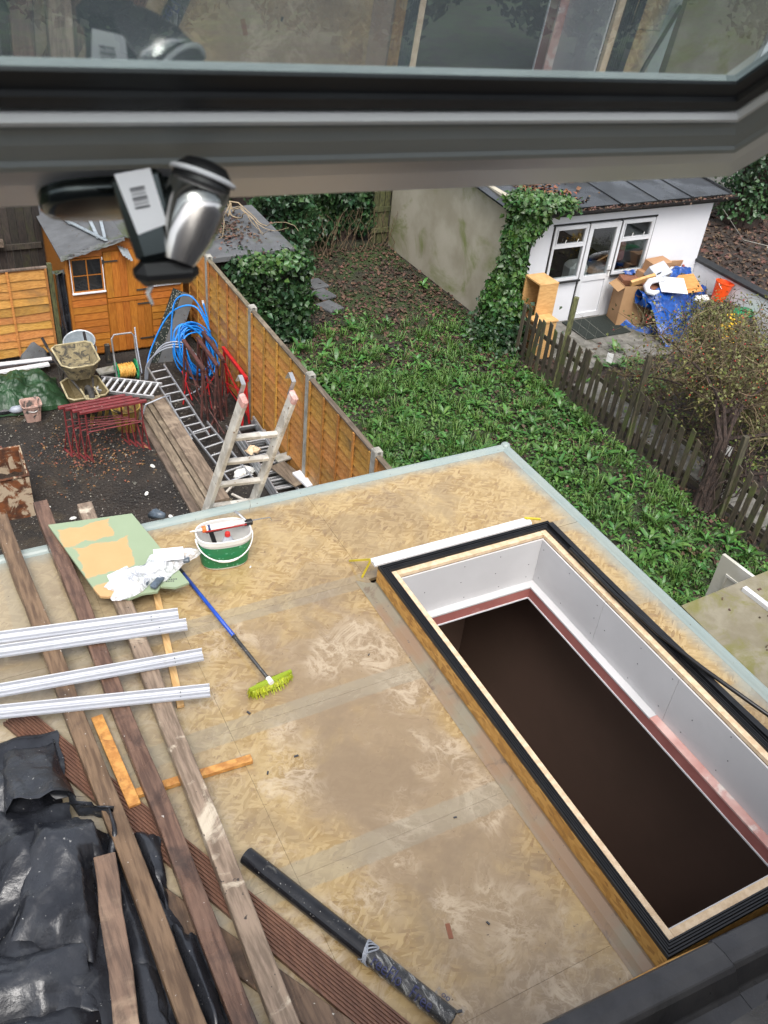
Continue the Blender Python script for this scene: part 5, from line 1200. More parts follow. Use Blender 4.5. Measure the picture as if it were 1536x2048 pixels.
def pipe_coil():
    t = thing('blue_pipe_coil', 'big coil of bright blue water pipe leaning in the fence corner', 'pipe', (3.7, 12.65, 0))
    # plane of coil: leaning back, faces the lens
    U = V3((.85, .25, .25)).normalized(); W_ = V3((-.05, .28, .95)); W_ = (W_-U*W_.dot(U)).normalized(); N_ = U.cross(W_)
    for i in range(15):
        c = V3((3.80, 12.60, .50))+U*random.uniform(-.05, .05)+W_*random.uniform(-.05, .05)+N_*(-.10+.014*i); ra, rb = .26+random.uniform(-.05, .07), .42+random.uniform(-.08, .10); ph = random.uniform(-.15, .15)
        pts = [c+U*(ra*math.cos(a+ph)+.02*math.sin(3*a+i))+W_*(rb*math.sin(a)) for a in [2*math.pi*k/36 for k in range(36)]]
        MB().tube(pts, .0135, 6, closed=True).build('loop', 'blue_pipe', t, smooth=True)
    def sp(pts, m, r_=.0135, nm='tail'):
        o = []; P4 = [V3(p) for p in pts]
        for i in range(len(P4)-1):
            p0, p1, p2, p3 = P4[max(i-1, 0)], P4[i], P4[i+1], P4[min(i+2, len(P4)-1)]
            for k in range(8):
                u = k/8; o.append(.5*((2*p1)+(p2-p0)*u+(2*p0-5*p1+4*p2-p3)*u*u+(3*p1-p0-3*p2+p3)*u**3))
        o.append(P4[-1]); return MB().tube(o, r_, 6)
    sp([(3.02, 12.8, .02), (3.2, 13.1, .35), (3.55, 13.1, .95), (3.9, 12.9, 1.12), (4.08, 12.7, .75)], 'blue_pipe').build('tail', 'blue_pipe', t, smooth=True)
    sp([(3.5, 12.95, .5), (3.62, 13.05, 1.15), (3.85, 12.95, 1.28), (4.02, 12.8, 1.0), (4.1, 12.7, .6)], 'blue_pipe').build('tail', 'blue_pipe', t, smooth=True)
    sp([(4.07, 12.98, 1.12), (4.10, 12.85, .8), (4.06, 12.7, .4)], 'blue_pipe', .016).build('tail', 'blue_pipe', t, smooth=True)
    MB().tube([(4.065, 13.0, 1.16), (4.07, 12.98, 1.09)], .018, 6).build('pipe_cap', 'white_pvc', t)
    g = thing('grey_pipe_coil', 'loops of thin grey pipe in front of the blue coil', 'pipe', (3.3, 12.5, 0))
    for k in range(3):
        sp([(3.0+.02*k, 12.78, .02), (3.05+.02*k, 12.72, .35), (3.3, 12.6, .62+.04*k), (3.62, 12.5, .62+.04*k), (3.82-.03*k, 12.3, .42), (3.72, 12.1, .15), (3.4, 12.05, .04)], 0, .011).build('loop', 'grey_pipe', g, smooth=True)
    sp([(3.05, 13.4, .65), (3.02, 13.2, .35), (3.0, 12.95, .05)], 0, .012).build('loop', 'grey_pipe', g, smooth=True)
pipe_coil()
def leaning_tray():
    t = thing('leaning_black_board', 'black sheet board leaning diagonally against the shed', 'panel', (3.55, 13.6, 0))
    a, b = V3((3.22, 13.4, .02)), V3((3.80, 13.72, 1.10)); d = (b-a).normalized(); s = V3((.9, -.28, 0)); s = (s-d*s.dot(d)).normalized(); n_ = s.cross(d)
    if n_.y > 0: n_ = -n_
    L = (b-a).length
    MB().add([a, a+s*.16, b+s*.16, b, a+n_*.03, a+s*.16+n_*.03, b+s*.16+n_*.03, b+n_*.03], [(0, 1, 2, 3), (7, 6, 5, 4), (0, 4, 5, 1), (1, 5, 6, 2), (2, 6, 7, 3), (3, 7, 4, 0)]).build('dirty_edge', 'mat_dark', t)
    a2, b2 = a+s*.162, b+s*.162
    MB().add([a2, a2+s*.22-n_*.03, b2+s*.2-n_*.03, b2, a2+n_*.028, a2+s*.22-n_*.01, b2+s*.2-n_*.01, b2+n_*.028], [(0, 1, 2, 3), (7, 6, 5, 4), (0, 4, 5, 1), (1, 5, 6, 2), (2, 6, 7, 3), (3, 7, 4, 0)]).build('sheet', 'felt_roof', t)
    q = MB()
    for i in range(120):
        p = a+d*random.uniform(0, L)+s*random.uniform(0, .15)+n_*.033; q.add([p, p+s*.012, p+d*.02+s*.006], [(0, 1, 2)])
    q.build('mortar_flecks', 'concrete', t)['kind'] = 'stuff'
leaning_tray()
def barrow(name, label, c, yaw, zb, m_in, lifted):
    """wheelbarrow; c = ground point under the tray centre, nose points along yaw"""
    t = thing(name, label, 'wheelbarrow', c, 'builders wheelbarrows'); F = V3((math.cos(yaw), math.sin(yaw), 0)); S_ = V3((-F.y, F.x, 0)); o = V3(c)
    Q = lambda f_, s_, z: o+F*f_+S_*s_+V3((0, 0, z))
    # tray: eight sided rim tapering to a smaller floor
    rim = [(.36, .16, .26), (.26, .27, .27), (-.26, .29, .29), (-.34, .22, .29), (-.34, -.22, .29), (-.26, -.29, .29), (.26, -.27, .27), (.36, -.16, .26)]
    flo = [(f_*.62+.02, s_*.6, 0) for f_, s_, _ in rim]
    R_ = [Q(f_, s_, zb+z) for f_, s_, z in rim]; Fl = [Q(f_, s_, zb+z) for f_, s_, z in flo]
    q = MB(); q.add(R_+Fl, [(i, (i+1) % 8, 8+(i+1) % 8, 8+i) for i in range(8)]+[tuple(range(8, 16))]); q.build('tray', m_in, t, thick=.012)
    MB().tube(R_, .014, 6, closed=True).build('tray_rim', 'barrow_rim', t)
    if lifted: MB().add([Q(f_*.7, s_*.75, zb+.08+.02*math.sin(i*2)) for i, (f_, s_, _) in enumerate(rim)], [tuple(range(8))]).build('dried_mortar', 'mortar', t)
    # handles and wheel fork
    for s_ in (-1, 1):
        MB().tube([Q(.62, s_*.05, zb-.12), Q(.3, s_*.13, zb-.03), Q(-.3, s_*.24, zb+.03), Q(-.72, s_*.30, zb+.18)], .017, 7).build('handle_tube', 'black_steel', t)
        MB().tube([Q(-.60, s_*.285, zb+.135), Q(-.80, s_*.31, zb+.21)], .022, 7).build('grip', 'gun_black', t)
        MB().tube([Q(-.05, s_*.2, zb), Q(-.20, s_*.23, zb-.30), Q(-.32, s_*.22, zb-.02)], .014, 6).build('leg', 'black_steel', t)
    wh = [Q(.62+.17*math.cos(a), 0, zb-.14+.17*math.sin(a)) for a in [2*math.pi*k/24 for k in range(24)]]
    w_ = MB().tube(wh, .042, 8, closed=True).build('wheel', 'tyre', t, smooth=True)
    MB().tube([Q(.62, -.05, zb-.14), Q(.62, .05, zb-.14)], .07, 10).build('hub', 'barrow_rim', w_)
    MB().tube([Q(.50, .10, zb-.02), Q(.80, .09, zb-.02), Q(.84, 0, zb-.02), Q(.80, -.09, zb-.02), Q(.50, -.10, zb-.02)], .013, 6).build('wheel_guard', 'barrow_rim', t)
    return t
barrow('wheelbarrow', 'mud coated wheelbarrow stacked on top with a mortar caked tray', (1.93, 12.36, 0), R(-88), .58, 'mortar', True)
barrow('wheelbarrow', 'lower muddy wheelbarrow with a wide open tray under the other barrow', (1.93, 12.05, 0), R(92), .20, 'barrow_mud', False)
def yard_bits():
    # galvanised bin
    t = thing('galvanised_bin', 'round galvanised steel bin tipped against the shed', 'bin', (2.2, 13.45, 0))
    q = MB(); q.lathe([(.0, .0), (.20, .0), (.235, .58), (.25, .60), (.235, .615), (.225, .59), (.19, .02), (0, .02)], (0, 0, 0), 26)
    m3 = Matrix.Rotation(R(18), 3, 'X') @ Matrix.Rotation(R(-8), 3, 'Y'); q.v = [tuple(m3 @ V3(p)+V3((2.22, 13.42, .05))) for p in q.v]; q.build('drum', 'galv', t, smooth=True)
    for z in (.2, .4):
        MB().tube([m3 @ V3(((.2+.06*z)*1.03*math.cos(a), (.2+.06*z)*1.03*math.sin(a), z))+V3((2.22, 13.42, .05)) for a in [2*math.pi*k/24 for k in range(24)]], .008, 5, closed=True).build('rib', 'galv', t, smooth=True)
    # hose reel
    t = thing('hose_reel', 'green hose reel cart wound with yellow hose', 'hose reel', (2.76, 12.92, 0))
    for x in (2.60, 2.91):
        q = MB(); n = 22; q.tube([(x, 12.92+.155*math.cos(a), .17+.155*math.sin(a)) for a in [2*math.pi*k/n for k in range(n)]], .012, 6, closed=True)
        for k in range(5): a = k*1.2566; q.bar((x, 12.92, .17), (x, 12.92+.15*math.cos(a), .17+.15*math.sin(a)), .014, .03, (1, 0, 0))
        q.build('reel_side', 'reel_green', t)
    q = MB()
    for i in range(13): q.tube([(2.635+i*.0195+.004*math.sin(k+i), 12.92+(.105+.008*math.sin(i*3))*math.cos(a), .17+(.105+.008*math.sin(i*3))*math.sin(a)) for k, a in enumerate([2*math.pi*k/18 for k in range(18)])], .0115, 6, closed=True)
    q.build('hose', 'hose_yellow', t, smooth=True)
    MB().tube([(2.575, 12.8, .02), (2.585, 12.95, .45), (2.585, 13.0, .70), (2.63, 13.01, .76), (2.90, 13.01, .76), (2.94, 13.0, .70), (2.935, 12.95, .45), (2.935, 12.8, .02)], .014, 7).build('handle', 'alu', t)
    # crumpled green tarpaulin
    def tarp(u, v):
        x = .30+1.42*u; y = 12.34+.95*v; e = math.sin(math.pi*u)**.55*math.sin(math.pi*v)**.6
        h = .46*e*(.75+.5*fbm(x*1.3, y*1.6, 3))+.09*e*abs(fbm(x*3, y*3.5, 8))+.045*e*abs(math.sin(9*x+5*y+3*fbm(x*2, y*2)))
        return (x+.05*fbm(x*2, y*2, 6), y+.05*fbm(x*2, y*2, 9), .02+h)
    MB().grid(tarp, 70, 50).solo('green_tarpaulin', 'crumpled dark green tarpaulin heap at the left of the yard', 'tarpaulin', 'green_tarp', smooth=False)
    for i, (a, b, m, l) in enumerate((((.3, 13.74, .16), (1.75, 13.66, .16), 'white_pvc', 'back white plastic board lying behind the green tarpaulin'), ((.3, 13.60, .14), (1.80, 13.62, .15), 'black_plastic', 'black board between the two white boards behind the tarpaulin'), ((.3, 13.43, .15), (1.68, 13.52, .15), 'white_pvc', 'front white plastic board lying behind the green tarpaulin'))):
        MB().bar(a, b, .10, .03).solo('plastic_board', l, 'board', m, 'boards behind the tarpaulin')
    MB().grid(lambda u, v: (1.30+.42*u, 13.80+.1*v, .02+.38*v*(1-abs(u-.55)*1.3)+.03*fbm(u*5, v*5)), 10, 8).solo('dark_sheet', 'dark grey sheet propped against the left fence panel', 'sheet', 'felt_roof', smooth=True, thick=.006)
    # pale mortar tub
    t = thing('mortar_tub', 'small square pale pink plaster tub by the green tarpaulin', 'tub', (1.18, 12.2, 0))
    MB().lathe([(0, 0), (.105, 0), (.135, .25), (.148, .26), (.148, .275), (.13, .275), (.118, .25), (.10, .16), (0, .16)], (1.18, 12.2, 0), 24, 1, 1, 6).build('body', 'tub_pink', t)
    MB().tube([(1.05, 12.2, .24), (1.1, 12.08, .20), (1.2, 12.05, .19), (1.29, 12.1, .2), (1.315, 12.2, .24)], .005, 5).build('handle', 'white_plastic', t)
    MB().tube([(.2, 12.44, .06), (.76, 12.42, .06), (1.06, 12.4, .06)], .055, 10).solo('black_pole', 'black drain pipe lying in front of the green tarpaulin', 'pipe', 'pipe_black')
    q = MB().lathe([(0, .1), (.06, .09), (.09, .04), (.06, 0), (0, 0)], (1.0, 12.36, .06), 8, 1.4, .8); q.solo('clear_bag', 'small clear plastic bag beside the pale tub', 'bag', 'grey_pipe', smooth=True)
    # yellow stained tub behind the trestles, with slats
    t = thing('stained_tub', 'yellow stained flexible tub behind the maroon trestles', 'tub', (2.38, 11.5, 0))
    MB().lathe([(0, 0), (.15, 0), (.205, .36), (.218, .38), (.2, .38), (.14, .02), (0, .02)], (2.38, 11.5, 0), 22).build('body', 'tub_yellow', t)
    for i, x in enumerate((1.92, 2.02, 2.12)): MB().bar((x, 11.75, .0), (x+.03, 11.62, .32), .05, .02, (0, 1, 0)).solo('yellow_offcut', ('left', 'middle', 'right')[i]+' of three yellowed wood offcuts under the lower wheelbarrow', 'offcut', 'tub_yellow')
    # cut drum fire pit
    t = thing('rusty_drum', 'rusty cut open metal box with flaking paint at the left edge', 'drum', (.5, 10.12, 0))
    m = MB(); y0, y1, x0, x1, h = 9.84, 10.46, .10, .79, .62
    for a in ((x0, x1, y0, y0+.02), (x0, x1, y1-.02, y1), (x1-.02, x1, y0+.021, y1-.021), (x0, x0+.02, y0+.021, y1-.021)): pass
    mm(x0, x1, y0, y0+.02, 0, h).build('front_panel', 'rust', t); mm(x0, x1, y1-.02, y1, 0, h+.06).build('back_panel', 'rust', t); mm(x1-.02, x1, y0+.021, y1-.021, 0, h+.02).build('side_panel', 'rust', t); mm(x0, x0+.02, y0+.021, y1-.021, 0, h).build('side_panel', 'rust', t)
    MB().grid(lambda u, v: (x0+.02+(x1-x0-.04)*u, y0+.02+(y1-y0-.04)*v, .30+.10*fbm(u*4, v*4)), 14, 12).build('ash', 'rust_in', t)
    MB().tube([(x0, y0, h), (x1, y0, h+.01), (x1, y1, h+.05), (x0, y1, h+.06)], .018, 6).build('rolled_edge', 'rust', t)
    # small things
    mm(2.58, 2.66, 13.55, 13.63, 0, .32).solo('black_post_stub', 'short black pipe stub standing by the shed door', 'pipe', 'black_steel', bevel=.01)
    MB().box((2.50, 13.1, .12), (.34, .18, .03), .1).solo('white_slab', 'pale slab resting beside the hose reel', 'slab', 'concrete'); 
    MB().box((2.52, 13.1, .05), (.3, .16, .1), .1).solo('black_crate', 'black box under the pale slab by the hose reel', 'box', 'black_steel')
    MB().tube([(.93, 5.45, 3.02), (.95, 5.12, 3.18), (.96, 5.02, 3.34)], .035, 8).solo('glove', 'dark grey work glove hanging over the far roof edge', 'glove', 'grey_fitting', smooth=True) if False else None
    # gravel, pale flecks
    n = 5200; V_, F_ = [], []; x = rng.uniform(-.6, 3.9, n); y = rng.uniform(5.6, 13.4, n); r_ = rng.uniform(.006, .016, n)*np.where(rng.uniform(0, 1, n) < .03, 2.0, 1)
    base = np.array([[0, 0, 1], [1, 0, 0], [0, 1, 0], [-1, 0, 0], [0, -1, 0]], float)
    v = (base[None]*r_[:, None, None]*rng.uniform(.6, 1.2, (n, 5, 1))+np.stack([x, y, np.full(n, .012)], 1)[:, None]).reshape(-1, 3); k = np.arange(n)[:, None]*5
    f = np.concatenate([k+[0, 1, 2], k+[0, 2, 3], k+[0, 3, 4], k+[0, 4, 1]], 1).ravel(); o = raw_mesh('gravel', v, f, 3, 'gravel'); tag(o, 'scattered grit and rubble on the yard soil', 'gravel', kind='stuff')
    n = 600; p = np.stack([1.75+rng.normal(0, .45, n), 11.0+rng.normal(0, .4, n), np.full(n, .015)], 1); o = leaves('wood_chippings', p, np.tile([0, 0, 1.], (n, 1)), .035, 'litter_orange', jit=.3); tag(o, 'orange brown wood chippings on the soil by the trestles', 'chippings', kind='stuff')
    pale = [(1.2, 9.6), (2.2, 9.8), (2.45, 10.4), (1.6, 8.8), (2.0, 8.6), (2.35, 9.2), (.95, 9.95), (2.3, 8.2), (1.0, 8.8)]
    for i, (x, y) in enumerate(pale): MB().lathe([(0, .022), (.03, .018), (.04, .004), (.03, 0)], (x, y, .012), 6, 1.2, .7, rz=i).solo('rubble_piece', 'small pale chunk of rubble on the dark yard soil', 'rubble', 'paper_bit', 'pale rubble pieces in the yard')
yard_bits()

# ------------------------------------------------------------------ things on the flat roof
def roof_timbers():
    g = 'old timbers laid across the flat roof'
    def tim(a, b, w_, h_, m, label, name='timber_joist', bev=.004):
        # slightly warped, worn beam
        A, B = V3(a), V3(b); d, s, u, L = frame(A, B); n = 18; vs_ = []
        for i in range(n+1):
            p = A+(B-A)*(i/n); wx = .004*math.sin(i*.9+L*3)+random.uniform(-.0015, .0015)
            for (i_, j_) in ((-1, -1), (1, -1), (1, 1), (-1, 1)): vs_.append(p+s*(i_*w_/2+wx+random.uniform(-.0012, .0012))+u*(j_*h_/2+random.uniform(-.001, .001)*(j_ > 0)))
        fs = [(0, 1, 2, 3), (n*4+3, n*4+2, n*4+1, n*4)]
        for i in range(n):
            for k in range(4): fs.append((i*4+k, (i+1)*4+k, (i+1)*4+(k+1) % 4, i*4+(k+1) % 4))
        return MB().add(vs_, fs).solo(name, label, 'timber', m, g, bevel=bev)
    tim((.195, 5.32, 3.382), (.395, 1.25, 3.382), .098, .082, 'timber', 'leftmost long brown timber running down the roof past the trims')
    tim((.475, 5.40, 3.375), (.575, 1.2, 3.375), .094, .076, 'timber_dark', 'dark wet brown timber, second long beam from the left')
    tim((.745, 5.27, 3.379), (.715, 1.1, 3.379), .100, .078, 'timber_pale', 'plaster splashed pale timber, rightmost long beam on the roof')
    tim((.228, 2.53, 3.398), (.078, 1.3, 3.398), .098, .08, 'timber_grey', 'short greyish timber lying on the black plastic sheeting')
    tim((.22, 2.98, 3.365), (.30, 2.5, 3.365), .07, .06, 'timber_dark', 'short dark offcut tucked under the leftmost timber') if False else None
    # grooved decking boards lying askew under the timbers
    def deck(a, b, w_, label):
        A, B = V3(a), V3(b); d, s, u, L = frame(A, B); pr = [(-w_/2, -.013), (w_/2, -.013), (w_/2, .013)]; n = 9
        for k in range(n): x = w_/2-.006-k*(w_-.012)/n; st = (w_-.012)/n; pr += [(x-st*.3, .013), (x-st*.35, .005), (x-st*.75, .005), (x-st*.8, .013)]
        pr += [(-w_/2, .013)]
        MB().extr(pr, lambda p, e: (A, B)[e]+s*p[0]+u*p[1]).solo('decking_board', label, 'decking board', 'decking', 'grooved decking boards under the timbers')
    deck((.00, 3.62, 3.316), (1.22, 1.10, 3.316), .145, 'grooved brown decking board running diagonally beneath the long timbers')
    MB().bar((.30, 2.45, 3.315), (1.10, 1.10, 3.315), .125, .026).solo('smooth_board', 'smooth dark brown board beside the grooved decking at the bottom', 'board', 'timber_dark', bevel=.003)
    # OSB strips and a pine batten
    MB().bar((.395, 3.43, 3.335), (.435, 2.80, 3.335), .062, .018).solo('osb_strip', 'orange OSB strip lying along the leftmost long timber', 'osb strip', 'osb_offcut', bevel=.002)
    MB().bar((.45, 2.875, 3.322), (1.07, 2.845, 3.322), .045, .03).solo('osb_strip', 'orange OSB strip crossing under the two right hand timbers', 'osb strip', 'osb_offcut', bevel=.002)
    MB().bar((.985, 4.40, 3.313), (.835, 3.34, 3.313), .042, .022).solo('pine_batten', 'thin new pine batten poking out under the green board', 'batten', 'new_pine', bevel=.002)
roof_timbers()
def trims():
    g = 'white plastic trims laid over the timbers'
    lab = ('topmost of four white plastic trims lying over the timbers', 'second white plastic trim from the top, close under the topmost', 'third white plastic trim from the top over the timbers', 'lowest of four white plastic trims, nearest the black sheeting')
    E_ = (((-.6, 4.24, 3.445), (1.01, 3.935, 3.445)), ((-.6, 4.12, 3.445), (1.03, 3.83, 3.445)), ((-.6, 3.80, 3.445), (1.04, 3.56, 3.445)), ((-.6, 3.71, 3.445), (.99, 3.285, 3.445)))
    for i, (a, b) in enumerate(E_):
        A, B = V3(a), V3(b); d, s, u, L = frame(A, B); pr = [(-.038, 0), (.036, 0), (.038, .030), (.034, .034), (.030, .030), (.028, .010), (.020, .004), (.000, .004), (-.004, .020), (-.010, .024), (-.014, .020), (-.016, .004), (-.028, .002), (-.030, .010), (-.038, .012)]
        t = thing('plastic_trim', lab[i], 'trim', A, g)
        MB().extr(pr, lambda p, e: (A, B)[e]-s*p[0]+u*(p[1]-.02)).build('channel', 'trim_pvc', t)
        c = B-d*.16; MB().bar(c-s*.02-u*.012, c+s*.02-u*.012, .004, .004).build('pencil_mark', 'dark_print', t)
trims()
def green_board():
    P4 = [(.47, 5.07), (1.01, 5.0), (1.155, 4.18), (1.06, 4.165), (.98, 4.21), (.95, 4.17), (.86, 4.185), (.775, 4.17), (.70, 4.225), (.66, 4.235), (.62, 4.255), (.605, 4.31)]
    o = MB().prism(P4, 3.427, 3.443); ob = o.solo('chipboard_sheet', 'green chipboard sheet with orange worn patches on the timbers', 'board', 'mr_board')
    # material maps from the sheet's left near corner
    org = V3((.47, 4.165, 3.427)); d = org-ob.location; me = ob.data
    for v in me.vertices: v.co -= d
    ob.location = org
    q = MB()
    for r_ in range(7):
        for k in range(random.randint(3, 6)):
            x = 1.0+.012*k+.004*r_; y = 4.36-.02*r_-.004*k; q.mm(x, x+.009, y, y+.006+.004*(r_ > 3), 3.4432, 3.4436)
    q.build('stamp_print', 'dark_print', ob) if False else None
    s = MB()
    for r_ in range(7):
        for k in range(random.randint(3, 6)):
            x = .53+.013*k+.004*r_; y = .19-.020*r_-.004*k; s.mm(x, x+.009, y, y+.006+.004*(r_ > 3), .0162, .0166)
    so = bpy.data.objects.new('stamp_print', s.mesh('stamp_print', (0, 0, 0), 'dark_print')); link(so, ob)
    # parts bag
    t = thing('parts_bag', 'clear plastic bag of grey fittings with a white label on the green board', 'bag', (.95, 4.35, 3.443))
    def blob(u, v):
        a = 2*math.pi*u; z = v; rr = math.sin(math.pi*min(.97, max(.03, .02+v*.5)))
        x = .96+.27*rr*math.cos(a)*(1+.25*math.sin(2*a+1)+.16*math.sin(5*a)); y = 4.33+.14*rr*math.sin(a)*(1+.2*math.cos(3*a))
        return V3((x+.03*fbm(x*9, y*9, z*3), y+.03*fbm(x*9, y*9, 7+z), 3.446+.085*math.cos(math.pi*.5*min(1, rr))**.7*(1+.5*fbm(x*10, y*10, 2))))
    pts = []
    nu, nv = 40, 14
    def film(u, v):
        a = 2*math.pi*u; r_ = v; k = 1+.30*math.sin(2*a+1.0)+.17*math.sin(5*a+.4)+.07*math.sin(9*a)
        x = .96+.24*k*r_*math.cos(a-.15); y = 4.34+.15*k*r_*math.sin(a)+.05*r_*math.cos(a); h = .078*max(0, 1-r_*r_)**.5*(1+.5*fbm(x*8, y*8, 2))+.008*abs(fbm(x*18, y*18, 5))
        return (x, y, 3.447+max(.002, h))
    MB().grid(film, nu, nv).build('film', 'bag_film', t, smooth=True)
    fq = MB()
    for (x, y, l, w_, r_) in ((.93, 4.30, .16, .05, .9), (.98, 4.24, .15, .045, .75), (1.12, 4.42, .14, .05, .2), (.90, 4.37, .12, .04, .5), (1.17, 4.38, .10, .05, -.3), (.83, 4.31, .06, .04, .4)):
        MB().box((x, y, 3.468), (l, w_, .03), r_).build('fitting', 'grey_fitting', t, bevel=.008)
    MB().add([(.985, 4.335, 3.542), (1.165, 4.305, 3.537), (1.195, 4.425, 3.536), (1.01, 4.455, 3.543)], [(0, 1, 2, 3)]).build('label', 'label_white', t, thick=.001)
    b = MB().grid(lambda u, v: (.70+.14*u+.02*v, 4.42-.26*v+.05*u, 3.449+.012*abs(fbm(u*5, v*7, 1))+.02*math.sin(math.pi*u)*math.sin(math.pi*v)), 10, 14); b.build('bag_flap', 'bag_film', t, smooth=True)
    MB().box((.765, 4.27, 3.462), (.03, .05, .018), .5).build('fitting', 'dark_print', t, bevel=.004)
green_board()
def bucket():
    cx, cy = 1.485, 4.47; rz = -.12
    t = thing('green_bucket', 'oval green and white plastic bucket standing on the roof', 'bucket', (cx, cy, 3.3))
    K = dict(n=40, sx=1, sy=.68, pw=2.7, rz=rz)
    MB().lathe([(0, .002), (.150, .002), (.156, .012), (.176, .215), (.186, .216), (.186, .25), (.181, .255), (.175, .25), (.168, .21), (.150, .015), (0, .012)], (cx, cy, 3.302), **K).build('tub', 'bucket_white', t, smooth=False)
    MB().lathe([(.1585, .018), (.1765, .196)], (cx, cy, 3.302), **K).build('printed_sleeve', 'bucket_green', t, smooth=True)
    e = [V3((cx, cy, 3.302)) + Matrix.Rotation(rz, 3, 'Z') @ V3((.19*math.cos(a), -.13*math.sin(a)-.012, .225-.125*math.sin(a))) for a in [math.pi*k/18 for k in range(19)]]
    MB().tube(e, .005, 6).build('handle', 'white_plastic', t, smooth=True); MB().tube(e[7:12], .0085, 8).build('handle_grip', 'white_plastic', t, smooth=True)
    # caulking gun across the rim
    g = thing('caulking_gun', 'red caulking gun with a white cartridge laid across the bucket', 'caulking gun', (1.5, 4.5, 3.56))
    a, b = V3((1.345, 4.505, 3.572)), V3((1.74, 4.475, 3.575)); d, s, u, L = frame(a, b)
    q = MB(); n = 10
    for k in range(1): q.extr([(.026*math.cos(x), .026*math.sin(x)) for x in [math.pi+math.pi*i/n for i in range(n+1)]]+[(.0235*math.cos(x), .0235*math.sin(x)) for x in [2*math.pi-math.pi*i/n for i in range(n+1)]], lambda p, e_: (a+d*.02, a+d*.30)[e_]+s*p[0]+u*p[1])
    q.build('cradle', 'gun_red', g)
    MB().tube([a+d*.03, a+d*.215], .0225, 16).build('cartridge', 'white_plastic', g, smooth=False); MB().tube([a+d*.006, a+d*.03], .0235, 16).build('cartridge_ring', 'gun_orange', g); MB().tube([a+d*.042, a+d*.058], .0231, 16).build('print_band', 'text_navy', g)
    MB().tube([a-d*.075, a+d*.005], [.004, .009], 8).build('nozzle', 'white_plastic', g)
    MB().bar(a+d*.215, a+d*.30, .036, .012).build('frame_plate', 'bucket_white', g); MB().tube([a+d*.22, a+d*.42, a+d*.47-u*.004, a+d*.48-u*.03], .004, 6).build('plunger_rod', 'steel', g)
    MB().bar(a+d*.285-u*.01, a+d*.345-u*.01, .04, .035).build('body', 'gun_black', g, bevel=.006)
    MB().bar(a+d*.06-u*.022, a+d*.085-u*.13, .022, .03, d).build('hand_grip', 'gun_black', g, bevel=.005); MB().bar(a+d*.03-u*.028, a+d*.14-u*.026, .02, .016).build('trigger', 'gun_black', g, bevel=.004)
    MB().tube([a+d*.30+u*.01, a+d*.27+u*.03+s*-.05, a+d*.25+u*.03-s*.09], .009, 7).build('lever', 'steel', g)
    # bottle inside
    o = thing('spray_bottle', 'clear bottle with red cap and green label inside the bucket', 'bottle', (1.50, 4.45, 3.32))
    MB().lathe([(0, .0), (.045, .0), (.05, .02), (.05, .13), (.03, .18), (.014, .20), (.014, .21), (0, .21)], (1.505, 4.45, 3.32), 18, 1, .7).build('body', 'grey_carton', o, smooth=True)
    MB().lathe([(.0145, .195), (.02, .20), (.016, .225), (0, .23)], (1.505, 4.45, 3.32), 12).build('cap', 'gun_red', o); MB().lathe([(0, .0), (.022, .0), (.022, .003), (0, .003)], (0, 0, 0), 16)
    q = MB().lathe([(0, 0), (.024, 0), (.024, .003), (0, .003)], (0, 0, 0), 18); m3 = Matrix.Rotation(R(60), 3, 'X'); q.v = [tuple(m3 @ V3(p)+V3((1.505, 4.412, 3.455))) for p in q.v]; q.build('label', 'reel_green', o)
    w_ = MB().tube([(1.70, 4.56, 3.585), (1.71, 4.57, 3.64), (1.70, 4.58, 3.69)], .0015, 4); w_.solo('thin_wire', 'thin wire sticking up from the caulking gun end', 'wire', 'steel')
bucket()
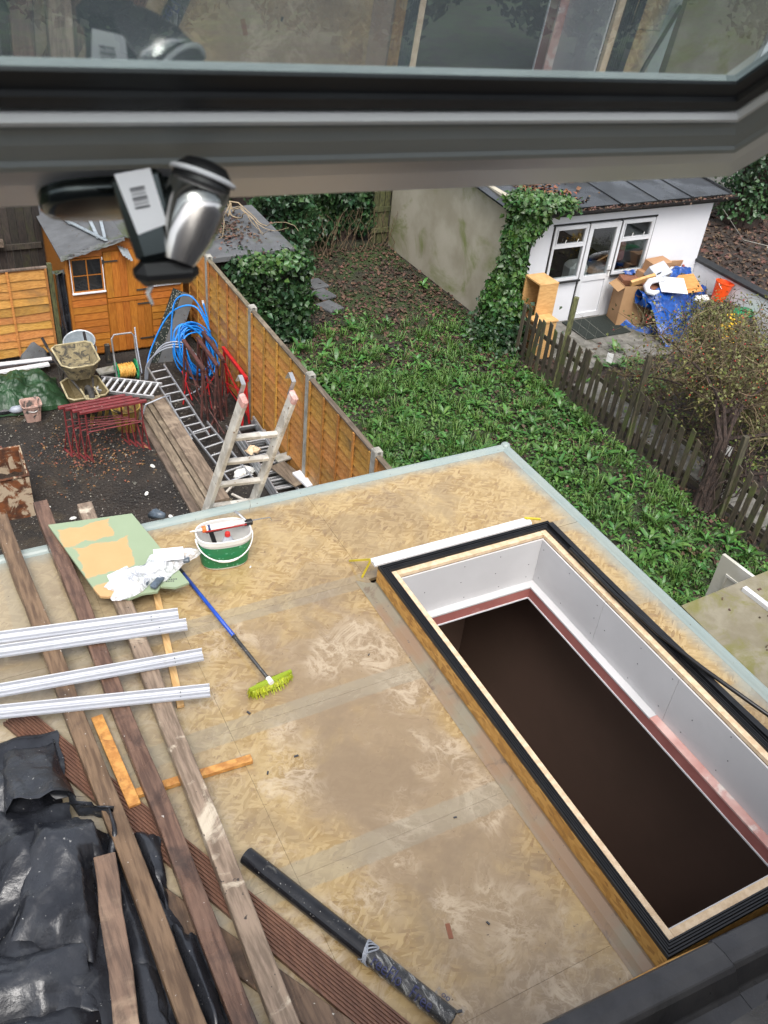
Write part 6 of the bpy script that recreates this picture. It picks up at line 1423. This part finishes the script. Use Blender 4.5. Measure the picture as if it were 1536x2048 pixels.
def broom():
    t = thing('broom', 'broom with blue and black handle and lime green bristles', 'broom', (1.3, 3.7, 3.3))
    a, n_, m_ = V3((1.175, 4.46, 3.318)), V3((1.285, 3.72, 3.345)), V3((1.345, 3.30, 3.362))
    MB().tube([a, a+(n_-a)*.07], .014, 10).build('end_cap', 'gun_black', t); MB().tube([a+(n_-a)*.07, n_], .0125, 10).build('upper_handle', 'broom_blue', t, smooth=True); MB().tube([n_, n_+(m_-n_)*.04, m_], [.0155, .0115, .0105], 10).build('lower_handle', 'broom_dark', t, smooth=True)
    MB().tube([m_-(m_-n_)*.02, m_+(m_-n_)*.08], .017, 8).build('socket', 'bucket_white', t)
    h0, h1 = V3((1.215, 3.268, 3.358)), V3((1.492, 3.318, 3.350)); d, s, u, L = frame(h0, h1)
    vs_ = []; pr = [(-.014, -.012), (.014, -.012), (.018, .002), (.010, .012), (-.010, .012), (-.018, .002)]
    q = MB(); k = 10
    for i in range(k+1):
        w_ = .55+.45*math.sin(math.pi*(i+.6)/(k+1.2)); vs_ += [h0+(h1-h0)*(i/k)+s*(p[0]*w_)+u*p[1] for p in pr]
    fs = [tuple(range(6)), tuple(k*6+j for j in reversed(range(6)))]+[(i*6+j, (i+1)*6+j, (i+1)*6+(j+1) % 6, i*6+(j+1) % 6) for i in range(k) for j in range(6)]
    q.add(vs_, fs).build('head', 'broom_head', t)
    b = MB()
    for i in range(420):
        q_ = random.uniform(0, 1); hw = math.sqrt(max(.02, 1-(2*q_-1)**2)); p = h0+(h1-h0)*q_+s*(random.uniform(-.03, .03)*hw)-u*.006; dd = (-u*1.0+s*random.uniform(-.5, .9)*hw+d*random.uniform(-.3, .3)).normalized(); L2 = min(.060, (p.z-3.303)/max(.15, -dd.z))
        b.tube([p, p+dd*L2*.6, p+dd*L2+s*.006], [.0022, .002, .0012], 3, False)
    b.build('bristles', 'bristle', t)['kind'] = 'stuff'
    # near side bristles fanned out towards the lens
    b2 = MB()
    for i in range(300):
        q_ = random.uniform(0, 1); hw = math.sqrt(max(.02, 1-(2*q_-1)**2)); sg = random.choice((-1, 1, 1)); p = h0+(h1-h0)*q_+s*(.016*hw*sg)-u*.004; dd = (s*sg*hw-u*random.uniform(.2, .9)+d*random.uniform(-.3, .3)).normalized(); b2.tube([p+u*random.uniform(-.008, .006), p+dd*.014, p+dd*.030-u*.008], [.0022, .0018, .001], 3, False)
    b2.build('bristles', 'bristle', t)['kind'] = 'stuff'
broom()
def text_mesh(txt, size):
    c = bpy.data.curves.new('t', 'FONT'); c.body = txt; c.size = size; c.resolution_u = 2; o = bpy.data.objects.new('t', c); col.objects.link(o)
    me = bpy.data.meshes.new_from_object(o.evaluated_get(bpy.context.evaluated_depsgraph_get())); bpy.data.objects.remove(o); vs_ = [v.co.copy() for v in me.vertices]; fs = [tuple(p.vertices) for p in me.polygons]; bpy.data.meshes.remove(me); return vs_, fs
def pipe():
    a, b = V3((.842, 2.31, 3.344)), V3((1.362, 1.24, 3.344)); d, s, u, L = frame(a, b); r_ = .043
    t = thing('black_pipe', 'black plastic drainpipe with a torn clear sleeve lying on the roof', 'pipe', (1.1, 1.78, 3.3))
    n = 26; q = MB(); vs_ = []
    prof = [(0, r_), (L, r_), (L, r_-.006), (0, r_-.006)]
    for (x, rr) in prof: vs_ += [a+d*x+s*(rr*math.cos(k*2*math.pi/n))+u*(rr*math.sin(k*2*math.pi/n)) for k in range(n)]
    q.add(vs_, [(i*n+k, ((i+1) % 4)*n+k, ((i+1) % 4)*n+(k+1) % n, i*n+(k+1) % n) for i in range(4) for k in range(n)]).build('tube', 'pipe_black', t, smooth=False)
    x0 = L*.615
    for k in range(5):
        ph = k*.9; MB().tube([a+d*(x0+.018*math.sin(an*2+ph)+.006*k)+s*((r_+.003)*math.cos(an))+u*((r_+.003)*math.sin(an)) for an in [2*math.pi*j/24 for j in range(24)]], .0035, 4, closed=True).build('tape_band', 'grey_pipe', t)
    sl = t_sl = MB().grid(lambda uu, v: a+d*(x0+.02+(L*.375)*v)+s*((r_+.003+.006*abs(fbm(uu*6, v*8, 3)))*math.cos(math.pi*(-.25+1.0*uu)))+u*((r_+.003+.006*abs(fbm(uu*6, v*8, 3)))*math.sin(math.pi*(-.25+1.0*uu))), 16, 30)
    sleeve = sl.build('sleeve', 'sleeve_film', t, smooth=True)
    def wrap(txt, x, an0, size, flip=False):
        vs0, fs = text_mesh(txt, size); out = []
        for v in vs0:
            an = an0+v.y/r_; out.append(a+d*(x+v.x)+s*(-(r_+.013)*math.cos(an))*-1+u*((r_+.013)*math.sin(an)))
        MB().add(out, fs).build('lettering', 'text_navy', sleeve)
    wrap('reeFlo', x0+.05, .55, .062); wrap('Free', L-.20, .5, .062)
    fl = MB().grid(lambda uu, v: a+d*(L-.13+.15*uu)+s*(-.05-.05*v)+u*(-.045+.01*math.sin(uu*7)+.004*v), 8, 4); fo = fl.build('sleeve_flap', 'sleeve_film', t)
    vs0, fs = text_mesh('oo', .04); MB().add([a+d*(L-.10+v.x)+s*(-.085+v.y)+u*(-.032) for v in vs0], fs).build('lettering', 'text_navy', fo)
pipe()
def sheeting():
    t = thing('black_sheeting', 'crumpled heap of dusty black plastic sheeting at the lower left', 'sheeting', (0, 2.4, 3.3))
    tri = lambda q: abs((q % 1.0)-.5)*2
    def clampz(x, y, z):
        # stay below the timbers that lie on top
        for (x0, y0, x1, y1, hw) in ((.195, 5.32, .395, 1.25, .052), (.475, 5.5, .575, 1.2, .055)):
            xc = x0+(x1-x0)*(y0-y)/(y0-y1); dd = abs(x-xc)-hw
            if dd < .05: z = min(z, 3.336+max(0, dd)*1.5)
        if 1.25 < y < 2.56:
            xc = .228+(.078-.228)*(2.53-y)/1.23; dd = abs(x-xc)-.05
            if dd < .05: z = min(z, 3.354+max(0, dd)*1.6)
        return z
    def folds(x, y, k, amp=1.0):
        """flat facets meeting in sharp creases, plus fine wrinkles"""
        w1 = .30*fbm(x*.9, y*.9, 2+k, 1, 2); h = 0
        for (a, f_, am) in ((.5+k, 2.1, .055), (1.7+k*1.3, 2.9, .040), (2.6+k*.7, 4.6, .018)):
            h += am*tri(f_*(x*math.cos(a)+y*math.sin(a))+w1*1.6+k*.37)**1.3
        h += .007*(1-abs(fbm(x*5, y*5, 4+k, 1, 2)))**3+.004*fbm(x*14, y*14, k, 1, 3)
        return h*amp
    def base(u, v):
        y = 1.15+2.25*v; xr = .50+.05*math.sin(v*9)+.04*fbm(v*5, 1)
        if y > 2.55: xr = .50-.38*min(1, (y-2.55)/.25)
        x = -.75+(xr+.75)*u; e = min(1, (1-u)*9)**.7*min(1, (1-v)*8+.05)**.5
        return (x, y, clampz(x, y, 3.312+e*(folds(x, y, 0, .8)+.03*max(0, 1-max(0, x+.1)/.35))))
    MB().grid(base, 90, 150).build('spread_sheet', 'black_plastic', t, smooth=True)
    def panel(nm, C4, Z4, k, curl=.03, amp=.55, n=40, edge=.02):
        """one folded flap: four corners a b c d with heights, creased, its rim rolled under"""
        a, b, c, d = [V3((*C4[i], Z4[i])) for i in range(4)]
        def fn(u, v):
            p = a.lerp(b, u).lerp(d.lerp(c, u), v); x, y = p.x, p.y
            e = min(1, 7*min(u, 1-u, v, 1-v))
            x += .022*fbm(u*3, v*3, k, 1, 2); y += .022*fbm(u*3, v*3, k+5, 1, 2)
            z = p.z+curl*math.sin(math.pi*u)*math.sin(math.pi*v)+folds(x*1.2, y*1.2, k, amp)-edge*(1-e)**2
            return (x, y, clampz(x, y, z))
        MB().grid(fn, n, n).build(nm, 'black_plastic', t, smooth=True)
    panel('flap', [(-.75, 3.50), (.185, 3.42), (.155, 2.98), (-.75, 3.12)], (3.345, 3.335, 3.335, 3.36), 1, .01, .35)
    panel('flap', [(-.75, 2.80), (-.25, 2.95), (-.28, 2.35), (-.75, 2.45)], (3.42, 3.44, 3.38, 3.36), 2, .05, .9)
    panel('flap', [(-.24, 2.97), (.15, 2.90), (.10, 2.60), (-.34, 2.28)], (3.39, 3.38, 3.42, 3.37), 3, .04, .75)
    panel('flap', [(-.02, 2.80), (.28, 2.70), (.075, 2.08), (-.22, 2.30)], (3.47, 3.45, 3.36, 3.40), 4, .07, .7)
    panel('flap', [(-.75, 2.42), (.05, 2.16), (.045, 1.88), (-.75, 2.06)], (3.40, 3.38, 3.35, 3.37), 5, .06, .85)
    panel('flap', [(-.75, 2.08), (.045, 1.90), (.0, 1.40), (-.75, 1.55)], (3.375, 3.36, 3.34, 3.35), 6, .05, .9)
    panel('flap', [(.38, 2.66), (.50, 2.57), (.43, 2.20), (.36, 2.40)], (3.37, 3.36, 3.34, 3.34), 7, .02, .3, 24)
    panel('flap', [(.42, 2.12), (.515, 2.02), (.50, 1.62), (.37, 1.55)], (3.38, 3.36, 3.34, 3.36), 8, .03, .3, 24)
    panel('flap', [(.20, 2.03), (.31, 1.96), (.30, 1.55), (.13, 1.60)], (3.38, 3.37, 3.35, 3.36), 9, .02, .3, 24)
    def hood(u, v):
        an = math.pi*u; x = .02-.16*math.cos(an)*(1-.2*v)+.02*fbm(u*4, v*3, 2); y = 2.93+.44*v+.03*math.sin(an*2)-.05*math.sin(an)*(1-v)+.02*fbm(u*3, v*5, 6); z = 3.335+(.23+.03*math.sin(u*11))*math.sin(an)**.8*(1-v)**.8+.02*tri(u*3+v*1.2)*math.sin(an)*(1-v)
        return (x, y, clampz(x, y, z) if x > .1 else z)
    MB().grid(hood, 44, 24).build('hood_fold', 'black_plastic', t, smooth=True, thick=.002)
    # open mouth of the folded sheet with a curling rim, dark inside
    rim = [(.15, 3.02), (.152, 2.98), (.15, 2.96), (.15, 2.95), (.15, 2.94), (.152, 2.92), (.17, 2.84), (.23, 2.81), (.285, 2.77), (.28, 2.66), (.24, 2.57)]; rz = [.02, .03, .04, .05, .06, .08, .10, .10, .10, .08, .03]
    def mouth(u, v):
        q = u*(len(rim)-1); i = min(int(q), len(rim)-2); f_ = q-i; x = rim[i][0]*(1-f_)+rim[i+1][0]*f_; y = rim[i][1]*(1-f_)+rim[i+1][1]*f_; h = rz[i]*(1-f_)+rz[i+1]*f_
        out = .05*v*v
        return (x+out*(x-.06)*3+.008*fbm(u*9, v*3), y+out*(y-2.92)*3+.008*fbm(u*9, v*3, 4), 3.355+h*min(1, v*1.25)-.04*max(0, v-.85)*2+.008*fbm(u*14, v*4, 2))
    MB().grid(mouth, 60, 12).build('standing_rim', 'black_plastic', t, smooth=True, thick=.002)
sheeting()
def skylight_bits():
    t = thing('white_rail', 'white plastic rail lying along the far edge of the skylight', 'rail', (2.95, 3.92, 3.3))
    a, b = V3((2.315, 3.905, 3.475)), V3((3.585, 3.905, 3.475))
    pr = [(-.035, 0), (.035, 0), (.035, .02), (.02, .022), (.018, .012), (.005, .012), (.003, .024), (-.02, .026), (-.035, .014)]
    MB().extr(pr, lambda p, e: ((a, b)[e].x, a.y+p[0], 3.452+p[1])).build('rail', 'white_pvc', t); mm(2.32, 3.58, 3.87, 3.94, 3.302, 3.452).build('packing', 'rubber_black', t) if False else None
    for x in (2.5, 3.4): mm(x, x+.06, 3.88, 3.935, 3.30, 3.451).build('packer_block', 'osb_offcut', t)
    k = thing('yellow_bracket', 'bent yellow metal bracket at the far left corner of the skylight', 'bracket', (2.2, 3.9, 3.3))
    MB().bar((2.27, 4.14, 3.308), (2.32, 3.935, 3.468), .012, .012).build('arm', 'yellow_metal', k); MB().bar((2.32, 3.935, 3.468), (2.275, 3.955, 3.308), .012, .012).build('arm', 'yellow_metal', k)
    k = thing('yellow_bracket', 'yellow metal bracket at the right end of the white rail', 'bracket', (3.6, 3.9, 3.4))
    MB().bar((3.56, 3.935, 3.475), (3.66, 3.875, 3.48), .014, .012).build('arm', 'yellow_metal', k)
    # loose black seals lying along the right side
    q = thing('loose_seal_strip', 'loose flat black rubber strip lying along the right side of the skylight', 'rubber strip', (3.7, 2.6, 3.46))
    for off, w_ in ((.0, .04),):
        pts = [(3.69+off*.6, 3.80, 3.49), (3.685+off*.7, 3.2, 3.489), (3.69+off, 2.6, 3.489), (3.70+off, 2.0, 3.489), (3.73+off, 1.3, 3.485), (3.76+off, .9, 3.47)]
        for i in range(len(pts)-1): MB().bar(pts[i], (pts[i+1][0], pts[i+1][1]+.001, pts[i+1][2]), w_, .016).build('strip', 'rubber_black', q)
    MB().tube([(3.64, 3.5, 3.50), (3.63, 3.0, 3.506), (3.645, 2.6, 3.512), (3.70, 2.25, 3.515), (3.83, 1.9, 3.47), (3.97, 1.65, 3.40), (4.12, 1.35, 3.36)], .013, 8).solo('black_cable', 'round black cable curving off the right side of the skylight', 'cable', 'rubber_black', smooth=True)
    for i, (x, y, s_) in enumerate(((1.30, 2.78, .010), (1.12, 2.74, .008), (1.17, 3.16, .010), (1.9, 2.1, .007), (1.62, 4.33, .008), (1.75, 1.55, .008), (1.42, 1.27, .012), (2.0, 3.3, .006))):
        MB().box((x, y, 3.304), (s_*2.4, s_, .006), i).solo('debris_chip', 'tiny dark chip of debris lying on the roof deck', 'debris', 'dark_print' if i != 4 else 'paper_bit', 'debris chips on the roof deck')
    MB().bar((1.555, 1.56, 3.3005), (1.575, 1.63, 3.3005), .022, .003).solo('leaf_scrap', 'flat brown leaf scrap stuck to the roof deck', 'leaf', 'litter_orange')
skylight_bits()
MB().tube([(1.17, 5.13, 3.29), (1.19, 5.07, 3.345), (1.23, 5.01, 3.355)], [.028, .036, .022], 9).solo('work_glove', 'dark grey work glove draped over the far roof edge', 'glove', 'grey_fitting', smooth=True)

# ------------------------------------------------------------------ heap, cabinet and bucket by the outbuilding
def heap():
    def ob(name, label, cat, m, c, s_, rot, bev=.004, group=None):
        return MB().box(c, s_, rot=rot).solo(name, label, cat, m, group, bevel=bev)
    E3 = lambda x, y, z: (Matrix.Rotation(z, 3, 'Z') @ Matrix.Rotation(y, 3, 'Y') @ Matrix.Rotation(x, 3, 'X'))
    t = thing('cardboard_box', 'big open cardboard box full of boards on the blue tarpaulin', 'box', (12.45, 12.2, 0))
    rz = -.25; c0 = V3((12.42, 12.22, 0)); m3 = Matrix.Rotation(rz, 3, 'Z'); w_, d_, h_ = .52, .42, .82
    for (x, y, sx, sy) in ((0, -d_/2, w_, .012), (0, d_/2, w_, .012), (-w_/2+.006, 0, .012, d_-.026), (w_/2-.006, 0, .012, d_-.026)): MB().box(c0+m3 @ V3((x, y, h_/2+.02)), (sx, sy, h_), rz).build('side', 'cardboard', t)
    for (x, sx) in ((-.32, .16), ): MB().box(c0+m3 @ V3((-w_/2-.06, 0, h_-.04)), (.16, d_, .008), rot=E3(0, -.6, rz)).build('flap', 'cardboard', t)
    ob('brown_wood_box', 'open brown wooden box standing in the cardboard box', 'box', 'brown_panel', (12.40, 12.32, .82), (.40, .20, .16), E3(.2, .1, -.2))
    ob('pine_strip', 'pale pine strip across the top of the cardboard box', 'strip', 'pine_unit', (12.52, 12.08, .93), (.52, .06, .12), E3(.3, -.25, -.15))
    ob('brown_sheet', 'flat brown sheet of wood under the white hook shaped foam', 'board', 'brown_panel', (12.72, 11.92, .80), (.46, .32, .05), E3(.35, .15, .2))
    # white foam hook
    t = thing('foam_hook', 'white hook shaped foam packing lying on the heap', 'foam', (12.6, 11.85, .85))
    pts = [(12.95, 11.95, .93), (12.75, 11.95, .96), (12.55, 11.92, .96), (12.42, 11.85, .90), (12.40, 11.76, .84), (12.50, 11.70, .82), (12.62, 11.70, .84)]
    MB().tube(pts, [.055, .06, .065, .065, .06, .055, .035], 9).build('body', 'white_pvc', t, smooth=True)
    ob('white_sheet_board', 'large white board lying tilted on the heap', 'board', 'white_pvc', (13.05, 11.80, .88), (.56, .40, .02), E3(.42, .06, -.35))
    DR = ob('orange_door', 'orange cupboard door lying on top of the heap', 'cupboard door', 'door_orange', (13.62, 11.95, .78), (.62, .44, .03), E3(.5, .05, .05), .008)
    od = MB().box((13.62, 11.94, .80), (.46, .30, .03), rot=E3(.5, .05, .05)).build('raised_panel', 'door_orange', DR, bevel=.01)
    GC = ob('grey_carton', 'pale grey carton with a dark printed square', 'carton', 'grey_carton', (12.98, 12.18, .98), (.42, .30, .22), E3(.5, -.15, .15))
    MB().box((12.86, 12.05, 1.02), (.10, .012, .10), rot=E3(.5, -.15, .15)).build('printed_square', 'dark_print', GC)
    ob('brown_carton', 'closed brown cardboard carton at the back of the heap', 'carton', 'cardboard', (13.15, 12.42, .98), (.50, .28, .30), E3(.1, 0, .1))
    ob('small_carton', 'small brown cardboard flap box left of the closed carton', 'carton', 'cardboard', (12.86, 12.46, .78), (.22, .2, .3), E3(.1, .1, .2))
    t = thing('open_carton', 'open carton with white lining against the outbuilding wall', 'carton', (13.65, 12.45, 0)); rot = E3(.25, 0, -.15)
    MB().box((13.66, 12.42, .72), (.42, .28, .30), rot=rot).build('body', 'white_plastic', t); MB().box((13.70, 12.56, .93), (.46, .02, .18), rot=rot).build('flap', 'cardboard', t); MB().box((13.46, 12.40, .90), (.02, .28, .10), rot=rot).build('flap', 'cardboard', t); MB().box((13.91, 12.36, .88), (.02, .28, .06), rot=rot).build('flap', 'red_board', t)
    mm(12.75, 13.9, 11.95, 12.55, .02, .62).solo('wrapped_cartons', 'stacked cartons wrapped inside the blue tarpaulin', 'cartons', 'cardboard', bevel=.01)
    # blue tarpaulin
    t = thing('blue_tarpaulin', 'crumpled bright blue tarpaulin wrapped round the heap of boxes', 'tarpaulin', (13.1, 11.7, 0))
    def sk(u, v):
        x = 12.45+1.80*u; y0 = 11.92-.12*math.sin(u*5); f_ = fbm(x*2.2, v*2.5, 3); z = .80*(1-v)**1.05*(1-.25*u)+.02; y = y0-.88*v*(1-.35*u)-.10*math.sin(u*17+3*f_)*(.4+.6*v)*.6
        return (x+.05*f_, y+.05*f_, max(.015, z+.05*abs(math.sin(x*8+v*5+3*f_))*(1-.6*v)+.03*fbm(x*5, v*6, 8)))
    MB().grid(sk, 70, 50).build('front_fold', 'blue_tarp', t, smooth=True)
    def skirt(u, v):
        x = 12.18+.75*u; y = 12.25-.85*u-.2*v; return (x, y+.05*math.sin(u*11), .02+.10*math.sin(math.pi*v)*(1+.5*math.sin(u*13))+.02*fbm(x*6, y*6))
    MB().grid(skirt, 40, 12).build('ground_fold', 'blue_tarp', t, smooth=True)
    def arm(u, v):
        an = 2*math.pi*u; c = V3((12.32, 11.88, .70)).lerp(V3((12.85, 11.78, .42)), v); r_ = .13*(1-.3*v)*(1+.3*fbm(u*4, v*4, 2)+.15*math.sin(an*3+v*8)); return c+V3((.2*r_*math.cos(an), r_*math.cos(an), r_*math.sin(an)))
    MB().grid(arm, 24, 24).build('bunched_fold', 'blue_tarp', t, smooth=True)
    MB().grid(lambda u, v: (13.05+.85*u, 12.35-.30*v*(1-.5*u)+.05*math.sin(u*12), .86+.10*math.sin(math.pi*v)+.18*u*(1-u)+.05*fbm(u*6, v*6, 1)), 30, 12).build('top_fold', 'blue_tarp', t, smooth=False)
    MB().grid(lambda u, v: (12.33+.28*u, 12.50-.12*v+.03*math.sin(u*9), .93+.05*math.sin(math.pi*v)), 12, 8).build('tucked_fold', 'blue_tarp', t, smooth=False)
    ob('white_block', 'white patch of polystyrene showing through the blue tarpaulin', 'polystyrene', 'white_pvc', (13.25, 11.28, .30), (.06, .10, .30), E3(.4, .1, .2))
    ob('white_scrap', 'white plastic scrap under the orange door', 'plastic', 'white_plastic', (13.95, 11.78, .50), (.36, .16, .10), E3(.3, 0, -.2), .03)
    # orange bucket
    t = thing('orange_bucket', 'bright orange plastic bucket beside the low white wall', 'bucket', (14.20, 11.75, 0))
    q = MB().lathe([(0, 0), (.13, 0), (.175, .36), (.187, .365), (.187, .385), (.165, .385), (.12, .02), (0, .02)], (0, 0, 0), 24); m3 = Matrix.Rotation(.15, 3, 'Y'); q.v = [tuple(m3 @ V3(p)+V3((14.22, 11.62, .50))) for p in q.v]; q.build('body', 'orange_bucket', t, smooth=False)
    MB().tube([m3 @ V3((.19*math.cos(a), -.02-.1*math.sin(a), .36-.12*math.sin(a)))+V3((14.22, 11.62, .5)) for a in [math.pi*k/12 for k in range(13)]], .005, 5).build('handle', 'white_plastic', t)
    mm(14.0, 14.4, 11.4, 11.9, 0, .495).solo('dark_crate', 'dark crate under the orange bucket', 'crate', 'black_steel', bevel=.02)
    for i in range(4): MB().tube([(14.30, 11.42-.06*i, .55), (14.56, 11.36-.06*i, .50)], .022, 7).solo('steel_tube', ('top', 'second', 'third', 'lowest')[i]+' of four short shiny tubes beside the orange bucket', 'tube', 'steel', 'shiny tubes beside the bucket')
    MB().lathe([(0, .10), (.15, .09), (.2, .03), (.18, 0), (0, 0)], (14.2, 10.95, .5), 14, 1.5, 1).solo('green_cover', 'dark green oval cover at the foot of the white wall', 'cover', 'reel_green', smooth=True)
    mm(13.95, 14.42, 10.7, 11.2, 0, .5).solo('dark_box', 'dark box under the green lid beside the white wall', 'box', 'black_steel', bevel=.02)
    # pine cabinet
    t = thing('pine_cabinet', 'pale pine bookcase unit standing beside the ivy column', 'cabinet', (9.98, 11.95, 0))
    x0, x1, y0, y1, h_ = 9.74, 10.14, 11.70, 12.16, 1.28
    mm(x0, x1, y0, y0+.02, 0, h_).build('side_panel', 'pine_unit', t); mm(x0, x1, y1-.02, y1, 0, h_).build('side_panel', 'pine_unit', t); mm(x1-.015, x1, y0+.021, y1-.021, 0, h_).build('back_panel', 'pine_unit', t); mm(x0, x1, y0-.005, y1+.005, h_, h_+.025).build('top', 'pine_unit', t)
    mm(x0, x1-.016, y0+.021, y1-.021, .6, .62).build('shelf', 'pine_inside', t); mm(x0, x1-.016, y0+.021, y1-.021, .02, .04).build('shelf', 'pine_inside', t)
    t = thing('pine_chest', 'lower pine chest beside the bookcase behind the pickets', 'chest', (9.8, 11.5, 0))
    mm(9.58, 10.02, 11.40, 11.66, 0, .72).build('carcass', 'pine_unit', t); mm(9.56, 10.04, 11.38, 11.68, .72, .745).build('top', 'pine_unit', t)
    for k in range(3): mm(9.566, 9.579, 11.42, 11.64, .05+.22*k, .25+.22*k).build('drawer', 'pine_inside', t)
heap()

# ------------------------------------------------------------------ neighbour's low roof and old door at the right edge
def right_edge():
    t = thing('old_door', 'weathered white panelled door standing in the weeds at the right edge', 'door', (6.6, 4.5, 0))
    a, b = V3((6.61, 4.33, 0)), V3((6.67, 3.56, 0)); d = (b-a).normalized(); nr = V3((d.y, -d.x, 0)); h_ = 1.9
    def slab(x0, x1, z0, z1, o0, o1, nm, m, par):
        MB().add([a+d*x0+nr*o0+V3((0, 0, z0)), a+d*x1+nr*o0+V3((0, 0, z0)), a+d*x1+nr*o0+V3((0, 0, z1)), a+d*x0+nr*o0+V3((0, 0, z1)), a+d*x0+nr*o1+V3((0, 0, z0)), a+d*x1+nr*o1+V3((0, 0, z0)), a+d*x1+nr*o1+V3((0, 0, z1)), a+d*x0+nr*o1+V3((0, 0, z1))],
                 [(0, 1, 2, 3), (7, 6, 5, 4), (0, 4, 5, 1), (1, 5, 6, 2), (2, 6, 7, 3), (3, 7, 4, 0)]).build(nm, m, par)
    L = (b-a).length
    slab(0, L, 0, h_, -.02, .02, 'leaf', 'door_white', t)
    for (x0, x1) in ((.12, .34), (.44, .66)):
        for (z0, z1) in ((.3, .75), (.9, 1.3), (1.42, 1.74)):
            for q in ((x0, x1, z0, z0+.025), (x0, x1, z1-.025, z1), (x0, x0+.025, z0+.026, z1-.026), (x1-.025, x1, z0+.026, z1-.026)): slab(*q, .021, .032, 'moulding', 'door_white', t)
    s = thing('mossy_roof_slab', 'mossy stained flat roof sheet of the neighbouring lean to at the right edge', 'roof', (6.0, 3.2, 0))
    MB().add([(5.30, 3.66, 2.24), (6.55, 3.72, 2.24), (6.9, 1.2, 2.24), (5.2, 1.2, 2.24), (5.30, 3.66, 2.18), (6.55, 3.72, 2.18), (6.9, 1.2, 2.18), (5.2, 1.2, 2.18)], [(0, 1, 2, 3), (7, 6, 5, 4), (0, 4, 5, 1), (1, 5, 6, 2), (2, 6, 7, 3), (3, 7, 4, 0)]).build('sheet', 'mossy_slab', s)
    mm(5.4, 6.6, 1.3, 3.55, 0, 2.178).build('wall', 'brick_red', s)
    MB().bar((5.98, 3.60, 2.262), (6.15, 1.5, 2.262), .05, .04).build('trim', 'white_pvc', s)
    q = MB()
    for i in range(26): q.box((random.uniform(5.6, 6.3), random.uniform(2.7, 3.6), 2.246), (random.uniform(.01, .04), random.uniform(.008, .02), .008), random.uniform(0, 3))
    q.build('debris', 'litter', s)['kind'] = 'stuff'
    for i in range(12):
        x, y = 5.5+random.uniform(0, .55), 4.35+random.uniform(0, .5); MB().lathe([(0, .09), (.07, .075), (.1, .02), (.08, 0)], (x, y, 0), 7, random.uniform(.8, 1.4), 1, rz=i).solo('rubble_stone', 'pale rubble stone by the foot of the old white door', 'stone', 'stone', 'rubble stones by the old door')
right_edge()
